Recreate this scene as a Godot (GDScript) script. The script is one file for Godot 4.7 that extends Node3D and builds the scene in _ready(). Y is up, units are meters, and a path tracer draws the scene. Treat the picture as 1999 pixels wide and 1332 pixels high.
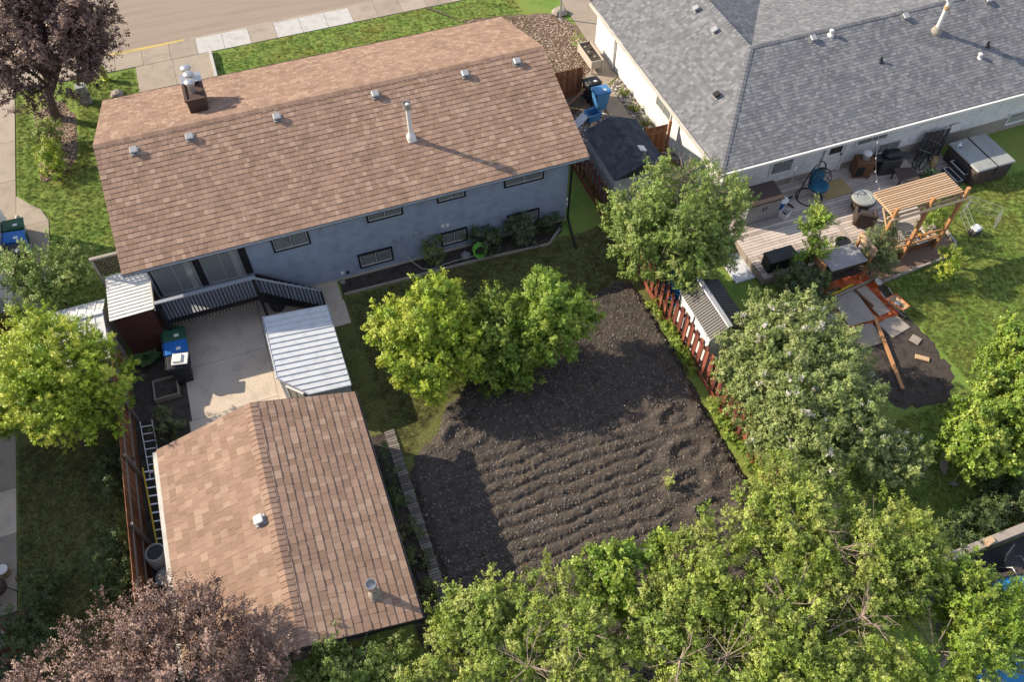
extends Node3D
# world: x runs along the blue house, z towards the viewer, y up, metres, ground at y = 0
const CAM := Vector3(0, 25, 0)
const SUN := Vector3(1.36, -1.0, 0.95)
var rng := RandomNumberGenerator.new()
var T := {}
var M := {}
var cache := {}

class Mb:
	var v := PackedVector3Array()
	var n := PackedVector3Array()
	var c := PackedColorArray()
	var col := Color.WHITE
	var colored := false
	var xf := Transform3D()
	func tint(k: Color) -> Mb:
		col = k
		colored = true
		return self
	func vert(p: Vector3, m: Vector3) -> void:
		v.append(xf * p)
		n.append((xf.basis * m).normalized())
		c.append(col)
	func tri(a: Vector3, b: Vector3, d: Vector3, out = null) -> void:
		var m := (b - a).cross(d - a)
		if m.length_squared() < 1e-14:
			return
		m = m.normalized()
		if out != null and m.dot(out) < 0.0:
			m = -m
			var k := b
			b = d
			d = k
		vert(a, m)
		vert(d, m)
		vert(b, m)
	func quad(a: Vector3, b: Vector3, d: Vector3, e: Vector3, out = null) -> void:
		tri(a, b, d, out)
		tri(a, d, e, out)
	func box(p: Vector3, s: Vector3, bs := Basis()) -> void:
		var h := s * 0.5
		for i in 3:
			for sg: float in [-1.0, 1.0]:
				var e := Vector3.ZERO
				var u := Vector3.ZERO
				var w := Vector3.ZERO
				e[i] = h[i] * sg
				u[(i + 1) % 3] = h[(i + 1) % 3]
				w[(i + 2) % 3] = h[(i + 2) % 3]
				quad(p + bs * (e - u - w), p + bs * (e + u - w), p + bs * (e + u + w), p + bs * (e - u + w), bs * e)
	func span(x0: float, x1: float, y0: float, y1: float, z0: float, z1: float) -> void:
		box(Vector3(x0 + x1, y0 + y1, z0 + z1) * 0.5, Vector3(x1 - x0, y1 - y0, z1 - z0))
	func bev(p: Vector3, s: Vector3, b: float, bs := Basis()) -> void:
		var h := s * 0.5
		for i in 3:
			var j := (i + 1) % 3
			var k := (i + 2) % 3
			for sg: float in [-1.0, 1.0]:
				var e := Vector3.ZERO
				e[i] = h[i] * sg
				var u := Vector3.ZERO
				var w := Vector3.ZERO
				u[j] = h[j] - b
				w[k] = h[k] - b
				quad(p + bs * (e - u - w), p + bs * (e + u - w), p + bs * (e + u + w), p + bs * (e - u + w), bs * e)
				for sh: float in [-1.0, 1.0]:
					var e2 := Vector3.ZERO
					e2[j] = h[j] * sh
					var a1 := e
					a1[j] = (h[j] - b) * sh
					var a2 := e2
					a2[i] = (h[i] - b) * sg
					quad(p + bs * (a1 - w), p + bs * (a2 - w), p + bs * (a2 + w), p + bs * (a1 + w), bs * (e.normalized() + e2.normalized()))
		for q in 8:
			var sx := 1.0 if q & 1 else -1.0
			var sy := 1.0 if q & 2 else -1.0
			var sz := 1.0 if q & 4 else -1.0
			var o := Vector3(sx, sy, sz)
			tri(p + bs * (Vector3(h.x, h.y - b, h.z - b) * o), p + bs * (Vector3(h.x - b, h.y, h.z - b) * o), p + bs * (Vector3(h.x - b, h.y - b, h.z) * o), bs * o)
	func tube(pts: Array, r, sides := 8, cap := true) -> void:
		var rings := []
		var ns := []
		var ref := Vector3(0.13, 0.21, 0.97)
		var k := pts.size()
		for i in k:
			var d: Vector3 = (pts[mini(i + 1, k - 1)] - pts[maxi(i - 1, 0)]).normalized()
			if absf(d.dot(ref)) > 0.95:
				ref = Vector3(0.97, 0.2, 0.1)
			var u := d.cross(ref).normalized()
			var w := d.cross(u).normalized()
			ref = u.cross(d)
			var rr: float = r[i] if r is Array else r
			var ring := []
			var nn := []
			for s in sides:
				var a := TAU * s / sides
				var o := u * cos(a) + w * sin(a)
				ring.append(pts[i] + o * rr)
				nn.append(o)
			rings.append(ring)
			ns.append(nn)
		for i in k - 1:
			for s in sides:
				var t := (s + 1) % sides
				var f: Vector3 = (rings[i][t] - rings[i][s]).cross(rings[i + 1][s] - rings[i][s])
				var order := [[i, s], [i, t], [i + 1, t], [i, s], [i + 1, t], [i + 1, s]]
				if f.dot(ns[i][s]) > 0.0:
					order = [[i, s], [i + 1, t], [i, t], [i, s], [i + 1, s], [i + 1, t]]
				for o in order:
					vert(rings[o[0]][o[1]], ns[o[0]][o[1]])
		if cap:
			for e in [0, k - 1]:
				var d2: Vector3 = (pts[0] - pts[1]) if e == 0 else (pts[k - 1] - pts[k - 2])
				for s in range(1, sides - 1):
					tri(rings[e][0], rings[e][s], rings[e][s + 1], d2)
	func lathe(prof: Array, at: Vector3, sides := 16) -> void:
		for i in prof.size() - 1:
			var p: Vector2 = prof[i]
			var q: Vector2 = prof[i + 1]
			var m2 := Vector2(q.y - p.y, p.x - q.x).normalized()
			for s in sides:
				var a := TAU * s / sides
				var b := TAU * (s + 1) / sides
				var da := Vector3(cos(a), 0, sin(a))
				var db := Vector3(cos(b), 0, sin(b))
				var pa := at + da * p.x + Vector3.UP * p.y
				var pb := at + db * p.x + Vector3.UP * p.y
				var qa := at + da * q.x + Vector3.UP * q.y
				var qb := at + db * q.x + Vector3.UP * q.y
				var na := da * m2.x + Vector3.UP * m2.y
				var nb := db * m2.x + Vector3.UP * m2.y
				for w in [[pa, na], [qb, nb], [pb, nb], [pa, na], [qa, na], [qb, nb]] if (pb - pa).cross(qb - pa).dot(na) > 0 or (qb - pa).cross(qa - pa).dot(na) > 0 else [[pa, na], [pb, nb], [qb, nb], [pa, na], [qb, nb], [qa, na]]:
					vert(w[0], w[1])
	func prism(poly: Array, y0: float, y1: float, bottom := false) -> void:
		# poly: Vector2(x, z)
		var pv := PackedVector2Array(poly)
		var ix := Geometry2D.triangulate_polygon(pv)
		for i in range(0, ix.size(), 3):
			var a := pv[ix[i]]
			var b := pv[ix[i + 1]]
			var d := pv[ix[i + 2]]
			tri(Vector3(a.x, y1, a.y), Vector3(b.x, y1, b.y), Vector3(d.x, y1, d.y), Vector3.UP)
			if bottom:
				tri(Vector3(a.x, y0, a.y), Vector3(b.x, y0, b.y), Vector3(d.x, y0, d.y), Vector3.DOWN)
		var cw := Geometry2D.is_polygon_clockwise(pv)
		for i in pv.size():
			var a := pv[i]
			var b := pv[(i + 1) % pv.size()]
			var o := Vector3(b.y - a.y, 0, a.x - b.x)
			if y1 - y0 > 0.0001:
				quad(Vector3(a.x, y0, a.y), Vector3(b.x, y0, b.y), Vector3(b.x, y1, b.y), Vector3(a.x, y1, a.y), o if not cw else -o)
	func mesh() -> ArrayMesh:
		var a := []
		a.resize(Mesh.ARRAY_MAX)
		a[Mesh.ARRAY_VERTEX] = v
		a[Mesh.ARRAY_NORMAL] = n
		if colored:
			a[Mesh.ARRAY_COLOR] = c
		var m := ArrayMesh.new()
		if v.size() > 0:
			m.add_surface_from_arrays(Mesh.PRIMITIVE_TRIANGLES, a)
		return m

# ---------- nodes ----------
func th(nm: String, label: String, cat: String, at := Vector3.ZERO, ry := 0.0, grp := "") -> Node3D:
	var o := Node3D.new()
	o.name = nm
	add_child(o, true)
	o.position = at
	o.rotation.y = ry
	return tag(o, label, cat, grp)

func tag(o: Node3D, label: String, cat: String, grp := "") -> Node3D:
	o.set_meta("label", label)
	o.set_meta("category", cat)
	if grp != "":
		o.set_meta("group", grp)
	return o

func pt(par: Node, nm: String, mb, m: Material, at := Vector3.ZERO) -> MeshInstance3D:
	var o := MeshInstance3D.new()
	o.name = nm
	o.mesh = mb.mesh() if mb is Mb else mb
	o.material_override = m
	o.position = at
	par.add_child(o, true)
	return o

func st(nm: String, mb, m: Material) -> MeshInstance3D:
	var o := pt(self, nm, mb, m)
	o.set_meta("kind", "structure")
	return o

func one(nm: String, mb, m: Material, label: String, cat: String, at := Vector3.ZERO, ry := 0.0, grp := "") -> MeshInstance3D:
	var o := pt(self, nm, mb, m, at)
	o.rotation.y = ry
	tag(o, label, cat, grp)
	return o

func copy(o: Node3D, at: Vector3, ry := 0.0, label := "") -> Node3D:
	var r: Node3D = o.duplicate()
	r.name = o.name
	add_child(r, true)
	r.position = at
	r.rotation.y = ry
	if label != "":
		r.set_meta("label", label)
	return r

func W(o: Node3D) -> Mb:
	var b := Mb.new()
	b.xf = Transform3D(Basis(), -o.position)
	return b

func bx(p: Vector3, s: Vector3, b := 0.0, bs := Basis()) -> Mb:
	var m := Mb.new()
	if b > 0.0:
		m.bev(p, s, b, bs)
	else:
		m.box(p, s, bs)
	return m

func many(par: Node, nm: String, mesh: Mesh, m: Material, xs: Array, cs: Array) -> MultiMeshInstance3D:
	var mm := MultiMesh.new()
	mm.transform_format = MultiMesh.TRANSFORM_3D
	mm.use_colors = true
	mm.mesh = mesh
	mm.instance_count = xs.size()
	for i in xs.size():
		mm.set_instance_transform(i, xs[i])
		mm.set_instance_color(i, cs[i])
	var o := MultiMeshInstance3D.new()
	o.name = nm
	o.multimesh = mm
	o.material_override = m
	o.set_meta("kind", "stuff")
	par.add_child(o, true)
	return o

# ---------- materials ----------
func noise(key: String, sd: int, freq: float, oct: int, ramp: Array, size := 512, kind := FastNoiseLite.TYPE_SIMPLEX_SMOOTH) -> void:
	var f := FastNoiseLite.new()
	f.seed = sd
	f.noise_type = kind
	f.frequency = freq
	f.fractal_type = FastNoiseLite.FRACTAL_FBM
	f.fractal_octaves = oct
	f.fractal_gain = 0.62
	var t := NoiseTexture2D.new()
	t.width = size
	t.height = size
	t.seamless = true
	t.noise = f
	t.generate_mipmaps = false
	var g := Gradient.new()
	var os := PackedFloat32Array()
	var cs := PackedColorArray()
	for i in ramp.size():
		os.append(0.18 + 0.64 * i / (ramp.size() - 1.0))
		var q = ramp[i]
		cs.append(q if q is Color else Color(q, q, q).linear_to_srgb())
	g.offsets = os
	g.colors = cs
	t.color_ramp = g
	T[key] = t

func mat(key: String, col: Color, rough := 0.9, tex := "", sc = 1.0, o := {}) -> StandardMaterial3D:
	var m := StandardMaterial3D.new()
	m.resource_name = key
	m.albedo_color = Color(col.linear_to_srgb(), col.a)
	m.roughness = rough
	m.metallic_specular = o.get("spec", 0.4)
	m.metallic = o.get("metal", 0.0)
	if tex != "":
		m.albedo_texture = T[tex]
		m.uv1_triplanar = true
		m.uv1_world_triplanar = true
		m.uv1_scale = sc if sc is Vector3 else Vector3.ONE * sc
	if o.has("detail"):
		m.detail_enabled = true
		m.detail_blend_mode = BaseMaterial3D.BLEND_MODE_MUL
		m.detail_albedo = T[o.detail]
		m.detail_uv_layer = BaseMaterial3D.DETAIL_UV_2
		m.uv2_triplanar = true
		m.uv2_world_triplanar = true
		m.uv2_scale = Vector3.ONE * o.get("dsc", 0.15)
	if o.has("bump"):
		m.heightmap_enabled = true
		m.heightmap_texture = T[o.get("btex", tex)]
		m.heightmap_scale = o.bump
	if o.has("vc"):
		m.vertex_color_use_as_albedo = true
	if o.has("back"):
		m.backlight_enabled = true
		m.backlight = o.back
	if col.a < 1.0:
		m.transparency = BaseMaterial3D.TRANSPARENCY_ALPHA
	m.cull_mode = BaseMaterial3D.CULL_DISABLED if o.has("two") else BaseMaterial3D.CULL_BACK
	M[key] = m
	return m

func rc(a: float, b: float) -> float:
	return rng.randf_range(a, b)

func materials() -> void:
	noise("grain", 1, 0.11, 4, [0.5, 0.8, 1.0], 512)
	noise("fine", 2, 0.35, 2, [0.55, 0.9, 1.15], 512)
	noise("blotch", 3, 0.012, 5, [0.80, 0.94, 1.0], 512)
	noise("mottle", 13, 0.016, 5, [0.55, 0.9, 1.0], 512)
	noise("stain", 4, 0.016, 6, [0.80, 0.96, 1.0], 512)
	noise("wood", 5, 0.03, 5, [0.55, 0.85, 1.0], 512)
	noise("tracks", 14, 0.02, 5, [0.86, 0.95, 1.0, 1.0], 512)
	noise("lawn", 6, 0.06, 5, [Color(0.37, 0.43, 0.22), Color(0.455, 0.52, 0.25), Color(0.53, 0.58, 0.295), Color(0.65, 0.645, 0.40)], 1024)
	noise("lawnbig", 7, 0.012, 5, [Color(0.84, 0.93, 0.78), Color(0.97, 1.0, 0.9), Color(1.0, 0.97, 0.9), Color(1.0, 0.90, 0.80)], 512)
	noise("dry_and_shaded", 8, 0.05, 5, [Color(0.30, 0.31, 0.18), Color(0.42, 0.42, 0.25), Color(0.55, 0.52, 0.34), Color(0.70, 0.64, 0.46)], 1024)
	noise("soil", 9, 0.07, 6, [Color(0.16, 0.15, 0.145), Color(0.28, 0.262, 0.25), Color(0.36, 0.335, 0.32), Color(0.52, 0.475, 0.44)], 1024)
	noise("chips", 10, 0.09, 4, [Color(0.24, 0.19, 0.16), Color(0.45, 0.38, 0.33), Color(0.62, 0.54, 0.48), Color(0.75, 0.68, 0.62)], 1024)
	noise("asphalt", 11, 0.2, 4, [Color(0.54, 0.49, 0.46), Color(0.62, 0.57, 0.53), Color(0.68, 0.63, 0.59)], 512)
	noise("concrete", 12, 0.05, 6, [Color(0.75, 0.71, 0.67), Color(0.81, 0.77, 0.72), Color(0.85, 0.81, 0.76)], 1024)
	var d := {"detail": "stain", "dsc": 0.13}
	mat("lawn", Color(0.80, 0.90, 0.97), 0.95, "lawn", 0.33, {"detail": "lawnbig", "dsc": 0.06, "bump": 1.5})
	mat("dry_and_shaded", Color(0.57, 0.66, 0.54), 0.95, "dry_and_shaded", 0.3, {"detail": "mottle", "dsc": 0.14, "bump": 1.5})  # grass of the dry back lawn; its dull tone also paints the left lawn's shade
	mat("soil", Color(1.0, 1.0, 1.0), 0.95, "soil", 0.35, {"detail": "mottle", "dsc": 0.21, "bump": 5.0, "spec": 0.2})
	mat("chips", Color(0.8, 0.77, 0.74), 0.9, "chips", 0.5, {"bump": 2.5})
	mat("asphalt", Color(0.82, 0.80, 0.78), 0.9, "asphalt", 0.7, {"detail": "tracks", "dsc": 1.0})
	M.asphalt.uv2_scale = Vector3(0.012, 0.3, 0.16)
	for i in 3:
		mat("conc%d" % i, [Color(0.55, 0.535, 0.515), Color(0.50, 0.48, 0.46), Color(0.59, 0.57, 0.555)][i], 0.9, "concrete", 0.3, d)
	mat("conc_new", Color(0.58, 0.58, 0.57), 0.9, "grain", 0.8, {"detail": "stain", "dsc": 0.2})
	mat("patio", Color(0.86, 0.83, 0.80), 0.9, "concrete", 0.23, d)
	mat("paint_yellow", Color(0.62, 0.47, 0.16), 0.8, "grain", 1.5, d)
	mat("stucco_blue", Color(0.42, 0.50, 0.66), 0.95, "grain", 1.6, {"bump": 0.5, "detail": "blotch", "dsc": 0.2})
	mat("stucco_white", Color(0.86, 0.87, 0.89), 0.95, "fine", 1.6, {"bump": 0.3, "detail": "blotch", "dsc": 0.3})
	mat("stucco_grey", Color(0.56, 0.57, 0.57), 0.95, "grain", 0.9, {"bump": 0.5, "detail": "blotch", "dsc": 0.3})
	mat("black", Color(0.018, 0.019, 0.023), 0.5, "fine", 3.0)
	mat("black_metal", Color(0.02, 0.021, 0.025), 0.4, "fine", 3.0)
	mat("white", Color(0.78, 0.78, 0.77), 0.5, "fine", 2.0)
	mat("offwhite", Color(0.62, 0.60, 0.55), 0.6, "fine", 2.0, d)
	mat("glass", Color(0.6, 0.68, 0.7, 0.18), 0.05, "", 1.0, {"spec": 0.7})
	mat("dark_room", Color(0.03, 0.032, 0.034), 0.6)
	mat("blind", Color(0.07, 0.07, 0.07), 0.7)
	mat("grey_metal", Color(0.42, 0.43, 0.45), 0.45, "fine", 2.0, {"metal": 0.3})
	mat("galv", Color(0.62, 0.63, 0.65), 0.35, "grain", 2.0, {"metal": 0.75})
	mat("gutter_blue", Color(0.36, 0.40, 0.47), 0.5, "fine", 2.0)
	mat("sheet_white", Color(0.78, 0.79, 0.80), 0.4, "fine", 1.0, {"detail": "stain", "dsc": 0.3})
	mat("sheet_blue", Color(0.66, 0.70, 0.76), 0.4, "fine", 1.0, {"detail": "stain", "dsc": 0.25})
	mat("sheet_dark", Color(0.075, 0.075, 0.082), 0.45, "fine", 1.0, {"detail": "stain", "dsc": 0.4})
	mat("brown_sheet", Color(0.085, 0.05, 0.04), 0.7, "grain", 1.0)
	mat("maroon", Color(0.10, 0.035, 0.033), 0.8, "wood", Vector3(4, 0.4, 4), d)
	mat("deck_grey", Color(0.30, 0.33, 0.39), 0.7, "wood", Vector3(0.5, 4, 6))
	for i in 4:
		mat("cedar%d" % i, [Color(0.35, 0.15, 0.075), Color(0.29, 0.12, 0.06), Color(0.40, 0.19, 0.10), Color(0.24, 0.10, 0.055)][i], 0.85, "wood", Vector3(6, 0.5, 6), d)
		mat("red%d" % i, [Color(0.27, 0.078, 0.052), Color(0.20, 0.062, 0.045), Color(0.34, 0.11, 0.075), Color(0.15, 0.05, 0.04)][i], 0.8, "wood", Vector3(6, 0.5, 6), d)
		mat("board%d" % i, [Color(0.56, 0.49, 0.45), Color(0.42, 0.37, 0.34), Color(0.64, 0.57, 0.53), Color(0.50, 0.43, 0.39)][i], 0.85, "wood", Vector3(0.4, 4, 7), d)
		mat("plank%d" % i, [Color(0.24, 0.215, 0.20), Color(0.18, 0.16, 0.15), Color(0.28, 0.255, 0.235), Color(0.15, 0.135, 0.125)][i], 0.9, "wood", Vector3(1.5, 4, 8), d)
		mat("slat%d" % i, [Color(0.60, 0.43, 0.28), Color(0.66, 0.48, 0.32), Color(0.54, 0.38, 0.24), Color(0.70, 0.53, 0.37)][i], 0.75, "wood", Vector3(0.5, 6, 8))
	mat("orange_wood", Color(0.50, 0.255, 0.115), 0.75, "wood", Vector3(5, 1, 5))
	mat("pale_wood", Color(0.56, 0.40, 0.25), 0.8, "wood", Vector3(5, 2, 1))
	mat("white_wood", Color(0.55, 0.50, 0.44), 0.8, "wood", Vector3(4, 3, 1))
	mat("old_wood", Color(0.33, 0.28, 0.24), 0.9, "wood", Vector3(3, 3, 3))
	mat("brown_wood", Color(0.17, 0.085, 0.045), 0.8, "wood", Vector3(3, 3, 3))
	mat("bark", Color(0.13, 0.10, 0.085), 0.95, "grain", 2.0, {"bump": 2.0})
	mat("twig", Color(0.42, 0.33, 0.28), 0.9, "grain", 2.0)
	mat("bark_grey", Color(0.30, 0.26, 0.23), 0.95, "grain", 2.0, {"bump": 1.0})
	mat("bin_green", Color(0.035, 0.11, 0.065), 0.5, "fine", 2.0)
	mat("bin_blue", Color(0.025, 0.16, 0.52), 0.45, "fine", 2.0)
	mat("bin_sky", Color(0.08, 0.27, 0.56), 0.45, "fine", 2.0)
	mat("bin_black", Color(0.035, 0.038, 0.047), 0.5, "fine", 2.0)
	mat("blue_plastic", Color(0.01, 0.17, 0.45), 0.4, "grain", 1.0)
	mat("pool_water", Color(0.02, 0.24, 0.55), 0.12, "grain", 0.7)
	mat("tarp", Color(0.58, 0.13, 0.04), 0.55, "grain", 1.0, d)
	mat("orange", Color(0.60, 0.14, 0.03), 0.5, "fine", 2.0)
	mat("yellow", Color(0.62, 0.44, 0.03), 0.6, "fine", 2.0)
	mat("lime_hose", Color(0.17, 0.5, 0.07), 0.5)
	mat("pale_hose", Color(0.42, 0.46, 0.40), 0.5)
	mat("slate", Color(0.33, 0.34, 0.36), 0.6, "grain", 1.0, d)
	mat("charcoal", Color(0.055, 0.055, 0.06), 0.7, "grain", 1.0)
	mat("brown_dark", Color(0.075, 0.055, 0.05), 0.75, "grain", 1.0)
	mat("tub_cover", Color(0.36, 0.39, 0.39), 0.55, "grain", 1.0, d)
	mat("mat_tan", Color(0.42, 0.32, 0.16), 0.95, "grain", 3.0)
	mat("cushion", Color(0.03, 0.14, 0.25), 0.9, "grain", 2.0)
	mat("stone", Color(0.40, 0.36, 0.32), 0.9, "grain", 1.0, d)
	mat("brick_red", Color(0.28, 0.075, 0.055), 0.9, "grain", 1.0, d)
	mat("hydrant", Color(0.42, 0.50, 0.03), 0.5, "fine", 2.0)
	mat("tone", Color.WHITE, 0.95, "grain", 2.6, {"vc": true, "spec": 0.25, "detail": "blotch", "dsc": 0.12})
	mat("leaf", Color.WHITE, 0.48, "", 1.0, {"vc": true, "two": true, "spec": 0.5, "back": Color(0.62, 0.62, 0.62)})
	mat("leaf_purple", Color.WHITE, 0.5, "", 1.0, {"vc": true, "two": true, "spec": 0.45, "back": Color(0.25, 0.25, 0.25)})
	mat("litter", Color.WHITE, 0.9, "", 1.0, {"vc": true, "two": true, "spec": 0.2})

# ---------- shingles: every one a wedge of its own; the nearest ones are parts, the rest one field ----------
func shingle_mesh(w: float, e: float, th_: float, col = null) -> ArrayMesh:
	var key := "s%d_%d_%d" % [roundi(w * 100), roundi(e * 1000), roundi(th_ * 1000)]
	if col == null and cache.has(key):
		return cache[key]
	var m := Mb.new()
	if col != null:
		m.tint(col)
	shingle_into(m, w, e, th_)
	var r := m.mesh()
	if col == null:
		cache[key] = r
	return r

func shingle_into(m: Mb, w: float, e: float, t: float) -> void:
	var a := Vector3(0.003, 0.0, 0.0)
	var b := Vector3(w - 0.003, 0.0, 0.0)
	var a2 := a + Vector3(0, t, 0)
	var b2 := b + Vector3(0, t, 0)
	var c2 := Vector3(b.x, 0.002, -e)
	var d2 := Vector3(a.x, 0.002, -e)
	m.quad(a2, b2, c2, d2, Vector3.UP)
	m.quad(a, b, b2, a2, Vector3.BACK)
	m.tri(a, a2, d2, Vector3.LEFT)
	m.tri(b, b2, c2, Vector3.RIGHT)

# a slope from the eave corner P (local), V up the slope, N its normal; f gives [u0, u1] at height v along the slope
func shingles(list: Array, P: Vector3, V: Vector3, N: Vector3, S: float, rows: int, f: Callable, thick: float, tones: int, weights: Array, wmin := 0.17, wmax := 0.46) -> void:
	var Z := -V
	var U := N.cross(Z).normalized()
	var bs := Basis(U, N, Z)
	var e := S / rows
	for r in rows:
		var ab: Array = f.call((r + 0.5) * e)
		var u: float = ab[0]
		var first := true
		while u < ab[1] - 0.01:
			var w := snappedf(rc(wmin, wmax), 0.04)
			if first:
				w = snappedf(rc(0.08, wmax), 0.04)
				first = false
			w = minf(w, ab[1] - u)
			if ab[1] - u - w < 0.06:
				w = ab[1] - u
			var p := rc(0.0, 1.0)
			var k := 0
			while k < tones - 1 and p > weights[k]:
				p -= weights[k]
				k += 1
			list.append([Transform3D(bs, P + U * u + V * (r * e)), w, e, thick * [0.75, 1.0, 1.25][rng.randi() % 3], k])
			u += w

func lay(roof: Node3D, off: Vector3, list: Array, tones: Array, key: String, nind: int) -> void:
	for i in tones.size():
		if not M.has(key + str(i)):
			mat(key + str(i), tones[i], 0.95, "grain", 2.6, {"spec": 0.25, "detail": "blotch", "dsc": 0.12})
	var order := []
	for i in list.size():
		var q: Vector3 = list[i][0].origin + off
		var w := clampf((absf(q.x - 4.0) + absf(q.z + 18.0)) * 0.02, 0, 1)
		order.append([q.distance_to(CAM) + w, i])
	order.sort_custom(func(a, b): return a[0] < b[0])
	var rest := Mb.new()
	for k in order.size():
		var s: Array = list[order[k][1]]
		if k < nind:
			var o := pt(roof, "shingle", shingle_mesh(s[1], s[2], s[3]), M[key + str(s[4])])
			o.transform = s[0]
		else:
			rest.tint(tones[s[4]])
			rest.xf = s[0]
			shingle_into(rest, s[1], s[2], s[3])
	if rest.v.size():
		pt(roof, "shingle_field", rest, M.tone).set_meta("kind", "stuff")

func caps(roof: Node3D, off: Vector3, A: Vector3, B: Vector3, n1: Vector3, n2: Vector3, key: String, tones: int, w := 0.15, step := 0.3) -> void:
	# ridge cap pieces from A to B, each folded over the two slopes whose normals are n1 and n2
	var d := (B - A).normalized()
	var cnt := int((B - A).length() / step)
	var s1 := n1.cross(d).normalized()
	var s2 := n2.cross(d).normalized()
	if s1.y > 0: s1 = -s1
	if s2.y > 0: s2 = -s2
	for i in cnt:
		var m := Mb.new()
		var p := Vector3.ZERO
		var q := d * step
		var up := Vector3.UP
		var h0 := 0.035
		var h1 := 0.018
		m.quad(p + up * h0, q + up * h1, q + up * h1 + s1 * w, p + up * h0 + s1 * w, n1)
		m.quad(p + up * h0, q + up * h1, q + up * h1 + s2 * w, p + up * h0 + s2 * w, n2)
		m.quad(p + up * h0, p + up * h0 + s1 * w, p + s1 * w, p, -d)
		m.quad(p + up * h0, p + up * h0 + s2 * w, p + s2 * w, p, -d)
		m.quad(p + up * h0 + s1 * w, q + up * h1 + s1 * w, q + s1 * w, p + s1 * w, s1)
		m.quad(p + up * h0 + s2 * w, q + up * h1 + s2 * w, q + s2 * w, p + s2 * w, s2)
		pt(roof, "ridge_cap", m, M[key + str(rng.randi() % tones)], A + d * (i * step) + off)

# ---------- plants ----------
func leaf(m: Mb, b: Vector3, d: Vector3, l: float, w: float, up: Vector3) -> void:
	var s := d.cross(up).normalized() * w * 0.5
	var u := s.cross(d).normalized()
	var mid := b + d * l * 0.45 - u * w * 0.10
	var t := b + d * l - u * l * 0.12
	m.tri(b, mid + s, t)
	m.tri(b, t, mid - s)

func sprig(key: String, n: int, size: float, l: float, w: float) -> ArrayMesh:
	if cache.has(key):
		return cache[key]
	var m := Mb.new()
	for i in n:
		var tv := rc(0.62, 1.3)
		m.tint(Color(tv * rc(0.94, 1.08), tv, tv * rc(0.8, 1.1)))
		var h := size * (0.15 + 0.85 * i / float(n))
		var a := i * 2.4 + rc(-0.5, 0.5)
		var d := Vector3(cos(a), rc(0.0, 0.9), sin(a)).normalized()
		var b := Vector3(rc(-0.02, 0.02), h, rc(-0.02, 0.02))
		leaf(m, b, d, l * rc(0.7, 1.2), w * rc(0.8, 1.2), Vector3(rc(-0.3, 0.3), 1, rc(-0.3, 0.3)))
	cache[key] = m.mesh()
	return cache[key]

func tree(nm: String, label: String, cat: String, lobes: Array, base: Vector3, o := {}) -> Node3D:
	var t := th(nm, label, cat, base, 0.0, o.get("group", ""))
	rng.seed = o.get("seed", 5)
	var bark: Material = M[o.get("bark", "bark")]
	var r0: float = o.get("r", 0.1)
	var top := Vector3.ZERO
	for l in lobes:
		top += Vector3(l[0], l[1], l[2])
	top = top / lobes.size() - base
	if r0 > 0.0:
		var fork := Vector3(top.x * 0.5, top.y * 0.5, top.z * 0.5)
		var m := Mb.new()
		m.tube([Vector3(0, -0.1, 0), Vector3(top.x * 0.08, top.y * 0.12, top.z * 0.08), Vector3(top.x * 0.25 + rc(-0.08, 0.08), top.y * 0.3, top.z * 0.25), fork, Vector3(top.x * 0.85, top.y * 0.85, top.z * 0.85)], [r0 * 1.5, r0, r0 * 0.85, r0 * 0.65, r0 * 0.3], 9)
		pt(t, "trunk", m, bark)
		for l in lobes:
			var c := Vector3(l[0], l[1], l[2]) - base
			var b := Mb.new()
			var s := fork * rc(0.6, 1.1)
			b.tube([s, s.lerp(c, 0.5) + Vector3(rc(-0.1, 0.1), rc(-0.1, 0.2), rc(-0.1, 0.1)), c], [r0 * 0.5, r0 * 0.36, r0 * 0.22], 6)
			for k in o.get("twigs", 7):
				var d := Vector3(rc(-1, 1), rc(-0.4, 1.0), rc(-1, 1)).normalized()
				var s2 := s.lerp(c, rc(0.5, 1.0))
				var e: Vector3 = c + d * l[3] * rc(0.8, 1.12)
				b.tube([s2, s2.lerp(e, 0.5) + Vector3(0, rc(-0.05, 0.12), 0), e], [r0 * 0.2, r0 * 0.13, 0.006], 4, false)
			pt(t, "limb", b, bark)
	for q: Vector3 in o.get("bare", []):
		var b := Mb.new()
		var c := q - base
		b.tube([c - Vector3(0, 1.4, 0), c - Vector3(0, 0.5, 0), c], [0.035, 0.025, 0.014], 5, false)
		for k in 20:
			var d := Vector3(rc(-1, 1), rc(-0.15, 0.5), rc(-1, 1)).normalized()
			var l := rc(0.45, 1.05)
			var s := c - Vector3(0, rc(0.0, 0.55), 0)
			var m2 := s + d * l * 0.5 + Vector3(rc(-0.08, 0.08), rc(0.0, 0.12), rc(-0.08, 0.08))
			var e := s + d * l + Vector3(0, rc(0.0, 0.2), 0)
			b.tube([s, m2, e], [0.014, 0.010, 0.004], 4, false)
			for h in 3:
				var f := m2.lerp(e, rc(0.0, 0.8))
				b.tube([f, f + (d + Vector3(rc(-0.9, 0.9), rc(-0.2, 0.7), rc(-0.9, 0.9))).normalized() * l * rc(0.25, 0.5)], [0.007, 0.003], 4, false)
		pt(t, "bare_branch", b, M.twig)
	foliage(t, "foliage", lobes, base, o)
	return t

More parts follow.
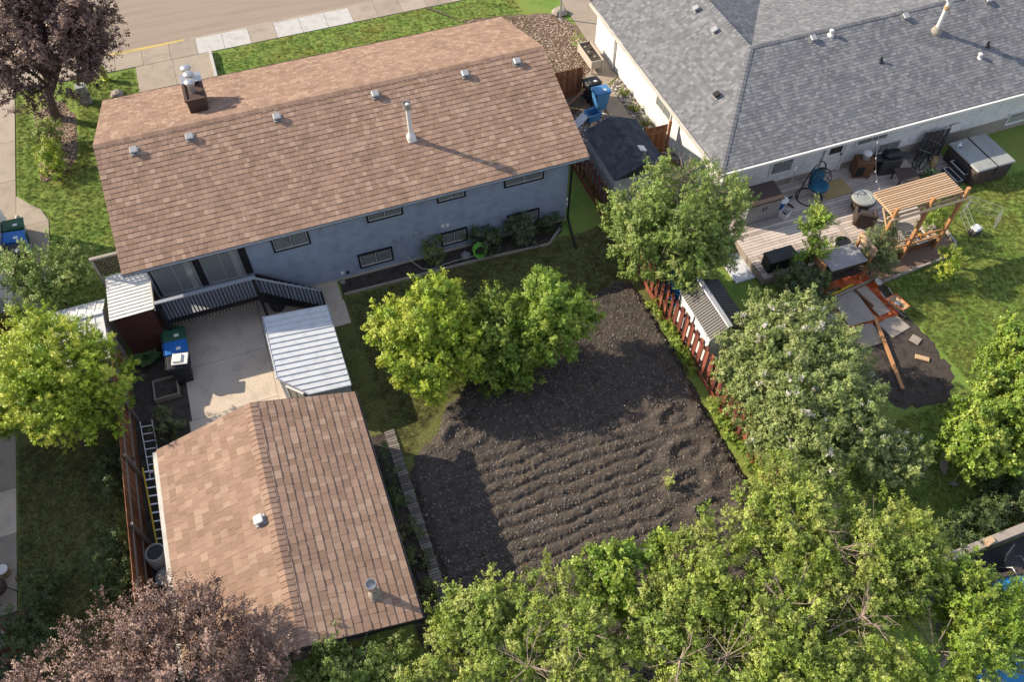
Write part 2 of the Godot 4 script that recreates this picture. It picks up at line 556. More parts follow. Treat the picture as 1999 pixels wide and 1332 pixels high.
func foliage(t: Node3D, nm: String, lobes: Array, base: Vector3, o: Dictionary) -> void:
	var pal: Array = o.pal
	var dens: float = o.get("dens", 6.0)      # boughs per square metre of lobe
	var per: int = int(o.get("per", 16) * 1.4)            # sprigs per bough
	var blen: float = o.get("blen", 0.5)
	var spread: float = o.get("spread", 0.2)
	var upb: float = o.get("up", 0.5)
	var sz: float = o.get("size", 1.0)
	var bright: float = o.get("bright", 1.3)
	var xs := []
	var cs := []
	var nz := FastNoiseLite.new()
	nz.seed = o.get("seed", 5)
	nz.frequency = 0.45
	for l in lobes:
		var c := Vector3(l[0], l[1], l[2]) - base
		var R: float = l[3] * o.get("shrink", 0.88)
		var nb := int(dens * 4.0 * PI * R * R * 0.7)
		for i in nb:
			var d := Vector3(rng.randfn(), rng.randfn() * 0.9 + 0.25, rng.randfn()).normalized()
			var p: Vector3 = c + d * R * (rc(0.62, 1.0) if rng.randf() < 0.75 else rc(0.2, 0.7))
			if nz.get_noise_3dv(p + base) < o.get("gap", -0.33) or (p + base).y < 0.05:
				continue
			var ax := (d + Vector3(rc(-0.5, 0.5), upb + rc(-0.3, 0.5), rc(-0.5, 0.5))).normalized()
			var L := blen * rc(0.6, 1.35)
			var thin := 1.0
			if rng.randf() < o.get("shoots", 0.22):
				p = c + d * R * rc(0.85, 1.02)
				L = blen * rc(1.3, 2.1)
				thin = 0.5
			var flower: bool = rng.randf() < o.get("fleckp", 0.0)
			var k: Color = pal[rng.randi() % pal.size()]
			var tone := rc(0.85, 1.12)
			for j in per:
				var f := (j + rc(0, 1)) / per
				var off := Vector3(rng.randfn(), rng.randfn(), rng.randfn()) * spread * thin * (1.05 - 0.75 * f) * 0.6
				var q := p + ax * (L * (f - 0.25)) + off
				if (q + base).y < 0.03:
					continue
				var y := (ax + off.normalized() * 0.9 + Vector3(rc(-0.4, 0.4), rc(-0.2, 0.5), rc(-0.4, 0.4))).normalized()
				var x := y.cross(Vector3(rc(-1, 1), rc(-1, 1), rc(-1, 1))).normalized()
				var s := sz * rc(0.75, 1.2)
				xs.append(Transform3D(Basis(x, y, x.cross(y)) * s, q))
				var g := tone * rc(0.85, 1.15) * bright
				var kk: Color = k.lerp(pal[rng.randi() % pal.size()], 0.3)
				if flower and f > 0.84:
					kk = o.fleck
				cs.append(Color(kk.r * g, kk.g * g, kk.b * g))
	many(t, nm, sprig(o.get("sprig", "mid"), o.get("n", 12), o.get("ssize", 0.19), o.get("ll", 0.078) * 0.88, o.get("lw", 0.045) * 0.88), M[o.get("leafmat", "leaf")], xs, cs)

func scatter(par: Node, nm: String, mesh: Mesh, m: Material, poly: Array, n: int, y: float, pal: Array, smin := 0.7, smax := 1.3, flat := false, hf = null) -> void:
	var pv := PackedVector2Array(poly)
	var lo := pv[0]
	var hi := pv[0]
	for q in pv:
		lo = lo.min(q)
		hi = hi.max(q)
	var xs := []
	var cs := []
	var tries := 0
	while xs.size() < n and tries < n * 8:
		tries += 1
		var p := Vector2(rc(lo.x, hi.x), rc(lo.y, hi.y))
		if not Geometry2D.is_point_in_polygon(p, pv):
			continue
		var bs := Basis(Vector3.UP, rc(0, TAU)) * Basis(Vector3.RIGHT, rc(-0.25, 0.25)) if not flat else Basis(Vector3.UP, rc(0, TAU)) * Basis(Vector3(rc(-1, 1), 0, rc(-1, 1)).normalized(), rc(-0.4, 0.4))
		var yy: float = y if hf == null else hf.call(p.x, p.y) + y
		xs.append(Transform3D(bs * rc(smin, smax), Vector3(p.x, yy, p.y)))
		var k: Color = pal[rng.randi() % pal.size()]
		var g := rc(0.8, 1.2)
		cs.append(Color(k.r * g, k.g * g, k.b * g))
	many(par, nm, mesh, m, xs, cs)

func tuft() -> ArrayMesh:
	if not cache.has("tuft"):
		var m := Mb.new()
		for i in 9:
			var a := i * 2.4
			var b := Vector3(cos(a), 0, sin(a)) * rc(0.0, 0.06)
			var d := Vector3(cos(a) * rc(0.2, 0.8), 1, sin(a) * rc(0.2, 0.8)).normalized()
			var s := d.cross(Vector3(cos(a + 1.2), 0, sin(a + 1.2))).normalized() * 0.006
			m.tri(b - s, b + s, b + d * rc(0.04, 0.075))
		cache["tuft"] = m.mesh()
	return cache["tuft"]

# ---------- house pieces ----------
# a window on a wall that faces +z (turn it with ry): thing part > trim, frame, pane, blind
func window(par: Node3D, at: Vector3, w: float, h: float, trim: Material, frame: Material, ry := 0.0, panes := 2, blinds := true, tw := 0.07) -> Node3D:
	var o := Node3D.new()
	o.name = "window"
	par.add_child(o, true)
	o.position = at
	o.rotation.y = ry
	var b := bx(Vector3(0, 0, 0.004), Vector3(w, h, 0.008))
	pt(o, "dark_interior", b, M.dark_room)
	var ring := func(W2: float, H2: float, t: float, z0: float, z1: float) -> Mb:
		var m := Mb.new()
		m.span(-W2 / 2 - t, W2 / 2 + t, H2 / 2, H2 / 2 + t, z0, z1)
		m.span(-W2 / 2 - t, W2 / 2 + t, -H2 / 2 - t, -H2 / 2, z0, z1)
		m.span(-W2 / 2 - t, -W2 / 2, -H2 / 2, H2 / 2, z0, z1)
		m.span(W2 / 2, W2 / 2 + t, -H2 / 2, H2 / 2, z0, z1)
		return m
	pt(o, "trim", ring.call(w, h, tw, -0.01, 0.06), trim)
	pt(o, "frame", ring.call(w - 0.045, h - 0.045, 0.021, 0.009, 0.045), frame)
	for i in panes - 1:
		var x := -w / 2 + w * (i + 1) / panes
		pt(o, "mullion", bx(Vector3(x, 0, 0.028), Vector3(0.024, h - 0.047, 0.036)), frame)
	for i in panes:
		var x0 := -w / 2 + w * i / panes + 0.045
		var x1 := -w / 2 + w * (i + 1) / panes - 0.045
		pt(o, "pane", bx(Vector3((x0 + x1) / 2, 0, 0.032), Vector3(x1 - x0, h - 0.09, 0.006)), M.glass)
		if blinds:
			var m := Mb.new()
			var k := int(h / 0.08)
			for j in k:
				m.box(Vector3((x0 + x1) / 2, -h / 2 + h * (j + 0.5) / k, 0.016), Vector3(x1 - x0 - 0.02, 0.045, 0.004), Basis(Vector3.RIGHT, 0.5))
			pt(o, "blind", m, M.blind)
	return o

func roof_vent(label: String, at: Vector3, tilt: Basis, m: Material, grp: String) -> void:
	# square metal box vent with a hood on a flange
	var t := th("roof_vent", label, "roof vent", at, 0.0, grp)
	t.basis = tilt.scaled(Vector3.ONE * 0.8)
	pt(t, "flange", bx(Vector3(0, 0.036, 0), Vector3(0.42, 0.012, 0.42), 0.004), M.slate)
	pt(t, "neck", bx(Vector3(0, 0.09, 0), Vector3(0.24, 0.1, 0.24)), M.charcoal)
	var b := Mb.new()
	b.bev(Vector3(0, 0.17, 0), Vector3(0.34, 0.11, 0.34), 0.03)
	pt(t, "hood", b, m)

func flue(label: String, at: Vector3, h: float, r: float, m: Material, capm: Material, tilt: Basis, cup := true) -> void:
	var t := th("flue_pipe", label, "flue pipe", at)
	var f := Mb.new()
	f.box(Vector3(0, 0.035, 0), Vector3(r * 3.8, 0.012, r * 4.4), tilt)
	pt(t, "flashing", f, m)
	var c := Mb.new()
	c.lathe([Vector2(r * 2.2, -0.1), Vector2(r * 2.0, 0.12), Vector2(r * 1.15, 0.3), Vector2(r * 1.0, 0.32)], Vector3.ZERO, 18)
	pt(t, "storm_collar", c, m)
	var p := Mb.new()
	p.tube([Vector3(0, 0, 0), Vector3(0, h - 0.25, 0)], r, 18)
	pt(t, "pipe", p, m)
	var k := Mb.new()
	k.lathe([Vector2(r * 1.0, h - 0.3), Vector2(r * 1.75, h - 0.24), Vector2(r * 1.75, h), Vector2(r * 1.6, h), Vector2(r * 1.5, h - 0.18), Vector2(0.001, h - 0.16)], Vector3.ZERO, 18)
	pt(t, "cap", k, capm)
	if cup:
		var d := Mb.new()
		d.lathe([Vector2(r * 0.95, h - 0.15), Vector2(r * 0.95, h - 0.05), Vector2(r * 0.5, h - 0.02), Vector2(0.001, h - 0.01)], Vector3.ZERO, 14)
		pt(t, "inner_cap", d, M.white)

func bin(label: String, at: Vector3, ry: float, m: Material, grp: String, lidm: Material = null) -> Node3D:
	# wheeled bin: tapered body, lid, two wheels, handle; its front looks along +x
	var t := th("wheeled_bin", label, "bin", at, ry, grp)
	var b := Mb.new()
	var w0 := 0.24
	var w1 := 0.285
	var d0 := 0.22
	var d1 := 0.35
	var H := 0.98
	var q := [Vector3(d0, 0.03, w0), Vector3(d0, 0.03, -w0), Vector3(-d0 - 0.05, 0.03, -w0), Vector3(-d0 - 0.05, 0.03, w0)]
	var r := [Vector3(d1, H - 0.06, w1), Vector3(d1, H - 0.06, -w1), Vector3(-d1, H, -w1), Vector3(-d1, H, w1)]
	for i in 4:
		var j := (i + 1) % 4
		b.quad(q[i], q[j], r[j], r[i], q[i] + q[j])
	b.quad(q[0], q[1], q[2], q[3], Vector3.DOWN)
	pt(t, "body", b, m)
	var rim := Mb.new()
	rim.bev(Vector3(0, H - 0.05, 0), Vector3(0.76, 0.05, 0.64), 0.015, Basis(Vector3.BACK, -0.085))
	pt(t, "rim", rim, m)
	var l := Mb.new()
	var tb := Basis(Vector3.BACK, -0.085)
	l.bev(Vector3(0.02, H + 0.02, 0), Vector3(0.80, 0.06, 0.62), 0.025, tb)
	l.bev(Vector3(0.06, H + 0.055, 0), Vector3(0.56, 0.03, 0.44), 0.014, tb)
	pt(t, "lid", l, lidm if lidm else m)
	var e := Mb.new()
	for k in 5:
		e.bev(Vector3(-0.41, H + 0.055, -0.24 + k * 0.12), Vector3(0.05, 0.05, 0.055), 0.012)
	pt(t, "hinge", e, m)
	var lab := bx(Vector3(0.10, H + 0.068, 0.12), Vector3(0.16, 0.006, 0.13), 0.0, tb)
	pt(t, "lid_label", lab, M.white)
	var h := Mb.new()
	h.tube([Vector3(-0.42, H, -0.24), Vector3(-0.44, H, 0.24)], 0.018, 6)
	pt(t, "handle", h, m)
	for s in [-1, 1]:
		var wm := Mb.new()
		wm.tube([Vector3(-0.27, 0.11, 0.22 * s), Vector3(-0.27, 0.11, 0.29 * s)], 0.11, 12)
		pt(t, "wheel", wm, M.black)
	var g := bx(Vector3(0.315, 0.62, 0), Vector3(0.012, 0.07, 0.2), 0.0, Basis(Vector3.BACK, -0.15))
	pt(t, "front_label", g, M.white)
	return t

func ribbed(m: Mb, A: Vector3, B: Vector3, up: Vector3, n: int, rh: float, rw: float) -> void:
	# a metal sheet from edge A-B running along `up` with raised ribs parallel to up
	var d := B - A
	var N := d.cross(up).normalized()
	if N.y < 0: N = -N
	m.quad(A, B, B + up, A + up, N)
	m.quad(A - N * 0.012, B - N * 0.012, B + up - N * 0.012, A + up - N * 0.012, -N)
	for i in n + 1:
		var c := A + d * (float(i) / n)
		var s := d.normalized() * rw * 0.5
		var t := s * 0.5
		m.quad(c - s, c - t + N * rh, c - t + N * rh + up, c - s + up, -d + N)
		m.quad(c - t + N * rh, c + t + N * rh, c + t + N * rh + up, c - t + N * rh + up, N)
		m.quad(c + s, c + t + N * rh, c + t + N * rh + up, c + s + up, d + N)
		m.quad(c - s, c + s, c + t + N * rh, c - t + N * rh, -up)
		m.quad(c - s + up, c + s + up, c + t + N * rh + up, c - t + N * rh + up, up)

# ---------- the scene ----------
func _ready() -> void:
	var cam := Camera3D.new()
	cam.name = "camera"
	var bs := Basis()
	bs.x = Vector3(0.9391445, -0.0038811, 0.3435004)
	bs.y = Vector3(0.2782527, 0.5949884, -0.7540320)
	bs.z = Vector3(-0.2014523, 0.8037249, 0.5598600)
	cam.transform = Transform3D(bs, CAM)
	cam.fov = 44.9296
	cam.near = 0.1
	cam.far = 900.0
	add_child(cam)
	cam.current = true
	var env := Environment.new()
	env.background_mode = Environment.BG_SKY
	var sm := ProceduralSkyMaterial.new()
	sm.sky_top_color = Color(0.66, 0.70, 0.79)
	sm.sky_horizon_color = Color(0.87, 0.88, 0.90)
	sm.sky_curve = 0.12
	sm.ground_bottom_color = Color(0.28, 0.27, 0.24)
	sm.ground_horizon_color = Color(0.70, 0.76, 0.84)
	sm.energy_multiplier = 0.85
	var sky := Sky.new()
	sky.sky_material = sm
	env.sky = sky
	env.tonemap_mode = Environment.TONE_MAPPER_LINEAR
	env.tonemap_exposure = 1.65
	env.ssao_enabled = true
	env.ssil_enabled = true
	env.sdfgi_enabled = true
	var we := WorldEnvironment.new()
	we.name = "environment"
	we.environment = env
	add_child(we)
	var sun := DirectionalLight3D.new()
	sun.name = "sun"
	sun.light_energy = 1.6
	sun.light_color = Color(1.0, 0.93, 0.82)
	sun.light_angular_distance = 0.5
	sun.shadow_enabled = true
	add_child(sun)
	sun.look_at_from_position(Vector3.ZERO, SUN, Vector3.UP)
	rng.seed = 11
	materials()
	ground()
	blue_house()
	garage()
	metal_shed()
	left_side()
	grey_house()
	between_houses()
	deck_side()
	back_right()
	fences()
	patio_things()
	front_things()
	plants()

func sheet(nm: String, poly: Array, y: float, m: Material) -> MeshInstance3D:
	var b := Mb.new()
	b.prism(poly, y, y)
	return st(nm, b, m)

func rough(poly: Array, amp: float, step := 0.25) -> Array:
	var o := []
	for i in poly.size():
		var a: Vector2 = poly[i]
		var b: Vector2 = poly[(i + 1) % poly.size()]
		var k := maxi(1, int(a.distance_to(b) / step))
		for j in k:
			o.append(a.lerp(b, float(j) / k) + Vector2(rc(-amp, amp), rc(-amp, amp)))
	return o

func rect(x0: float, x1: float, z0: float, z1: float) -> Array:
	return [Vector2(x0, z0), Vector2(x1, z0), Vector2(x1, z1), Vector2(x0, z1)]

func slabs(nm: String, polys: Array, y0: float, y1: float, base_m: Material, mats: Array) -> void:
	# a paved surface whose panels are pieces of their own over a darker bed
	var b := Mb.new()
	for p in polys:
		b.prism(p, y0 - 0.02, y0)
	var s := st(nm, b, base_m)
	for p in polys:
		var c := Vector2.ZERO
		for q in p:
			c += q
		c /= p.size()
		var sh := []
		for q in p:
			var d: Vector2 = q - c
			sh.append(c + d.normalized() * (d.length() - 0.012))
		var m := Mb.new()
		m.prism(sh, y0 - 0.01, y1 + rc(-0.003, 0.003))
		pt(s, "panel", m, mats[rng.randi() % mats.size()])

var loops := [Vector3(10.64, 0, -13.2), Vector3(10.5, 0, -12.15), Vector3(10.25, 0, -10.8), Vector3(9.75, 0, -9.75), Vector3(10.1, 0, -8.6), Vector3(3.3, 0, -14.1)]
var soil_poly := PackedVector2Array([Vector2(1.12, -4.0), Vector2(1.15, -13.2), Vector2(1.7, -14.1), Vector2(2.5, -14.5), Vector2(3.0, -15.4), Vector2(4.6, -16.3), Vector2(8.6, -17.7), Vector2(10.2, -18.5), Vector2(11.4, -18.7), Vector2(11.75, -18.2), Vector2(11.75, -15.0), Vector2(11.6, -12.0), Vector2(11.55, -4.0)])
var nz1 := FastNoiseLite.new()
var nz2 := FastNoiseLite.new()
func soil_y(x: float, z: float) -> float:
	var p := Vector2(x, z)
	var d := 1e9
	for i in soil_poly.size():
		d = minf(d, p.distance_to(Geometry2D.get_closest_point_to_segment(p, soil_poly[i], soil_poly[(i + 1) % soil_poly.size()])))
	if not Geometry2D.is_point_in_polygon(p, soil_poly):
		d = -d
	d += nz1.get_noise_2d(x * 3.0, z * 3.0) * 0.14
	var edge := clampf((d + 0.15) / 0.35, 0.0, 1.0)
	var w := nz1.get_noise_2d(x * 0.5, z * 0.5)
	var fur := 1.0 - pow(0.5 + 0.5 * sin((z + x * 0.02 + w * 0.2) * TAU / 0.43 + 0.7 * nz1.get_noise_2d(x * 0.8, z * 0.8)), 2.6)
	var row := clampf((z + 15.0) / 2.5, 0.12, 1.0)
	var y := fur * 0.115 * row * (0.85 + 0.5 * nz1.get_noise_2d(x * 1.1 + 40, z))
	for l: Vector3 in loops:
		var q := Vector2((x - l.x) * 0.6, z - l.z)
		var r := q.length() + 0.06 * nz1.get_noise_2d(x * 2.0, z * 2.0)
		var wgt := exp(-pow(r / 0.82, 4.0))
		y = lerpf(y, 0.17 * exp(-pow((r - 0.48) / 0.15, 2.0)) - 0.05 * exp(-pow((r - 0.24) / 0.12, 2.0)) + 0.05 * exp(-pow(r / 0.14, 2.0)) + 0.01, wgt)
	y += nz2.get_noise_2d(x, z) * 0.02 + nz2.get_noise_2d(x * 2.5, z * 2.5) * 0.032
	return lerpf(-0.06, 0.13 + y * 0.9, edge)

func ground() -> void:
	sheet("ground", rect(-300, 300, -300, 300), -0.25, M.lawn)
	sheet("lawn", [Vector2(-60, -41.45), Vector2(60, -41.45), Vector2(60, 25), Vector2(-60, 25)], 0.0, M.lawn)
	sheet("left_lawn", rough([Vector2(-11.31, -24.3), Vector2(-7.42, -24.3), Vector2(-7.42, -5), Vector2(-11.31, -5)], 0.02), 0.003, M.dry_and_shaded)  # shade on this lawn is put into its darker, greyer grass colour
	sheet("back_lawn", rough([Vector2(-0.15, -21.75), Vector2(12.2, -21.75), Vector2(12.2, -14), Vector2(-0.15, -8)], 0.12), 0.004, M.dry_and_shaded)
	# the street behind the house, kerb and pavement
	sheet("road", rect(-60, 60, -52, -41.45), -0.11, M.asphalt)
	var pn := []
	var x := -20.0
	while x < 24.0:
		var w := 1.35
		pn.append([x, x + w])
		x += w
	var curb := Mb.new()
	curb.span(-30, 30, -0.12, 0.018, -41.6, -41.4)
	var kerb := st("kerb", curb, M.conc0)
	var y1 := Mb.new()
	y1.span(-9.4, -3.0, 0.021, 0.026, -41.56, -41.36)
	pt(kerb, "yellow_paint", y1, M.paint_yellow)
	var bed := Mb.new()
	bed.span(-20, 24, -0.02, 0.008, -41.4, -39.95)
	var walk := st("pavement", bed, M.soil)
	for q in pn:
		var c: float = (q[0] + q[1]) * 0.5
		var fresh := (c > -1.8 and c < -0.4) or (c > 1.3 and c < 5.2)
		var m := Mb.new()
		m.span(q[0] + 0.008, q[1] - 0.008, 0.0, 0.022 + rc(0, 0.006), -41.4, -39.98)
		pt(walk, "panel", m, M.conc_new if fresh else M["conc%d" % (rng.randi() % 3)])
	slabs("driveway_pad", [rect(-5.55, -3.75, -39.95, -37.4), rect(-3.75, -1.9, -39.95, -37.4), rect(-5.55, -3.75, -37.4, -32.0), rect(-3.75, -1.9, -37.4, -32.0)], 0.01, 0.03, M.soil, [M.conc0, M.conc2])
	var rw := Mb.new()
	rw.span(-1.92, -1.78, -0.1, 0.28, -39.9, -32.0)
	one("retaining_wall", rw, M.conc_new, "low pale retaining wall beside the driveway pad, behind the brown roof", "wall")
	# left driveway
	slabs("left_driveway", [
		[Vector2(-14, -39.95), Vector2(-11.25, -39.95), Vector2(-11.25, -36.1), Vector2(-14, -36.1)],
		[Vector2(-14, -36.1), Vector2(-11.25, -36.1), Vector2(-11.25, -33.3), Vector2(-14, -33.3)],
		[Vector2(-14, -33.3), Vector2(-11.25, -33.3), Vector2(-11.25, -29.0), Vector2(-14, -29.0)],
		[Vector2(-11.25, -32.2), Vector2(-10.7, -31.5), Vector2(-10.2, -30.9), Vector2(-9.97, -30.2), Vector2(-9.95, -30.15), Vector2(-11.25, -30.15)],
		rect(-11.25, -9.95, -30.15, -28.6), rect(-11.25, -9.95, -28.6, -26.4), rect(-11.6, -9.95, -26.4, -24.3)], 0.01, 0.03, M.soil, [M.conc0, M.conc1, M.conc2])
	slabs("left_path", [rect(-14, -11.33, -19.6, -17.4), rect(-14, -11.33, -17.4, -15.7), rect(-14, -11.33, -15.7, -14.4), rect(-14, -11.33, -14.4, -13.0)], 0.01, 0.03, M.soil, [M.conc1, M.patio])
	var bp := Mb.new()
	bp.span(-14, -11.3, -0.02, 0.012, -13.0, -10.5)
	var brk := st("brick_paving", bp, M.soil)
	for i in 12:
		for j in 12:
			if rng.randf() < 0.97:
				var m := bx(Vector3(-13.4 + i * 0.21 - 0.0, 0.02, -12.9 + j * 0.105), Vector3(0.198, 0.05, 0.093), 0.006)
				pt(brk, "brick", m, M.brick_red)
	# patio by the garage and path to the steps
	slabs("patio", [rect(-5.5, -2.45, -22.6, -20.3), rect(-2.45, 0.75, -22.6, -21.55), rect(-5.5, -2.45, -20.3, -18.0), rect(-2.45, 0.8, -21.55, -20.35), rect(-5.6, -2.45, -18.0, -15.2), rect(-2.45, -1.9, -20.3, -15.2)], 0.012, 0.035, M.soil, [M.patio])
	# driveway of the grey house and the walk along it
	slabs("right_driveway", [
		[Vector2(16.7, -39.95), Vector2(22, -39.95), Vector2(22, -36.2), Vector2(16.55, -36.2)],
		[Vector2(16.55, -36.2), Vector2(22, -36.2), Vector2(22, -33.6), Vector2(16.5, -33.6)],
		[Vector2(16.5, -33.6), Vector2(22, -33.6), Vector2(22, -31.4), Vector2(16.4, -31.4)],
		[Vector2(15.25, -31.5), Vector2(16.4, -32.2), Vector2(16.75, -32.2), Vector2(16.75, -30.9), Vector2(16.0, -30.4), Vector2(15.2, -30.4)],
		rect(15.15, 16.05, -30.4, -28.0), rect(15.1, 16.05, -28.0, -25.6)], 0.01, 0.03, M.soil, [M.conc0, M.conc1])
	sheet("mulch_bed", rough([Vector2(11.0, -38.2), Vector2(14.2, -37.6), Vector2(16.0, -37.0), Vector2(16.5, -35.6), Vector2(16.45, -33.5), Vector2(16.3, -32.2), Vector2(15.3, -31.5), Vector2(14.9, -30.6), Vector2(11.0, -30.0)], 0.08), 0.008, M.chips)
	sheet("front_grass_strip", rough([Vector2(15.6, -34.6), Vector2(16.3, -35.2), Vector2(16.45, -33.7), Vector2(15.9, -33.2)], 0.07), 0.014, M.lawn)
	sheet("tree_bed", rough([Vector2(-10.46, -37.8), Vector2(-10.37, -36.77), Vector2(-10.19, -34.79), Vector2(-10.3, -33.38), Vector2(-10.19, -32.71), Vector2(-9.8, -32.6), Vector2(-9.26, -32.85), Vector2(-8.9, -33.3), Vector2(-8.6, -34.2), Vector2(-8.5, -36.9), Vector2(-9.3, -38.6)], 0.07), 0.008, M.chips)
	sheet("stone_bed", [Vector2(16.05, -30.3), Vector2(16.8, -30.9), Vector2(16.8, -23.5), Vector2(16.05, -25.4)], 0.008, M.chips)
	sheet("gravel_yard", [Vector2(11.0, -30.0), Vector2(15.15, -30.3), Vector2(15.15, -25.4), Vector2(12.3, -25.4), Vector2(12.3, -28.0)], 0.01, M.chips)
	sheet("flower_bed", [Vector2(0.85, -22.6), Vector2(10.4, -22.6), Vector2(10.15, -22.0), Vector2(9.4, -21.6), Vector2(6.3, -21.72), Vector2(0.8, -21.8)], 0.012, M.soil)
	sheet("patio_bed", [Vector2(-7.4, -21.4), Vector2(-5.4, -21.4), Vector2(-5.4, -15.6), Vector2(-7.4, -15.6)], 0.009, M.soil)
	sheet("side_strip", rect(-7.4, -5.7, -15.6, -6.0), 0.009, M.soil)
	sheet("shrub_strip", rect(-0.1, 0.74, -15.2, -6.0), 0.009, M.soil)
	# dug-over garden
	nz1.seed = 21
	nz1.frequency = 0.9
	nz2.seed = 22
	nz2.frequency = 2.6
	var b := Mb.new()
	var X0 := 0.9
	var Z0 := -19.1
	var st_ := 0.055
	var nx := 200
	var nzz := 275
	var hs := PackedFloat32Array()
	hs.resize((nx + 1) * (nzz + 1))
	for j in nzz + 1:
		for i in nx + 1:
			hs[j * (nx + 1) + i] = soil_y(X0 + i * st_, Z0 + j * st_)
	var vs := PackedVector3Array()
	var ns := PackedVector3Array()
	var ix := PackedInt32Array()
	for j in nzz + 1:
		for i in nx + 1:
			var k := j * (nx + 1) + i
			vs.append(Vector3(X0 + i * st_, hs[k], Z0 + j * st_))
			var dx := hs[j * (nx + 1) + mini(i + 1, nx)] - hs[j * (nx + 1) + maxi(i - 1, 0)]
			var dz := hs[mini(j + 1, nzz) * (nx + 1) + i] - hs[maxi(j - 1, 0) * (nx + 1) + i]
			ns.append(Vector3(-dx, 2.0 * st_, -dz).normalized())
			if i < nx and j < nzz:
				var r := k + nx + 1
				if maxf(maxf(hs[k], hs[k + 1]), maxf(hs[r], hs[r + 1])) > -0.03:
					ix.append_array([k, k + 1, r, k + 1, r + 1, r])
	var arr := []
	arr.resize(Mesh.ARRAY_MAX)
	arr[Mesh.ARRAY_VERTEX] = vs
	arr[Mesh.ARRAY_NORMAL] = ns
	arr[Mesh.ARRAY_INDEX] = ix
	var sm := ArrayMesh.new()
	sm.add_surface_from_arrays(Mesh.PRIMITIVE_TRIANGLES, arr)
	st("garden_soil", sm, M.soil)
	# clods, straw and pebbles lying on it
	var cl := Mb.new()
	cl.lathe([Vector2(0.001, -0.02), Vector2(0.028, 0.0), Vector2(0.02, 0.022), Vector2(0.001, 0.03)], Vector3.ZERO, 6)
	var sw := Mb.new()
	sw.box(Vector3(-0.02, 0, 0), Vector3(0.06, 0.008, 0.016), Basis(Vector3.UP, 0.3))
	sw.box(Vector3(0.03, 0.004, -0.012), Vector3(0.05, 0.007, 0.012), Basis(Vector3.UP, -0.25))
	var pb := Mb.new()
	pb.lathe([Vector2(0.001, -0.01), Vector2(0.022, 0.0), Vector2(0.001, 0.018)], Vector3.ZERO, 6)
	var lit := Node3D.new()
	lit.name = "garden_litter"
	add_child(lit)
	tag(lit, "scattered clods, straw bits and pebbles on the dug garden soil", "litter")
	lit.set_meta("kind", "stuff")
	var sp := Array(soil_poly)
	scatter(lit, "clods", cl.mesh(), M.litter, sp, 9000, -0.012, [Color(0.10, 0.092, 0.085), Color(0.13, 0.12, 0.11), Color(0.16, 0.145, 0.135)], 0.3, 1.5, true, soil_y)
	scatter(lit, "straw", sw.mesh(), M.litter, sp, 3200, 0.015, [Color(0.28, 0.19, 0.12), Color(0.36, 0.28, 0.19), Color(0.22, 0.13, 0.09), Color(0.36, 0.30, 0.24)], 0.25, 1.0, true, soil_y)
	scatter(lit, "pebbles", pb.mesh(), M.litter, sp, 160, 0.008, [Color(0.30, 0.28, 0.26), Color(0.40, 0.38, 0.36)], 0.6, 1.4, true, soil_y)
	# wood chips as real pieces on the mulch
	var ch := Mb.new()
	ch.box(Vector3.ZERO, Vector3(0.10, 0.014, 0.045))
	var chm := ch.mesh()
	var chp := [Color(0.22, 0.155, 0.115), Color(0.33, 0.25, 0.20), Color(0.14, 0.095, 0.07), Color(0.42, 0.35, 0.29)]
	for q in [["mulch_chips", [Vector2(11.2, -38.0), Vector2(14.2, -37.5), Vector2(15.9, -36.9), Vector2(16.4, -35.6), Vector2(16.2, -32.2), Vector2(15.2, -31.5), Vector2(11.0, -30.2)], 5200, "brown wood chips spread over the bed beside the right driveway"], ["bed_chips", [Vector2(-10.4, -37.8), Vector2(-10.2, -34.8), Vector2(-10.25, -33.4), Vector2(-10.1, -32.75), Vector2(-9.3, -32.9), Vector2(-8.7, -34.2), Vector2(-8.6, -36.9), Vector2(-9.3, -38.5)], 2200, "grey brown wood chips under the dark purple maple"]]:
		var o := Node3D.new()
		o.name = q[0]
		add_child(o)
		tag(o, q[3], "wood chips")
		o.set_meta("kind", "stuff")
		scatter(o, "chips", chm, M.litter, q[1], q[2], 0.025, chp, 0.5, 1.3, true)
	var stp := [Color(0.22, 0.2, 0.19), Color(0.38, 0.36, 0.34), Color(0.12, 0.115, 0.11), Color(0.5, 0.48, 0.45)]
	var g := Node3D.new()
	g.name = "gravel"
	add_child(g)
	tag(g, "mixed dark and pale river stones beside the bins and grass clumps", "gravel")
	g.set_meta("kind", "stuff")
	var rk := Mb.new()
	rk.lathe([Vector2(0.001, -0.02), Vector2(0.055, 0.0), Vector2(0.04, 0.035), Vector2(0.001, 0.045)], Vector3.ZERO, 7)
	scatter(g, "stones", rk.mesh(), M.litter, [Vector2(16.08, -30.2), Vector2(16.75, -30.8), Vector2(16.75, -24.0), Vector2(16.08, -25.4)], 900, 0.02, stp, 0.5, 1.3, true)
	scatter(g, "stones", rk.mesh(), M.litter, [Vector2(13.2, -28.8), Vector2(15.1, -29.0), Vector2(15.1, -25.5), Vector2(12.6, -25.5)], 900, 0.02, stp, 0.5, 1.3, true)
	# grass blades
	var lw := Node3D.new()
	lw.name = "grass"
	add_child(lw)
	tag(lw, "short mown grass blades of the lawns around the houses", "grass")
	lw.set_meta("kind", "stuff")
	var gp := [Color(0.13, 0.175, 0.035), Color(0.17, 0.21, 0.05), Color(0.10, 0.14, 0.03), Color(0.24, 0.23, 0.09)]
	var dp := [Color(0.10, 0.11, 0.04), Color(0.16, 0.15, 0.07), Color(0.07, 0.085, 0.03), Color(0.24, 0.2, 0.12)]
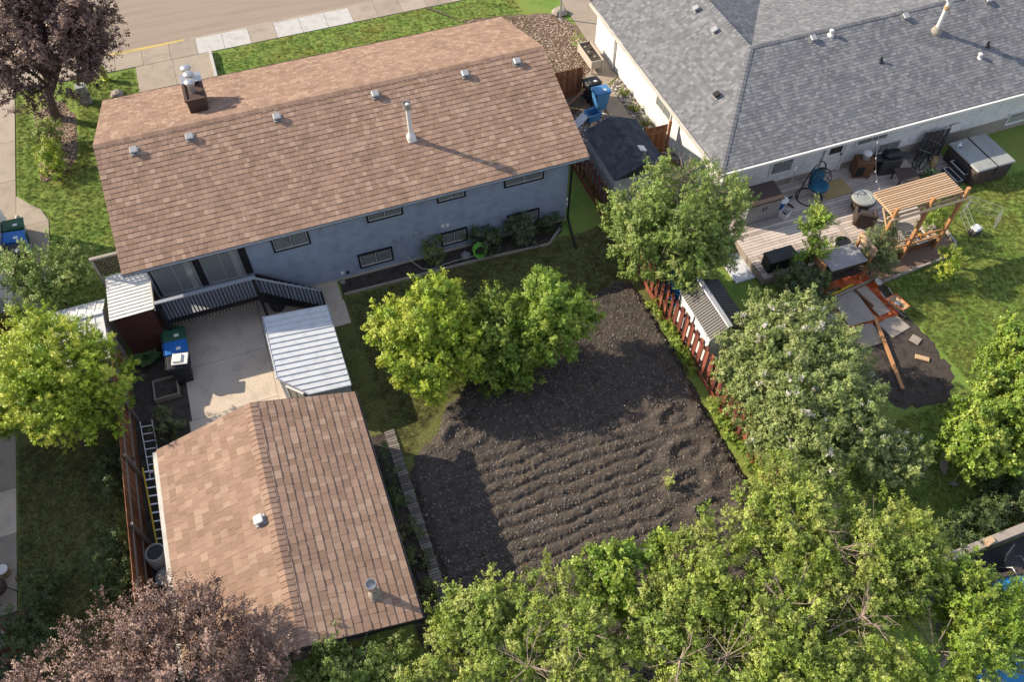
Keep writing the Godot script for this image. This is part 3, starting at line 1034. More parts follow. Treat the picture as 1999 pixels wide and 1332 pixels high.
	for q in [[[Vector2(-11.2, -39.9), Vector2(-10.5, -37.8), Vector2(-10.35, -33), Vector2(-9.5, -32.5), Vector2(-8.5, -34), Vector2(-8.4, -38), Vector2(-9.3, -38.9), Vector2(-5.6, -39.9), Vector2(-5.6, -31), Vector2(-6.0, -24.5), Vector2(-9.9, -24.5), Vector2(-9.9, -30.2), Vector2(-11.2, -32.3)], 10400, gp], [rect(-1.75, 14.3, -39.9, -32.0), 14000, gp], [[Vector2(25.1, -18.3), Vector2(31, -18.4), Vector2(32, -8), Vector2(21.2, -9.4), Vector2(21, -13), Vector2(20.8, -15.0), Vector2(25, -15.5)], 18000, gp], [rect(-11.25, -7.45, -19, -8.5), 7000, [Color(0.08, 0.095, 0.045), Color(0.10, 0.11, 0.055), Color(0.13, 0.125, 0.07)]], [[Vector2(0.9, -21.6), Vector2(12.1, -21.6), Vector2(12, -18.9), Vector2(8.6, -17.8), Vector2(2.9, -15.6), Vector2(1.1, -14), Vector2(0.9, -20)], 8400, dp], [rect(15, 20, -9.5, -4.6), 4400, gp]]:  # blades of the left lawn are darkened and greyed to paint in its shade
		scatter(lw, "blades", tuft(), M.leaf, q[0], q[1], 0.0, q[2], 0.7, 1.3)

var BROWN := [Color(0.385, 0.262, 0.20), Color(0.345, 0.232, 0.176), Color(0.42, 0.29, 0.222), Color(0.47, 0.335, 0.255)]
var GREY := [Color(0.222, 0.234, 0.258), Color(0.19, 0.20, 0.224), Color(0.255, 0.267, 0.292), Color(0.30, 0.312, 0.335)]
const BW := [0.38, 0.26, 0.22, 0.14]

func blue_house() -> void:
	var t := th("blue_house", "long blue grey stucco house with brown shingle gable roof in the middle", "house", Vector3(2.4, 0, -26.8))
	var w := W(t)
	w.span(-5.6, 10.55, -0.2, 3.9, -30.9, -22.6)
	for x: float in [-5.6, 10.55]:
		w.tri(Vector3(x, 3.9, -30.9), Vector3(x, 3.9, -22.6), Vector3(x, 5.45, -26.76), Vector3(x, 0, 0) - Vector3(2.4, 0, 0))
	pt(t, "wall", w, M.stucco_blue)
	var fd := W(t)
	fd.span(-5.62, 10.57, -0.1, 0.12, -30.92, -22.585)
	pt(t, "foundation", fd, M.patio)
	# roof
	var r := W(t)
	var E0 := Vector3(-6.13, 3.985, -21.8)
	var R0 := Vector3(-6.13, 5.625, -26.76)
	var F0 := Vector3(-6.13, 3.985, -31.72)
	var L := Vector3(17.15, 0, 0)
	var dn := Vector3(0, -0.16, 0)
	r.quad(E0, E0 + L, R0 + L, R0, Vector3.UP)
	r.quad(F0, F0 + L, R0 + L, R0, Vector3.UP)
	r.quad(E0 + dn, E0 + L + dn, R0 + L + dn, R0 + dn, Vector3.DOWN)
	r.quad(F0 + dn, F0 + L + dn, R0 + L + dn, R0 + dn, Vector3.DOWN)
	for k: Vector3 in [Vector3.ZERO, L]:
		var o := Vector3.LEFT if k == Vector3.ZERO else Vector3.RIGHT
		r.quad(E0 + k, R0 + k, R0 + k + dn, E0 + k + dn, o)
		r.quad(F0 + k, R0 + k, R0 + k + dn, F0 + k + dn, o)
	var roof := pt(t, "roof", r, M.brown_sheet)
	var ls := []
	var off := -t.position
	var S := 5.224
	var n1 := Vector3(0, 4.96, 1.64).normalized()
	var n2 := Vector3(0, 4.96, -1.64).normalized()
	var f := func(_v): return [0.0, 17.15]
	shingles(ls, E0 + off + n1 * 0.004, Vector3(0, 1.64, -4.96).normalized(), n1, S, 25, f, 0.017, 4, BW, 0.13, 0.27)
	shingles(ls, F0 + L + off + n2 * 0.004, Vector3(0, 1.64, 4.96).normalized(), n2, S, 25, f, 0.017, 4, BW, 0.13, 0.27)
	lay(roof, t.position, ls, BROWN, "brown_shingle", 296)
	caps(roof, off, R0 + Vector3(0, 0.004, 0), R0 + L, n1, n2, "brown_shingle", 3, 0.17, 0.21)
	# gutters and trim
	var g := W(t)
	g.span(-6.13, 11.02, 3.85, 3.955, -21.93, -21.80)
	pt(t, "gutter", g, M.gutter_blue)
	var fb := W(t)
	fb.span(-6.13, 11.02, 3.80, 3.955, -31.85, -31.73)
	pt(t, "gutter", fb, M.brown_sheet)
	for i in 20:
		var bk := W(t)
		bk.box(Vector3(-5.8 + i * 0.86, 3.90, -21.79), Vector3(0.035, 0.1, 0.02))
		pt(t, "gutter_bracket", bk, M.galv)
	var so := W(t)
	so.span(-6.1, 11.0, 3.78, 3.80, -22.62, -21.94)
	pt(t, "soffit", so, M.gutter_blue)
	var ds := W(t)
	ds.tube([Vector3(10.9, 3.85, -21.75), Vector3(10.66, 3.6, -22.5), Vector3(10.62, 0.25, -22.52), Vector3(10.6, 0.12, -22.3), Vector3(10.35, 0.06, -20.9)], 0.045, 8)
	pt(t, "downspout", ds, M.black_metal)
	# windows on the back wall
	var zf := -22.6
	for q in [[-0.5, 2.96, 1.24, 0.9, false], [3.08, 3.14, 1.26, 0.66, false], [5.7, 3.2, 1.0, 0.6, false], [8.66, 3.13, 1.5, 0.66, true], [2.44, 0.80, 1.24, 0.62, true], [5.68, 0.80, 0.98, 0.6, true], [8.64, 0.80, 1.26, 0.62, true]]:
		window(t, Vector3(q[0], q[1], zf) + off, q[2], q[3], M.black, M.white, 0.0, 2, q[4])
	for q in [[3.4, 1.47, 0.24, 0.24], [4.17, 1.47, 0.24, 0.24], [5.25, 1.55, 0.15, 0.16], [5.44, 1.54, 0.15, 0.16], [1.04, 0.42, 0.15, 0.14]]:
		var v := W(t)
		v.bev(Vector3(q[0], q[1], zf + 0.03), Vector3(q[2], q[3], 0.06), 0.012)
		for k in 3:
			v.box(Vector3(q[0], q[1] - q[3] * 0.3 + k * q[3] * 0.3, zf + 0.066), Vector3(q[2] * 0.8, 0.012, 0.012))
		pt(t, "wall_vent", v, M.gutter_blue if q[2] > 0.2 else M.white)
	var ex := W(t)
	ex.tube([Vector3(1.24, 0.40, zf), Vector3(1.24, 0.40, zf + 0.08)], 0.055, 12)
	pt(t, "exhaust_pipe", ex, M.black)
	var tp := W(t)
	tp.tube([Vector3(3.55, 0.8, zf), Vector3(3.55, 0.8, zf + 0.09), Vector3(3.55, 0.74, zf + 0.11)], 0.018, 6)
	pt(t, "tap", tp, M.galv)
	for y: float in [1.0, 0.72]:
		var mt := W(t)
		mt.bev(Vector3(10.63, y, -22.75), Vector3(0.12, 0.17, 0.15), 0.02)
		pt(t, "meter_box", mt, M.white)
	# patio doors on the deck
	for q in [[-4.72, 1.42], [-3.08, 1.36]]:
		var d := Node3D.new()
		d.name = "patio_door"
		t.add_child(d, true)
		d.position = Vector3(q[0], 2.68, zf) + off
		var ww: float = q[1]
		pt(d, "dark_interior", bx(Vector3(0, 0, 0.004), Vector3(ww, 1.96, 0.008)), M.dark_room)
		var cu := Mb.new()
		for k in 7:
			cu.tube([Vector3(ww * 0.28 + k * 0.03, -0.95, 0.018), Vector3(ww * 0.28 + k * 0.03, 0.95, 0.018)], 0.012, 5)
		pt(d, "curtain", cu, M.offwhite)
		for s in [-1, 1]:
			pt(d, "pane", bx(Vector3(ww * 0.25 * s, 0, 0.05 + 0.01 * s), Vector3(ww * 0.46, 1.86, 0.008)), M.glass)
			var fr := Mb.new()
			for e: float in [-0.5, 0.5]:
				fr.box(Vector3(ww * 0.25 * s + e * ww * 0.47, 0, 0.05 + 0.01 * s), Vector3(0.035, 1.95, 0.05))
				fr.box(Vector3(ww * 0.25 * s, e * 1.91, 0.05 + 0.01 * s), Vector3(ww * 0.47 - 0.035, 0.045, 0.05))
			pt(d, "frame", fr, M.grey_metal)
	for q in [[-5.52, -5.44], [-4.0, -3.77], [-2.39, -2.13]]:
		var pz := W(t)
		pz.span(q[0], q[1], 1.72, 3.78, -22.61, -22.55)
		pt(t, "black_panel", pz, M.black)
	# deck with boards, railing and a flight of steps
	for i in 8:
		var b := W(t)
		b.span(-5.55, -2.1, 1.63, 1.67, -22.55 + i * 0.14, -22.55 + i * 0.14 + 0.132)
		pt(t, "deck_board", b, M.deck_grey)
	var jo := W(t)
	jo.span(-5.55, -2.1, 1.40, 1.628, -22.55, -22.5)
	jo.span(-5.55, -2.1, 1.40, 1.628, -21.50, -21.44)
	jo.span(-5.55, -5.5, 1.40, 1.628, -22.5, -21.5)
	jo.span(-2.15, -2.1, 1.40, 1.628, -22.5, -21.5)
	jo.span(-3.8, -3.75, 1.40, 1.628, -22.5, -21.5)
	pt(t, "deck_frame", jo, M.black)
	for x: float in [-5.5, -2.13]:
		var po := W(t)
		po.span(x - 0.05, x + 0.05, 0.0, 2.6, -21.5, -21.4)
		pt(t, "post", po, M.black)
	var tr := W(t)
	tr.span(-5.6, -2.08, 2.60, 2.65, -21.52, -21.38)
	pt(t, "top_rail", tr, M.deck_grey)
	var br := W(t)
	br.span(-5.5, -2.1, 1.50, 1.56, -21.435, -21.395)
	pt(t, "bottom_rail", br, M.black)
	for i in 27:
		var bl := W(t)
		bl.span(-5.4 + i * 0.123, -5.4 + i * 0.123 + 0.04, 1.36, 2.598, -21.395, -21.355)
		pt(t, "baluster", bl, M.black)
	var ns := 9
	for i in ns:
		var s := W(t)
		var xx := -2.08 + i * 0.235
		var yy := 1.49 - i * 0.168
		s.span(xx, xx + 0.27, yy - 0.04, yy, -22.35, -21.5)
		pt(t, "step", s, M.deck_grey)
	for z: float in [-22.4, -21.46]:
		var sr := W(t)
		var A := Vector3(-2.1, 1.52, z)
		var B := Vector3(0.0, 0.0, z)
		for e: float in [-0.025, 0.025]:
			var k := Vector3(0, 0, e)
			sr.quad(A + k, B + k, B + k + Vector3(0.0, 0.02, 0), A + k + Vector3(0, 0.28, 0) - Vector3(0, 0.0, 0), k)
			sr.quad(A + k, B + k, B + k - Vector3(0.25, 0, 0), A + k - Vector3(0, 0.3, 0), k)
		sr.quad(A + Vector3(0, 0.28, -0.025), A + Vector3(0, 0.28, 0.025), B + Vector3(0, 0.02, 0.025), B + Vector3(0, 0.02, -0.025), Vector3.UP)
		pt(t, "stringer", sr, M.black)
	var hr := W(t)
	hr.tube([Vector3(-2.1, 2.62, -21.43), Vector3(0.02, 1.02, -21.43)], 0.045, 6)
	pt(t, "hand_rail", hr, M.deck_grey)
	var np := W(t)
	np.span(-0.02, 0.06, 0.0, 1.02, -21.47, -21.39)
	pt(t, "post", np, M.black)
	for i in 16:
		var x := -1.98 + i * 0.124
		var yb := 1.45 - (x + 2.1) * 0.72
		var bl := W(t)
		bl.span(x, x + 0.04, yb - 0.1, yb + 1.1, -21.395, -21.355)
		pt(t, "baluster", bl, M.black)
	# chimney chase with three round caps
	var c := Node3D.new()
	c.name = "chimney"
	t.add_child(c)
	c.position = Vector3(-2.36, 4.6, -28.55) + off
	var cb := Mb.new()
	cb.span(-0.33, 0.33, 0.0, 1.2, -0.85, 0.7)
	pt(c, "chase", cb, M.brown_sheet)
	var rim := Mb.new()
	rim.span(-0.38, -0.28, 1.2, 1.26, -0.9, 0.75)
	rim.span(0.28, 0.38, 1.2, 1.26, -0.9, 0.75)
	rim.span(-0.28, 0.28, 1.2, 1.26, 0.65, 0.75)
	pt(c, "rim", rim, M.brown_sheet)
	pt(c, "metal_plate", bx(Vector3(0, 1.275, -0.62), Vector3(0.78, 0.02, 0.6), 0.006), M.galv)
	for q in [[-0.05, -0.75], [0.0, -0.32], [-0.02, 0.18]]:
		var k := Mb.new()
		k.lathe([Vector2(0.10, 1.1), Vector2(0.10, 1.5), Vector2(0.145, 1.5), Vector2(0.145, 1.6), Vector2(0.2, 1.62), Vector2(0.19, 1.68), Vector2(0.1, 1.73), Vector2(0.001, 1.74)], Vector3(q[0], 0, q[1]), 18)
		pt(c, "round_cap", k, M.galv)
	var tl := Basis(Vector3.RIGHT, 0.319)
	var vl := ["brown roof vent nearest the roof's left end", "second brown roof vent from the left, below the chimney", "grey roof vent on the brown roof, right of the one below the chimney", "grey box vent on the brown roof just above the tall white flue", "grey box vent on the brown roof, right of the flue", "grey box vent nearest the right end of the brown roof"]
	vl[0] = "grey box vent nearest the left end of the long brown roof"
	vl[1] = "grey box vent on the brown roof just in front of the chimney"
	var vp := [Vector3(-4.81, 5.44, -26.16), Vector3(-2.86, 5.45, -26.2), Vector3(0.3, 5.46, -26.21), Vector3(4.02, 5.47, -26.23), Vector3(7.59, 5.47, -26.25), Vector3(9.73, 5.48, -26.28)]
	for i in 6:
		roof_vent(vl[i], vp[i], tl, M.grey_metal, "box vents on the brown house roof")
	flue("tall white flue pipe with open cap on the brown house roof", Vector3(4.78, 4.78, -24.2), 1.62, 0.085, M.white, M.galv, tl)

func garage() -> void:
	var t := th("garage", "detached garage with brown shingle gable roof near the bottom left", "garage", Vector3(-3.0, 0, -11.6))
	var off := -t.position
	var w := W(t)
	w.span(-5.75, -0.2, -0.1, 2.45, -15.2, -8.6)
	for z: float in [-15.2, -8.6]:
		w.tri(Vector3(-5.75, 2.45, z), Vector3(-0.2, 2.45, z), Vector3(-2.99, 3.38, z), Vector3(0, 0, z + 11.6))
	pt(t, "wall", w, M.brown_dark)
	var r := W(t)
	var A := Vector3(-6.12, 2.485, -15.53)
	var B := Vector3(0.145, 2.485, -15.53)
	var R := Vector3(-2.99, 3.50, -15.53)
	var L := Vector3(0, 0, 7.82)
	var dn := Vector3(0, -0.14, 0)
	for k in [[A, Vector3.LEFT], [B, Vector3.RIGHT]]:
		r.quad(k[0], k[0] + L, R + L, R, Vector3.UP)
		r.quad(k[0] + dn, k[0] + L + dn, R + L + dn, R + dn, Vector3.DOWN)
		r.quad(k[0], k[0] + L, k[0] + L + dn, k[0] + dn, k[1])
		r.quad(k[0], R, R + dn, k[0] + dn, Vector3.FORWARD)
		r.quad(k[0] + L, R + L, R + L + dn, k[0] + L + dn, Vector3.BACK)
	var roof := pt(t, "roof", r, M.brown_sheet)
	var ls := []
	var n1 := Vector3(1.015, 3.135, 0).normalized()
	var n2 := Vector3(-1.015, 3.13, 0).normalized()
	var f := func(_v): return [0.0, 7.82]
	shingles(ls, B + L + off + n1 * 0.004, (R - B).normalized(), n1, (R - B).length(), 14, f, 0.02, 4, BW, 0.13, 0.3)
	shingles(ls, A + off + n2 * 0.004, (R - A).normalized(), n2, (R - A).length(), 14, f, 0.02, 4, BW, 0.13, 0.3)
	lay(roof, t.position, ls, BROWN, "brown_shingle", 298)
	caps(roof, off, R + L + Vector3(0, 0.004, 0), R, n1, n2, "brown_shingle", 3, 0.2, 0.17)
	var g := W(t)
	g.span(-6.26, -6.13, 2.36, 2.47, -15.5, -7.7)
	pt(t, "gutter", g, M.offwhite)
	var g2 := W(t)
	g2.span(0.15, 0.21, 2.36, 2.475, -15.5, -7.7)
	pt(t, "gutter", g2, M.black_metal)
	for k: Vector3 in [A, B]:
		for z: float in [-15.56, -7.68]:
			var m := W(t)
			var p := Vector3(k.x, k.y - 0.01, z)
			var e := Vector3(R.x, R.y - 0.01, z)
			var o := Vector3(0, 0, -0.025 if z < -10 else 0.025)
			m.quad(p, e, e + dn * 1.2, p + dn * 1.2, o)
			m.quad(p, e, e - o, p - o, Vector3.UP)
			pt(t, "fascia", m, M.black)
	roof_vent("grey box vent on the garage roof, left of its ridge", Vector3(-3.36, 3.39, -11.59), Basis(Vector3.BACK, 0.314), M.white, "")
	flue("short galvanized flue pipe on the right slope of the garage roof", Vector3(-0.9, 2.82, -8.65), 0.85, 0.085, M.stone, M.galv, Basis(Vector3.BACK, -0.314), false)

func metal_shed() -> void:
	var t := th("garden_shed", "pale blue metal roofed shed with a cut corner between house and garage", "shed", Vector3(-1.1, 0, -18.0))
	var off := -t.position
	# outline, roof falls to the right
	var P := [Vector2(-2.2, -20.35), Vector2(0.1, -20.35), Vector2(0.1, -16.6), Vector2(-1.3, -16.6), Vector2(-2.2, -17.55)]
	var hy := func(x: float) -> float: return 1.66 - 0.12 * (x + 2.2)
	var w := W(t)
	for i in 5:
		var a: Vector2 = P[i]
		var b: Vector2 = P[(i + 1) % 5]
		var c := Vector2(-1.1, -18.5)
		var a2 := a.lerp(c, 0.03)
		var b2 := b.lerp(c, 0.03)
		var o := Vector3((a + b).x * 0.5 - c.x, 0, (a + b).y * 0.5 - c.y)
		w.quad(Vector3(a2.x, 0, a2.y), Vector3(b2.x, 0, b2.y), Vector3(b2.x, hy.call(b2.x) - 0.03, b2.y), Vector3(a2.x, hy.call(a2.x) - 0.03, a2.y), o)
	pt(t, "wall", w, M.gutter_blue)
	# roof sheets, each strip its own panel with a raised rib
	var n := 15
	for i in n:
		var z0 := -20.35 + 3.75 * i / n
		var z1 := -20.35 + 3.75 * (i + 1) / n
		var x0 := -2.2
		var x0b := -2.2
		if z0 > -17.55:
			x0 = lerpf(-2.2, -1.3, (z0 + 17.55) / 0.95)
		if z1 > -17.55:
			x0b = lerpf(-2.2, -1.3, (z1 + 17.55) / 0.95)
		var m := W(t)
		var a := Vector3(x0, hy.call(x0), z0)
		var b := Vector3(0.1, hy.call(0.1), z0)
		var c := Vector3(0.1, hy.call(0.1), z1)
		var d := Vector3(x0b, hy.call(x0b), z1)
		m.quad(a, b, c, d, Vector3.UP)
		var u := Vector3(0, 0.035, 0)
		var k := Vector3(0, 0, 0.035)
		m.quad(a + u, b + u, b + u + k, a + u + k, Vector3.UP)
		m.quad(a, b, b + u, a + u, Vector3.FORWARD)
		m.quad(a + k, b + k, b + u + k, a + u + k, Vector3.BACK)
		pt(t, "roof_panel", m, M.sheet_blue)
	var e := W(t)
	for i in 5:
		var a: Vector2 = P[i]
		var b: Vector2 = P[(i + 1) % 5]
		e.tube([Vector3(a.x, hy.call(a.x) - 0.02, a.y), Vector3(b.x, hy.call(b.x) - 0.02, b.y)], 0.035, 6)
	pt(t, "eave_trim", e, M.gutter_blue)
	var mid := Vector3(-1.73, 0.95, -17.03)
	window(t, mid + off, 0.62, 0.95, M.white, M.white, -0.81, 2, false, 0.05)

func left_side() -> void:
	# dark red lean-to shed with a white sheet roof at the corner of the blue house
	var t := th("lean_to_shed", "dark red lean-to shed with white metal roof, at the corner of the blue house", "shed", Vector3(-6.4, 0, -22.4))
	var off := -t.position
	var w := W(t)
	w.span(-7.1, -5.75, -0.05, 2.3, -23.4, -21.45)
	pt(t, "wall", w, M.maroon)
	for i in 13:
		var z := -23.55 + i * 0.166
		var m := W(t)
		m.box(Vector3(-6.42, 2.40 , z + 0.08), Vector3(1.5, 0.02, 0.16), Basis(Vector3.BACK, 0.03))
		m.box(Vector3(-6.42, 2.422, z + 0.012), Vector3(1.5, 0.03, 0.022), Basis(Vector3.BACK, 0.03))
		pt(t, "roof_panel", m, M.sheet_white)
	var tr := W(t)
	tr.span(-5.66, -5.62, 2.3, 2.47, -23.55, -21.4)
	pt(t, "roof_trim", tr, M.offwhite)
	# privacy lattice above it
	var l := th("lattice_screen", "dark wooden lattice screen with a top beam behind the white roofed lean-to", "lattice", Vector3(-6.55, 0, -23.62))
	var bm := W(l)
	bm.span(-7.35, -5.75, 3.28, 3.36, -23.68, -23.56)
	pt(l, "top_beam", bm, M.stone)
	for x: float in [-7.3, -5.8]:
		var po := W(l)
		po.span(x - 0.04, x + 0.04, 0.0, 3.279, -23.66, -23.58)
		pt(l, "post", po, M.stone)
	for i in 16:
		for s in [-1, 1]:
			var x := -8.2 + i * 0.17
			var p0 := Vector2(x, 2.45) if s > 0 else Vector2(x + 0.82, 2.45)
			var p1 := p0 + Vector2(0.82 * s, 0.82)
			# keep what lies between the posts
			if minf(p0.x, p1.x) > -5.84 or maxf(p0.x, p1.x) < -7.26:
				continue
			var ta := 0.0
			var tb := 1.0
			for lim: float in [-7.26, -5.84]:
				var k := (lim - p0.x) / (p1.x - p0.x)
				if k > 0.0 and k < 1.0:
					if (p0.x < -7.26 and lim == -7.26) or (p0.x > -5.84 and lim == -5.84):
						ta = maxf(ta, k)
					else:
						tb = minf(tb, k)
			var a := p0.lerp(p1, ta)
			var b := p0.lerp(p1, tb)
			var m := W(l)
			m.box(Vector3((a.x + b.x) * 0.5, (a.y + b.y) * 0.5, -23.62 + 0.008 * s), Vector3(a.distance_to(b), 0.045, 0.014), Basis(Vector3.BACK, PI / 4 * s))
			pt(l, "slat", m, M.brown_dark)
	# pale metal shed of the neighbour, half hidden by the trees
	var s := th("tin_shed", "pale blue white tin shed behind the bright green tree on the left", "shed", Vector3(-8.3, 0, -21.8))
	var sw := W(s)
	sw.span(-9.1, -7.45, 0.0, 1.9, -22.9, -20.3)
	pt(s, "wall", sw, M.sheet_white)
	for q in [[-23.0, -22.0], [-20.2, -22.0]]:
		for i in 6:
			var m := W(s)
			var x0 := -9.2 + i * 0.3
			m.quad(Vector3(x0, 1.9, q[0]), Vector3(x0 + 0.29, 1.9, q[0]), Vector3(x0 + 0.29, 2.3, q[1]), Vector3(x0, 2.3, q[1]), Vector3.UP)
			m.box(Vector3(x0 + 0.295, 2.1, (q[0] + q[1]) * 0.5), Vector3(0.03, 0.04, absf(q[1] - q[0])), Basis(Vector3.RIGHT, -atan2(0.4, q[1] - q[0])) if q[1] < q[0] else Basis(Vector3.RIGHT, -atan2(0.4, q[1] - q[0])))
			pt(s, "roof_panel", m, M.sheet_white)
	pt(s, "ridge_cap", W(s), M.sheet_blue).mesh = bx(Vector3(-8.3, 2.32, -22.0) - s.position, Vector3(1.85, 0.05, 0.2), 0.01).mesh()
	# neighbour's white house on the left edge, and the wing out of view that shades the left lawn
	var h := th("white_house", "white walled house at the left edge with bins standing against it", "house", Vector3(-14, 0, -24))
	var hw := W(h)
	hw.span(-19, -11.42, -0.1, 3.2, -30.35, -25.4)
	pt(h, "wall", hw, M.stucco_white)
	var hr := W(h)
	hr.quad(Vector3(-19, 3.25, -30.4), Vector3(-11.5, 3.25, -30.4), Vector3(-12.8, 3.9, -27.9), Vector3(-19, 3.9, -27.9), Vector3.UP)
	hr.quad(Vector3(-19, 3.25, -25.3), Vector3(-11.5, 3.25, -25.3), Vector3(-12.8, 3.9, -27.9), Vector3(-19, 3.9, -27.9), Vector3.UP)
	hr.tri(Vector3(-11.5, 3.25, -30.4), Vector3(-11.5, 3.25, -25.3), Vector3(-12.8, 3.9, -27.9), Vector3(1, 1, 0))
	hr.span(-19, -11.5, 3.2, 3.24, -30.4, -25.3)
	pt(h, "roof", hr, M.charcoal)
	var h2 := W(h)
	h2.span(-21, -12.9, -0.1, 4.3, -25.35, -5.0)
	pt(h, "wall", h2, M.stucco_white)
	var r2 := W(h)
	r2.span(-21.3, -12.6, 4.3, 4.55, -25.6, -4.7)
	pt(h, "roof", r2, M.charcoal)
	var pp := W(h)
	pp.tube([Vector3(-11.45, 0.1, -29.3), Vector3(-11.2, 0.05, -30.9)], 0.05, 8)
	pp.tube([Vector3(-11.45, 0.12, -29.1), Vector3(-11.5, 0.6, -30.2)], 0.05, 8)
	pt(h, "drain_pipe", pp, M.offwhite)
	# bins against it
	bin("dark green wheeled bin against the white house on the left", Vector3(-10.95, 0, -29.25), 0.06, M.bin_green, "bins against the white house")
	bin("blue wheeled bin against the white house, between green and black", Vector3(-10.92, 0, -28.5), -0.05, M.bin_blue, "bins against the white house")
	bin("black wheeled bin against the white house, partly under the small tree", Vector3(-10.88, 0, -27.75), 0.03, M.bin_black, "bins against the white house")
	var gz := th("low_red_fence", "dark red brown low board fence behind the white house corner, left edge", "fence", Vector3(-11, 0, -24.3))
	for i in 12:
		pt(gz, "board", bx(Vector3(-0.8 + i * 0.145, 0.6, 0), Vector3(0.135, 1.2 + rc(-0.01, 0.01), 0.02)), M["red%d" % (2 * (i % 2) + 1)])
	pt(gz, "rail", bx(Vector3(0, 0.9, -0.03), Vector3(1.75, 0.08, 0.036)), M.red3)
	var bd := th("ramp_rail", "pale grey metal hand rail at the left edge below the red fence", "hand rail", Vector3(-11.3, 0, -22.9))
	var bm2 := Mb.new()
	bm2.tube([Vector3(-0.7, 1.0, -1.0), Vector3(0.15, 0.9, 0.5)], 0.05, 8)
	pt(bd, "rail", bm2, M.white)
	for p: Vector3 in [Vector3(-0.55, 0, -0.72), Vector3(0.1, 0, 0.42)]:
		var m := Mb.new()
		m.tube([p, p + Vector3(0, 0.94, 0)], 0.03, 6)
		pt(bd, "post", m, M.white)
	# kettle grill, pail, garden chair near the left edge
	var k := th("kettle_grill", "dark round kettle grill on legs on the grey path at left", "grill", Vector3(-11.65, 0, -13.65))
	var km := Mb.new()
	km.lathe([Vector2(0.001, 0.42), Vector2(0.16, 0.44), Vector2(0.27, 0.54), Vector2(0.30, 0.66), Vector2(0.29, 0.68), Vector2(0.24, 0.8), Vector2(0.12, 0.88), Vector2(0.001, 0.9)], Vector3.ZERO, 18)
	pt(k, "bowl", km, M.brown_dark)
	for i in 3:
		var lg := Mb.new()
		var a := i * TAU / 3
		lg.tube([Vector3(cos(a) * 0.2, 0.5, sin(a) * 0.2), Vector3(cos(a) * 0.34, 0, sin(a) * 0.34)], 0.015, 6)
		pt(k, "leg", lg, M.black)
	var hd := Mb.new()
	hd.tube([Vector3(-0.08, 0.89, 0), Vector3(-0.08, 0.95, 0), Vector3(0.08, 0.95, 0), Vector3(0.08, 0.89, 0)], 0.012, 6)
	pt(k, "handle", hd, M.black)
	var pl := th("pail", "white and yellow plastic pail on the grey path at left", "pail", Vector3(-11.62, 0, -14.35))
	var pm := Mb.new()
	pm.lathe([Vector2(0.001, 0.0), Vector2(0.13, 0.0), Vector2(0.16, 0.34), Vector2(0.165, 0.36)], Vector3.ZERO, 16)
	pt(pl, "body", pm, M.mat_tan)
	var lm := Mb.new()
	lm.lathe([Vector2(0.17, 0.34), Vector2(0.17, 0.39), Vector2(0.001, 0.40)], Vector3.ZERO, 16)
	pt(pl, "lid", lm, M.white)
	var ch := th("garden_chair", "white slatted garden chair on the red paving at the left edge", "chair", Vector3(-11.7, 0, -12.0), 0.5)
	for i in 5:
		pt(ch, "slat", bx(Vector3(-0.2 + i * 0.1, 0.42, 0), Vector3(0.08, 0.02, 0.5), 0.005), M.white)
		pt(ch, "back_slat", bx(Vector3(-0.2 + i * 0.1, 0.72, -0.28), Vector3(0.07, 0.55, 0.02), 0.005, Basis(Vector3.RIGHT, -0.2)), M.white)
	for x: float in [-0.24, 0.24]:
		pt(ch, "arm", bx(Vector3(x * 1.15, 0.62, -0.02), Vector3(0.07, 0.025, 0.52), 0.005), M.white)
		for z: float in [-0.22, 0.22]:
			pt(ch, "leg", bx(Vector3(x, 0.3, z), Vector3(0.045, 0.6, 0.045)), M.white)

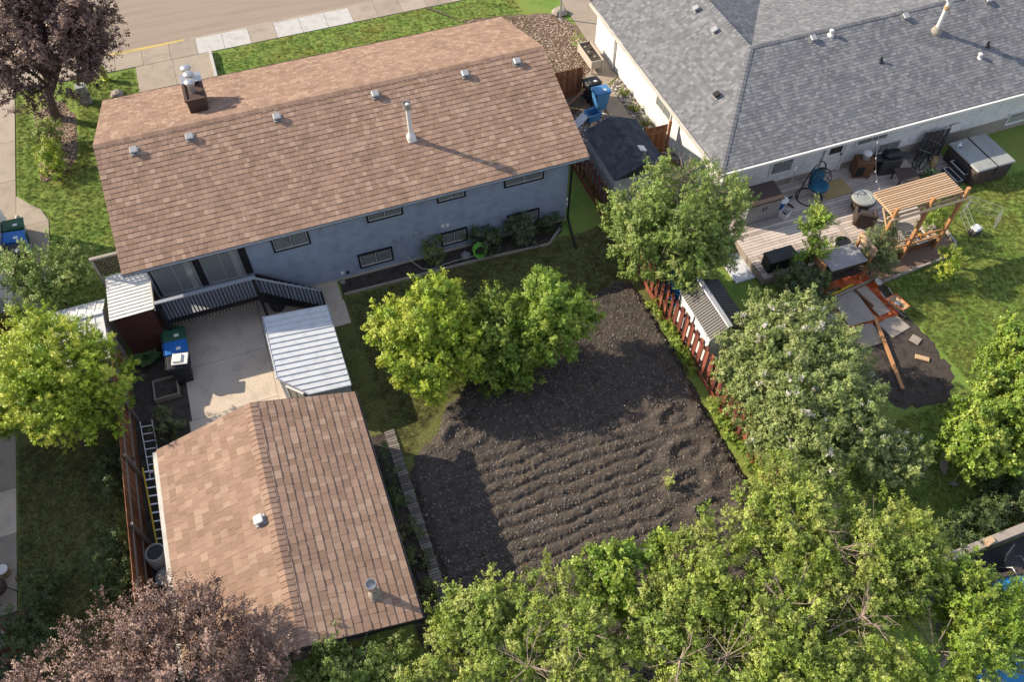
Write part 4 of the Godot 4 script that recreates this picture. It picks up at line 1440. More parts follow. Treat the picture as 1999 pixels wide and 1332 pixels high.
func grey_house() -> void:
	var t := th("grey_roofed_house", "white stucco house with grey shingle hip roof at the upper right", "house", Vector3(26, 0, -26))
	var off := -t.position
	var w := W(t)
	w.span(16.8, 38, -0.1, 2.5, -30.0, -21.0)
	w.span(16.8, 22.9, -0.1, 2.5, -33.8, -30.0)
	pt(t, "wall", w, M.stucco_white)
	var sk := W(t)
	sk.span(16.9, 38.02, -0.1, 0.72, -21.02, -20.975)
	pt(t, "skirting", sk, M.stone)
	# roof deck under the shingles
	var ES := Vector3(16.25, 2.6, -20.52)
	var RC := Vector3(19.9, 4.4, -25.35)
	var r := W(t)
	var lo := Vector3(0, -0.02, 0)
	r.quad(ES + lo, Vector3(38, 2.58, -20.52), Vector3(38, 4.38, -25.35), RC + lo, Vector3.UP)
	r.quad(ES + lo, RC + lo, Vector3(19.9, 4.38, -34.0), Vector3(16.25, 2.58, -34.0), Vector3.UP)
	r.quad(RC + lo, Vector3(25.66, 1.54, -33.0), Vector3(25.66, 1.54, -34.0), Vector3(19.9, 4.38, -34.0), Vector3.UP)
	r.quad(RC + lo, Vector3(38, 4.38, -25.35), Vector3(38, 1.54, -33.0), Vector3(25.66, 1.54, -33.0), Vector3.UP)
	r.span(16.25, 38, 2.42, 2.46, -30.0, -20.52)
	pt(t, "roof", r, M.charcoal)
	var roof: Node3D = t.get_child(t.get_child_count() - 1)
	var ls := []
	var SS := Vector3(0, 1.8, -4.83)
	var S := SS.length()
	var nS := Vector3(0, 4.83, 1.8).normalized()
	shingles(ls, ES + off + nS * 0.003, SS.normalized(), nS, S, 34, func(v): return [3.65 * v / S, 20.5], 0.009, 4, [0.34, 0.26, 0.25, 0.15], 0.1, 0.24)
	var SW := Vector3(3.65, 1.8, 0)
	var S2 := SW.length()
	var nW := Vector3(-1.8, 3.65, 0).normalized()
	shingles(ls, Vector3(16.25, 2.6, -33.5) + off + nW * 0.003, SW.normalized(), nW, S2, 27, func(v): return [1.5 - 1.5 + 0.0, 12.98 - 4.83 * v / S2], 0.012, 4, [0.34, 0.26, 0.25, 0.15], 0.1, 0.24)
	var SE := Vector3(-5.76, 2.84, 0)
	var S3 := SE.length()
	var nE := Vector3(2.84, 5.76, 0).normalized()
	shingles(ls, Vector3(25.66, 1.56, -25.35) + off + nE * 0.003, SE.normalized(), nE, S3, 42, func(v): return [7.65 * (1.0 - v / S3), 8.6], 0.012, 4, [0.34, 0.26, 0.25, 0.15], 0.1, 0.24)
	var SN := Vector3(0, 2.84, 7.65)
	var S4 := SN.length()
	var nN := Vector3(0, 7.65, -2.84).normalized()
	shingles(ls, Vector3(37, 1.56, -33.0) + off + nN * 0.003, SN.normalized(), nN, S4, 53, func(v): return [0.0, 11.34 + 5.76 * v / S4], 0.012, 4, [0.34, 0.26, 0.25, 0.15], 0.1, 0.24)
	lay(roof, t.position, ls, GREY, "grey_shingle", 296)
	caps(roof, off, RC + Vector3(0, 0.004, 0), Vector3(36.5, 4.404, -25.35), nS, nN, "grey_shingle", 3, 0.14, 0.2)
	caps(roof, off, ES + Vector3(0, 0.004, 0), RC + Vector3(0, 0.004, 0), nS, nW, "grey_shingle", 2, 0.13, 0.2)
	caps(roof, off, RC + Vector3(0, 0.004, 0), Vector3(19.9, 4.404, -33.5), nW, nE, "grey_shingle", 3, 0.14, 0.2)
	var g := W(t)
	g.span(16.2, 38, 2.46, 2.58, -20.51, -20.40)
	pt(t, "gutter", g, M.white)
	var g2 := W(t)
	g2.span(16.14, 16.24, 2.46, 2.575, -33.5, -20.52)
	pt(t, "gutter", g2, M.offwhite)
	var ds := W(t)
	ds.tube([Vector3(16.2, 2.45, -31.6), Vector3(16.72, 2.2, -31.5), Vector3(16.74, 0.1, -31.5)], 0.05, 8)
	pt(t, "downspout", ds, M.white)
	# west window, south windows and door
	window(t, Vector3(16.8, 1.62, -26.3) + off, 1.35, 0.95, M.white, M.white, -PI / 2, 2, false)
	for q in [[23.95, 2.0, 1.5, 0.85], [27.2, 2.12, 1.3, 0.55], [19.6, 1.7, 1.0, 1.0], [32.4, 0.62, 1.4, 0.55], [25.1, 0.98, 1.1, 0.5]]:
		window(t, Vector3(q[0], q[1], -21.0) + off, q[2], q[3], M.white, M.white, 0.0, 2, false)
	var d := Node3D.new()
	d.name = "door"
	t.add_child(d, true)
	d.position = Vector3(22.15, 1.5, -20.97) + off
	pt(d, "door_leaf", bx(Vector3(0, 0, 0.02), Vector3(0.86, 2.0, 0.04)), M.sheet_white)
	pt(d, "glass", bx(Vector3(0, 0.42, 0.045), Vector3(0.62, 0.8, 0.01)), M.dark_room)
	var df := Mb.new()
	for x: float in [-0.5, 0.5]:
		df.box(Vector3(x, 0, 0.035), Vector3(0.1, 2.1, 0.07))
	df.box(Vector3(0, 1.05, 0.035), Vector3(0.9, 0.1, 0.07))
	pt(d, "frame", df, M.white)
	pt(d, "handle", bx(Vector3(0.33, -0.1, 0.06), Vector3(0.04, 0.14, 0.05)), M.black)
	# vents and pipes on the roof
	var tS := Basis(Vector3.RIGHT, 0.357)
	var tW := Basis(Vector3.BACK, 0.458)
	roof_vent("grey box vent on the grey roof, left of the small white pipe cap", Vector3(22.72, 4.28, -25.04), tS, M.grey_metal, "box vents on the grey roof")
	roof_vent("grey box vent below the grey roof's main ridge, left of the tall cream pipe", Vector3(27.39, 4.28, -25.05), tS, M.grey_metal, "box vents on the grey roof")
	roof_vent("grey box vent on the grey roof at the picture's top right corner", Vector3(31.68, 4.23, -24.91), tS, M.grey_metal, "box vents on the grey roof")
	roof_vent("grey box vent at the very top of the grey house's left roof slope", Vector3(19.3, 4.12, -29.0), tW, M.grey_metal, "box vents on the grey roof")
	roof_vent("grey box vent on the left slope of the grey roof near the hip", Vector3(19.3, 4.1, -27.25), tW, M.grey_metal, "box vents on the grey roof")
	roof_vent("black box vent low on the left slope of the grey roof", Vector3(17.82, 3.37, -24.04), tW, M.black, "")
	var f := th("flue_pipe", "tall cream flue pipe with yellow collar on the grey roof", "flue pipe", Vector3(28.5, 3.88, -24.1))
	var c := Mb.new()
	c.lathe([Vector2(0.26, -0.08), Vector2(0.24, 0.1), Vector2(0.15, 0.28), Vector2(0.11, 0.3)], Vector3.ZERO, 18)
	pt(f, "storm_collar", c, M.stone)
	var p := Mb.new()
	p.tube([Vector3(0, 0, 0), Vector3(0, 1.5, 0)], 0.1, 16)
	pt(f, "pipe", p, M.white)
	var yb := Mb.new()
	yb.tube([Vector3(0, 1.12, 0), Vector3(0, 1.3, 0)], 0.125, 16)
	pt(f, "yellow_band", yb, M.pale_wood)
	var cp := Mb.new()
	cp.tube([Vector3(0, 1.5, 0), Vector3(0, 1.62, 0)], 0.14, 16)
	cp.tube([Vector3(-0.28, 1.72, 0), Vector3(0.28, 1.72, 0)], 0.12, 14)
	pt(f, "cap", cp, M.white)
	for q in [["small white pipe cap on the grey roof near the left end of its ridge", Vector3(23.62, 4.28, -25.05), true], ["small white pipe cap below the shadow of the cream flue", Vector3(29.83, 3.27, -22.5), true], ["small dark vent stack in the middle of the grey roof", Vector3(25.26, 3.62, -23.39), false], ["small dark vent stack in the shadow of the cream flue", Vector3(30.51, 3.44, -22.92), false]]:
		var v := th("vent_stack", q[0], "vent stack", q[1])
		var b := Mb.new()
		b.lathe([Vector2(0.17, -0.08), Vector2(0.15, 0.03), Vector2(0.06, 0.12)], Vector3.ZERO, 12)
		pt(v, "boot", b, M.white if q[2] else M.black)
		var k := Mb.new()
		k.tube([Vector3(0, 0, 0), Vector3(0, 0.26, 0)], 0.05, 10)
		if q[2]:
			k.lathe([Vector2(0.1, 0.2), Vector2(0.1, 0.26), Vector2(0.001, 0.31)], Vector3.ZERO, 12)
		pt(v, "pipe", k, M.white if q[2] else M.black)

func between_houses() -> void:
	# small dark shed with charcoal shingles
	var t := th("small_shed", "small grey shed with charcoal shingle roof between the two houses", "shed", Vector3(13.65, 0, -23.7))
	var off := -t.position
	var w := W(t)
	w.span(12.55, 14.75, 0, 1.95, -25.2, -22.3)
	pt(t, "wall", w, M.sheet_blue)
	var A := Vector3(12.42, 2.0, -25.4)
	var R := Vector3(13.65, 2.5, -25.4)
	var B := Vector3(14.88, 2.0, -25.4)
	var L := Vector3(0, 0, 3.25)
	var r := W(t)
	r.quad(A, A + L, R + L, R, Vector3.UP)
	r.quad(B, B + L, R + L, R, Vector3.UP)
	for k: Vector3 in [Vector3.ZERO, L]:
		r.tri(A + k, R + k, B + k, Vector3(0, 0, -1 if k == Vector3.ZERO else 1))
	r.quad(A, A + L, B + L, B, Vector3.DOWN)
	var roof := pt(t, "roof", r, M.charcoal)
	var ls := []
	var n1 := Vector3(-0.5, 1.23, 0).normalized()
	var n2 := Vector3(0.5, 1.23, 0).normalized()
	shingles(ls, A + off + n1 * 0.003, (R - A).normalized(), n1, (R - A).length(), 8, func(_v): return [0.0, 3.25], 0.012, 3, [0.5, 0.3, 0.2], 0.16, 0.36)
	shingles(ls, B + L + off + n2 * 0.003, (R - B).normalized(), n2, (R - B).length(), 8, func(_v): return [0.0, 3.25], 0.012, 3, [0.5, 0.3, 0.2], 0.16, 0.36)
	lay(roof, t.position, ls, [Color(0.085, 0.092, 0.112), Color(0.07, 0.075, 0.094), Color(0.105, 0.112, 0.135)], "dark_shingle", 150)
	caps(roof, off, R + L, R, n1, n2, "dark_shingle", 3, 0.15, 0.2)
	pt(t, "roof_vent", bx(Vector3(14.1, 2.36, -23.2) + off, Vector3(0.32, 0.08, 0.34), 0.02, Basis(Vector3.BACK, -0.38)), M.white)
	bin("black wheeled bin on the walk between the two houses", Vector3(14.8, 0, -29.75), 0.15, M.bin_black, "bins between the two houses")
	bin("sky blue wheeled bin on the walk between the two houses", Vector3(14.95, 0, -29.0), 0.1, M.bin_sky, "bins between the two houses")
	var cr := th("recycling_crate", "open blue plastic crate beside the sky blue bin", "crate", Vector3(14.25, 0, -28.3), 0.15)
	var cm := Mb.new()
	for q in [[Vector3(0, 0.2, 0.24), Vector3(0.62, 0.4, 0.02)], [Vector3(0, 0.2, -0.24), Vector3(0.62, 0.4, 0.02)], [Vector3(0.31, 0.2, 0), Vector3(0.02, 0.4, 0.46)], [Vector3(-0.31, 0.2, 0), Vector3(0.02, 0.4, 0.46)], [Vector3(0, 0.02, 0), Vector3(0.6, 0.02, 0.46)]]:
		cm.box(q[0], q[1])
	pt(cr, "body", cm, M.bin_sky)
	var cl := Mb.new()
	cl.box(Vector3(0, 0.41, 0.26), Vector3(0.68, 0.03, 0.05))
	cl.box(Vector3(0, 0.41, -0.26), Vector3(0.68, 0.03, 0.05))
	cl.box(Vector3(0.325, 0.41, 0), Vector3(0.05, 0.03, 0.47))
	cl.box(Vector3(-0.325, 0.41, 0), Vector3(0.05, 0.03, 0.47))
	pt(cr, "rim", cl, M.bin_sky)
	one("crate_lid", bx(Vector3(0, 0.18, 0), Vector3(0.7, 0.03, 0.45), 0.008, Basis(Vector3.BACK, 0.5)), M.sheet_blue, "pale blue crate lid leaning beside the open blue crate", "lid", Vector3(13.6, 0.02, -28.2), 0.3)
	var po := th("flower_pot", "tan clay pot of soil on the stones by the blue crate", "flower pot", Vector3(14.05, 0, -27.55))
	var pm := Mb.new()
	pm.lathe([Vector2(0.13, 0.0), Vector2(0.19, 0.22), Vector2(0.21, 0.22), Vector2(0.21, 0.27), Vector2(0.18, 0.27), Vector2(0.17, 0.2), Vector2(0.001, 0.2)], Vector3.ZERO, 16)
	pt(po, "pot", pm, M.pale_wood)
	one("stone", _rock(0.2, 3), M.stucco_white, "pale round stone on the gravel in front of the charcoal shed", "stone", Vector3(14.5, 0.05, -26.9))
	one("stone", _rock(0.16, 4), M.stone, "grey stone on the gravel right of the tan pot", "stone", Vector3(14.75, 0.05, -27.4))
	# brown side fence, air conditioner, stair rail
	var sf := th("side_fence", "short brown board fence between brown roof and the walk", "fence", Vector3(13.6, 0, -30.2))
	for i in 13:
		pt(sf, "board", bx(Vector3(-0.9 + i * 0.145, 0.78, 0), Vector3(0.138, 1.56 + rc(-0.01, 0.01), 0.02)), M["cedar%d" % (i % 4)])
	pt(sf, "rail", bx(Vector3(0, 1.2, 0.03), Vector3(1.9, 0.09, 0.038)), M.cedar1)
	pt(sf, "rail", bx(Vector3(0, 0.4, 0.03), Vector3(1.9, 0.09, 0.038)), M.cedar1)
	var ac := th("air_conditioner", "grey air conditioner unit by the short brown fence", "air conditioner", Vector3(12.6, 0, -29.5))
	pt(ac, "case", bx(Vector3(0, 0.4, 0), Vector3(0.8, 0.8, 0.7), 0.03), M.grey_metal)
	var fg := Mb.new()
	for i in 5:
		fg.tube(_ring(Vector3(0, 0.815, 0), 0.06 + i * 0.06, Vector3.UP), 0.008, 5, false)
	pt(ac, "fan_grille", fg, M.black)
	var rl := th("stair_rail", "brown wooden stair rail with dark balusters beside the blue bin", "stair rail", Vector3(13.6, 0, -28.9))
	var rm := Mb.new()
	rm.box(Vector3(0, 0.95, 0), Vector3(1.4, 0.05, 0.12), Basis(Vector3.UP, 0.5) * Basis(Vector3.BACK, 0.2))
	pt(rl, "top_rail", rm, M.brown_wood)
	for i in 10:
		var x := -0.58 + i * 0.13
		pt(rl, "baluster", bx(Vector3(x * cos(0.5), 0.46 + x * 0.2, -x * sin(0.5)), Vector3(0.03, 0.92, 0.03)), M.black)
	# raised planter box on legs
	var pb := th("planter_box", "raised whitewashed wooden planter box on legs beside the right driveway", "planter", Vector3(15.88, 0, -32.35))
	for s in [-1, 1]:
		for i in 3:
			pt(pb, "side_board", bx(Vector3(0.31 * s, 0.34 + i * 0.145, 0), Vector3(0.03, 0.138, 1.7)), M.white_wood)
			pt(pb, "end_board", bx(Vector3(0, 0.34 + i * 0.145, 0.835 * s), Vector3(0.59, 0.138, 0.03)), M.white_wood)
		for z: float in [-0.8, 0.8]:
			pt(pb, "leg", bx(Vector3(0.285 * s, 0.35, z * 1.075), Vector3(0.08, 0.74, 0.05)), M.white_wood)
	pt(pb, "soil", bx(Vector3(0, 0.48, 0), Vector3(0.58, 0.26, 1.62)), M.soil)
	for i in 5:
		pt(pb, "soil_clod", _rock(0.07, 20 + i), M.soil if i % 2 else M.stone, Vector3(rc(-0.15, 0.15), 0.62, -0.5 + i * 0.22))
	# gate by the white wall
	var g := th("wooden_gate", "brown wooden gate between charcoal shed and white wall", "gate", Vector3(15.85, 0, -25.05))
	for i in 7:
		pt(g, "board", bx(Vector3(-0.45 + i * 0.145, 0.8, 0), Vector3(0.138, 1.6, 0.02)), M["cedar%d" % (i % 4)])
	for y: float in [0.35, 1.3]:
		pt(g, "rail", bx(Vector3(-0.02, y, 0.03), Vector3(1.0, 0.1, 0.038)), M.cedar2)
	for x: float in [-0.58, 0.6]:
		pt(g, "post", bx(Vector3(x, 0.86, 0), Vector3(0.1, 1.72, 0.1)), M.cedar0)

func _ring(c: Vector3, r: float, ax: Vector3, n := 20) -> Array:
	var u := ax.cross(Vector3(0.3, 0.2, 0.9)).normalized()
	var v := ax.cross(u).normalized()
	var o := []
	for i in n + 1:
		var a := TAU * i / n
		o.append(c + (u * cos(a) + v * sin(a)) * r)
	return o

func _rock(r: float, sd: int) -> Mb:
	var m := Mb.new()
	var g := RandomNumberGenerator.new()
	g.seed = sd
	var rows := []
	for j in 5:
		var ph := PI * j / 4.0
		var row := []
		for i in 8:
			var a := TAU * i / 8
			var k := r * g.randf_range(0.8, 1.15)
			if j == 0 or j == 4:
				k = r * 0.85
			row.append(Vector3(sin(ph) * cos(a) * k * 1.15, cos(ph) * k * 0.7, sin(ph) * sin(a) * k))
		rows.append(row)
	for j in 4:
		for i in 8:
			var i2 := (i + 1) % 8
			m.quad(rows[j][i], rows[j][i2], rows[j + 1][i2], rows[j + 1][i], rows[j][i] + rows[j + 1][i2])
	return m

func deck_side() -> void:
	# the wooden deck
	var t := th("wooden_deck", "weathered brown wooden deck behind the grey roofed house", "deck", Vector3(20.5, 0, -18.8))
	var n := 30
	for i in n:
		var z0 := -20.95 + 4.45 * i / n
		for q in [[16.45, 20.72], [20.90, 24.5]]:
			var m := W(t)
			m.span(q[0] + rc(0, 0.01), q[1], 0.41, 0.45 + rc(0, 0.004), z0 + 0.006, z0 + 4.45 / n - 0.014)
			pt(t, "deck_board", m, M["board%d" % (rng.randi() % 4)])
	var sb := W(t)
	sb.span(20.735, 20.885, 0.41, 0.456, -20.95, -16.5)
	pt(t, "seam_board", sb, M.board1)
	var fr := W(t)
	fr.span(16.42, 24.53, 0.1, 0.40, -16.53, -16.49)
	fr.span(16.42, 16.46, 0.1, 0.40, -20.95, -16.53)
	fr.span(24.49, 24.53, 0.1, 0.40, -20.95, -16.53)
	pt(t, "deck_frame", fr, M.old_wood)
	var sl := []
	for i in 4:
		for j in 2:
			sl.append(rect(24.55 + i * 0.85, 25.38 + i * 0.85, -21.0 + j * 1.1, -19.92 + j * 1.1))
	slabs("stepping_pad", sl, 0.02, 0.12, M.soil, [M.stone, M.patio])
	# hot tub with cover and strap
	var h := th("hot_tub", "square hot tub with grey folding cover and black strap", "hot tub", Vector3(28.75, 0, -19.3))
	var sh := Mb.new()
	sh.bev(Vector3(0, 0.42, 0), Vector3(1.98, 0.84, 1.98), 0.12)
	pt(h, "shell", sh, M.brown_dark)
	for s in [-1, 1]:
		pt(h, "cover_half", bx(Vector3(0.5 * s, 0.9, 0), Vector3(0.985, 0.1, 2.0), 0.035, Basis(Vector3.BACK, -0.02 * s)), M.tub_cover)
	pt(h, "strap", bx(Vector3(0.02, 0.955, 0), Vector3(0.05, 0.012, 2.02)), M.black)
	pt(h, "strap", bx(Vector3(0.02, 0.72, 1.006), Vector3(0.05, 0.48, 0.012)), M.black)
	var bt := th("cleaning_bottle", "white and blue bottle standing on the hot tub's left edge", "bottle", Vector3(27.95, 0.95, -19.9))
	var bm := Mb.new()
	bm.lathe([Vector2(0.001, 0), Vector2(0.08, 0), Vector2(0.09, 0.14), Vector2(0.05, 0.2), Vector2(0.03, 0.26), Vector2(0.001, 0.27)], Vector3.ZERO, 12)
	pt(bt, "body", bm, M.white)
	pt(bt, "label", bx(Vector3(0, 0.08, 0.075), Vector3(0.12, 0.1, 0.05), 0.01), M.bin_blue)
	for q in [[27.35, -19.05, 0.28, "lower dark step with pale rim beside the hot tub"], [27.70, -19.15, 0.5, "upper dark step with pale rim against the hot tub"]]:
		var s := th("tub_step", q[3], "step", Vector3(q[0], 0.0, q[1]), 0.0, "hot tub steps")
		pt(s, "riser", bx(Vector3(0, q[2] * 0.5, 0), Vector3(0.34, q[2], 1.0), 0.02), M.charcoal)
		pt(s, "tread", bx(Vector3(0, q[2] + 0.012, 0), Vector3(0.24, 0.02, 0.86)), M.black)
		var rm := Mb.new()
		rm.tube([Vector3(-0.14, q[2] + 0.02, -0.46), Vector3(0.14, q[2] + 0.02, -0.46), Vector3(0.14, q[2] + 0.02, 0.46), Vector3(-0.14, q[2] + 0.02, 0.46), Vector3(-0.14, q[2] + 0.02, -0.46)], 0.025, 6)
		pt(s, "rim", rm, M.stucco_grey)
	# pergola
	var p := th("pergola", "honey coloured wooden pergola with slatted roof over a planter bench", "pergola", Vector3(22.5, 0, -16.4))
	for i in 11:
		var m := W(p)
		m.bev(Vector3(22.43, 3.05, -17.08 + i * 0.108), Vector3(3.25, 0.09, 0.062), 0.008)
		pt(p, "roof_slat", m, M["slat%d" % (i % 4)])
	for x: float in [20.92, 22.5, 24.0]:
		var ra := W(p)
		ra.span(x - 0.025, x + 0.025, 2.86, 3.0, -17.15, -15.82)
		pt(p, "rafter", ra, M.slat0)
	for x: float in [20.93, 22.53, 24.12]:
		var po := W(p)
		po.bev(Vector3(x, 1.66, -15.9), Vector3(0.13, 3.32, 0.13), 0.012)
		pt(p, "post", po, M.orange_wood)
		var br := W(p)
		br.box(Vector3(x, 2.5, -16.2), Vector3(0.05, 0.09, 0.85), Basis(Vector3.RIGHT, 0.8))
		pt(p, "brace", br, M.slat2)
	for z: float in [-15.99, -15.81]:
		var be := W(p)
		be.span(20.75, 24.4, 2.74, 2.855, z - 0.02, z + 0.02)
		pt(p, "beam", be, M.slat3)
	for y: float in [0.75, 1.1]:
		for q in [[21.0, 22.46], [22.6, 24.05]]:
			var ra := W(p)
			ra.span(q[0], q[1], y, y + 0.07, -15.92, -15.88)
			pt(p, "side_rail", ra, M.orange_wood)
	var be2 := W(p)
	be2.span(20.9, 24.2, 0.46, 0.52, -16.48, -15.99)
	pt(p, "bench_top", be2, M.pale_wood)
	var bf := W(p)
	bf.span(20.9, 24.2, 0.0, 0.455, -16.4, -16.05)
	pt(p, "bench_base", bf, M.brown_wood)
	# pots and crates on the bench
	var wc := th("white_crate", "white square crate of orange flowers on the pergola bench", "crate", Vector3(23.35, 0.525, -16.2), 0.1)
	var cm := Mb.new()
	for s in [-1, 1]:
		cm.box(Vector3(0, 0.12, 0.24 * s), Vector3(0.5, 0.24, 0.03))
		cm.box(Vector3(0.235 * s, 0.12, 0), Vector3(0.03, 0.24, 0.45))
	pt(wc, "box", cm, M.white)
	pt(wc, "soil", bx(Vector3(0, 0.1, 0), Vector3(0.44, 0.16, 0.44)), M.soil)
	foliage(wc, "flowers", [[0.0, 0.24, 0.0, 0.18]], Vector3.ZERO, {"pal": [Color(0.6, 0.25, 0.02), Color(0.1, 0.2, 0.03), Color(0.55, 0.35, 0.03)], "dens": 50.0, "per": 4, "blen": 0.1, "spread": 0.05, "sprig": "tiny", "n": 6, "ssize": 0.08, "ll": 0.05, "lw": 0.03})
	var bb := th("black_crate", "dark slatted crate on the pergola bench, left of the white one", "crate", Vector3(22.75, 0.525, -16.25), -0.1)
	for s in [-1, 1]:
		for i in 3:
			pt(bb, "slat", bx(Vector3(0, 0.07 + i * 0.13, 0.2 * s), Vector3(0.5, 0.09, 0.02)), M.slate)
			pt(bb, "slat", bx(Vector3(0.24 * s, 0.07 + i * 0.13, 0), Vector3(0.02, 0.09, 0.38)), M.slate)
	var tp := th("tool_heap", "white teapot shaped watering can on the pergola bench", "watering can", Vector3(21.75, 0.525, -16.15), 0.4)
	var tm := Mb.new()
	tm.lathe([Vector2(0.001, 0), Vector2(0.14, 0.0), Vector2(0.16, 0.1), Vector2(0.13, 0.22), Vector2(0.08, 0.26), Vector2(0.001, 0.27)], Vector3.ZERO, 14)
	pt(tp, "body", tm, M.white)
	var ts := Mb.new()
	ts.tube([Vector3(0.12, 0.08, 0), Vector3(0.24, 0.14, 0), Vector3(0.3, 0.26, 0)], [0.04, 0.03, 0.025], 8)
	pt(tp, "spout", ts, M.white)
	var tk := Mb.new()
	tk.tube([Vector3(-0.13, 0.2, 0), Vector3(-0.24, 0.18, 0), Vector3(-0.22, 0.06, 0), Vector3(-0.14, 0.05, 0)], 0.016, 6)
	pt(tp, "handle", tk, M.white)
	tp.name = "watering_can"
	# planting bed with stone edge below the pergola
	sheet("pergola_bed", rough([Vector2(20.6, -16.4), Vector2(25.05, -16.4), Vector2(24.95, -15.75), Vector2(24.4, -15.35), Vector2(20.6, -15.1)], 0.03), 0.012, M.chips)
	var ed := th("stone_edging", "pale grey edging stones round the bed below the pergola", "edging", Vector3(22.8, 0, -15.3))
	var path := [Vector2(20.6, -15.02), Vector2(24.45, -15.28), Vector2(25.05, -15.75), Vector2(25.15, -16.5)]
	for i in 3:
		var a: Vector2 = path[i]
		var b: Vector2 = path[i + 1]
		var k := maxi(1, int(a.distance_to(b) / 0.42))
		for j in k:
			var c := a.lerp(b, (j + 0.5) / k)
			pt(ed, "edging_stone", bx(Vector3(c.x, 0.06, c.y) - ed.position, Vector3(a.distance_to(b) / k - 0.015, 0.14, 0.12), 0.02, Basis(Vector3.UP, -atan2(b.y - a.y, b.x - a.x))), M.stone)
	# hanging egg chair
	var e := th("hanging_chair", "black framed hanging egg chair with deep blue cushion", "hanging chair", Vector3(20.55, 0.45, -19.85))
	var rg := Mb.new()
	rg.tube(_ring(Vector3(0, 0.03, 0), 0.55, Vector3.UP, 24), 0.025, 6, false)
	pt(e, "base_ring", rg, M.black_metal)
	var arc := []
	for i in 13:
		var a := PI * i / 12.0 * 0.9
		arc.append(Vector3(-0.55 + 0.48 * (1 - cos(a)), 0.03 + 1.2 * minf(1.0, i / 7.0) + 0.7 * sin(a), -0.1))
	var am := Mb.new()
	am.tube(arc, 0.028, 7)
	pt(e, "stand", am, M.black_metal)
	var eg := Mb.new()
	for i in 9:
		var a := -1.9 + 3.8 * i / 8.0
		var line := []
		for j in 9:
			var b := PI * j / 8.0
			line.append(Vector3(0.22 + 0.46 * sin(b) * sin(a), 0.95 + 0.58 * cos(b), 0.02 - 0.40 * sin(b) * cos(a)))
		eg.tube(line, 0.014, 5)
	for y: float in [-0.35, -0.1, 0.15, 0.38]:
		var rr := sqrt(maxf(0.0, 1 - pow(y / 0.58, 2))) * 0.44
		var l2 := []
		for i in 13:
			var a := -1.9 + 3.8 * i / 12.0
			l2.append(Vector3(0.22 + rr * 1.04 * sin(a), 0.95 + y, 0.02 - rr * 0.9 * cos(a)))
		eg.tube(l2, 0.012, 5)
	pt(e, "basket", eg, M.black_metal)
	var cu := Mb.new()
	cu.lathe([Vector2(0.001, 0.5), Vector2(0.28, 0.48), Vector2(0.41, 0.58), Vector2(0.42, 0.70), Vector2(0.30, 0.74), Vector2(0.15, 0.66), Vector2(0.001, 0.64)], Vector3(0.22, 0, 0.05), 18)
	pt(e, "seat_cushion", cu, M.cushion)
	pt(e, "back_cushion", bx(Vector3(0.22, 1.02, -0.22), Vector3(0.66, 0.66, 0.2), 0.09, Basis(Vector3.RIGHT, -0.15)), M.cushion)
	# umbrella pole on a cross foot
	var up := th("umbrella_stand", "thin grey pole on a black cross foot beside the egg chair", "pole", Vector3(19.45, 0.45, -20.0))
	var um := Mb.new()
	um.tube([Vector3(0, 0, 0), Vector3(0, 1.9, 0)], 0.025, 8)
	pt(up, "pole", um, M.grey_metal)
	for a: float in [0.3, 1.87]:
		pt(up, "foot", bx(Vector3(0, 0.03, 0), Vector3(1.0, 0.05, 0.07), 0.01, Basis(Vector3.UP, a)), M.black)
	one("door_mat", bx(Vector3(0, 0.01, 0), Vector3(1.35, 0.016, 0.95), 0.004, Basis(Vector3.UP, 0.0)), M.mat_tan, "tan woven mat on the deck in front of the white door", "mat", Vector3(21.85, 0.457, -19.95))
	# fire table and armchair
	var f := th("fire_table", "round dark fire table with pale grey round cover on the deck", "table", Vector3(22.2, 0.45, -18.6))
	var fm := Mb.new()
	fm.lathe([Vector2(0.3, 0.0), Vector2(0.36, 0.06), Vector2(0.42, 0.45), Vector2(0.52, 0.5), Vector2(0.52, 0.56), Vector2(0.48, 0.575)], Vector3.ZERO, 20)
	pt(f, "base", fm, M.brown_dark)
	var ft := Mb.new()
	ft.lathe([Vector2(0.50, 0.565), Vector2(0.47, 0.62), Vector2(0.30, 0.64), Vector2(0.27, 0.615), Vector2(0.001, 0.615)], Vector3.ZERO, 20)
	pt(f, "cover", ft, M.tub_cover)
	var ar := th("wicker_armchair", "dark wicker armchair on the deck beside the fire table", "armchair", Vector3(21.75, 0.45, -17.75), 2.5)
	pt(ar, "seat", bx(Vector3(0, 0.25, 0), Vector3(0.66, 0.4, 0.62), 0.05), M.brown_dark)
	pt(ar, "backrest", bx(Vector3(0, 0.55, -0.33), Vector3(0.78, 0.75, 0.12), 0.05, Basis(Vector3.RIGHT, -0.15)), M.brown_dark)
	for s in [-1, 1]:
		pt(ar, "armrest", bx(Vector3(0.37 * s, 0.36, 0.02), Vector3(0.1, 0.5, 0.68), 0.03), M.brown_dark)
	pt(ar, "cushion", bx(Vector3(0, 0.48, 0.02), Vector3(0.6, 0.1, 0.56), 0.04), M.charcoal)
	var pi := th("planter_pot", "round black planter beside the pergola's left post", "planter", Vector3(22.75, 0.45, -17.35))
	var pq := Mb.new()
	pq.lathe([Vector2(0.2, 0), Vector2(0.28, 0.4), Vector2(0.31, 0.42), Vector2(0.31, 0.46), Vector2(0.26, 0.46), Vector2(0.24, 0.38), Vector2(0.001, 0.37)], Vector3.ZERO, 18)
	pt(pi, "pot", pq, M.black)
	var p2 := th("planter_pot", "round black planter at the deck edge left of the wooden bench back", "planter", Vector3(20.1, 0.45, -16.85))
	pt(p2, "pot", pq, M.black)
	var ti := th("tilted_umbrella", "closed dark patio umbrella leaning beside the wicker chair", "umbrella", Vector3(22.0, 0.45, -16.8))
	var tm2 := Mb.new()
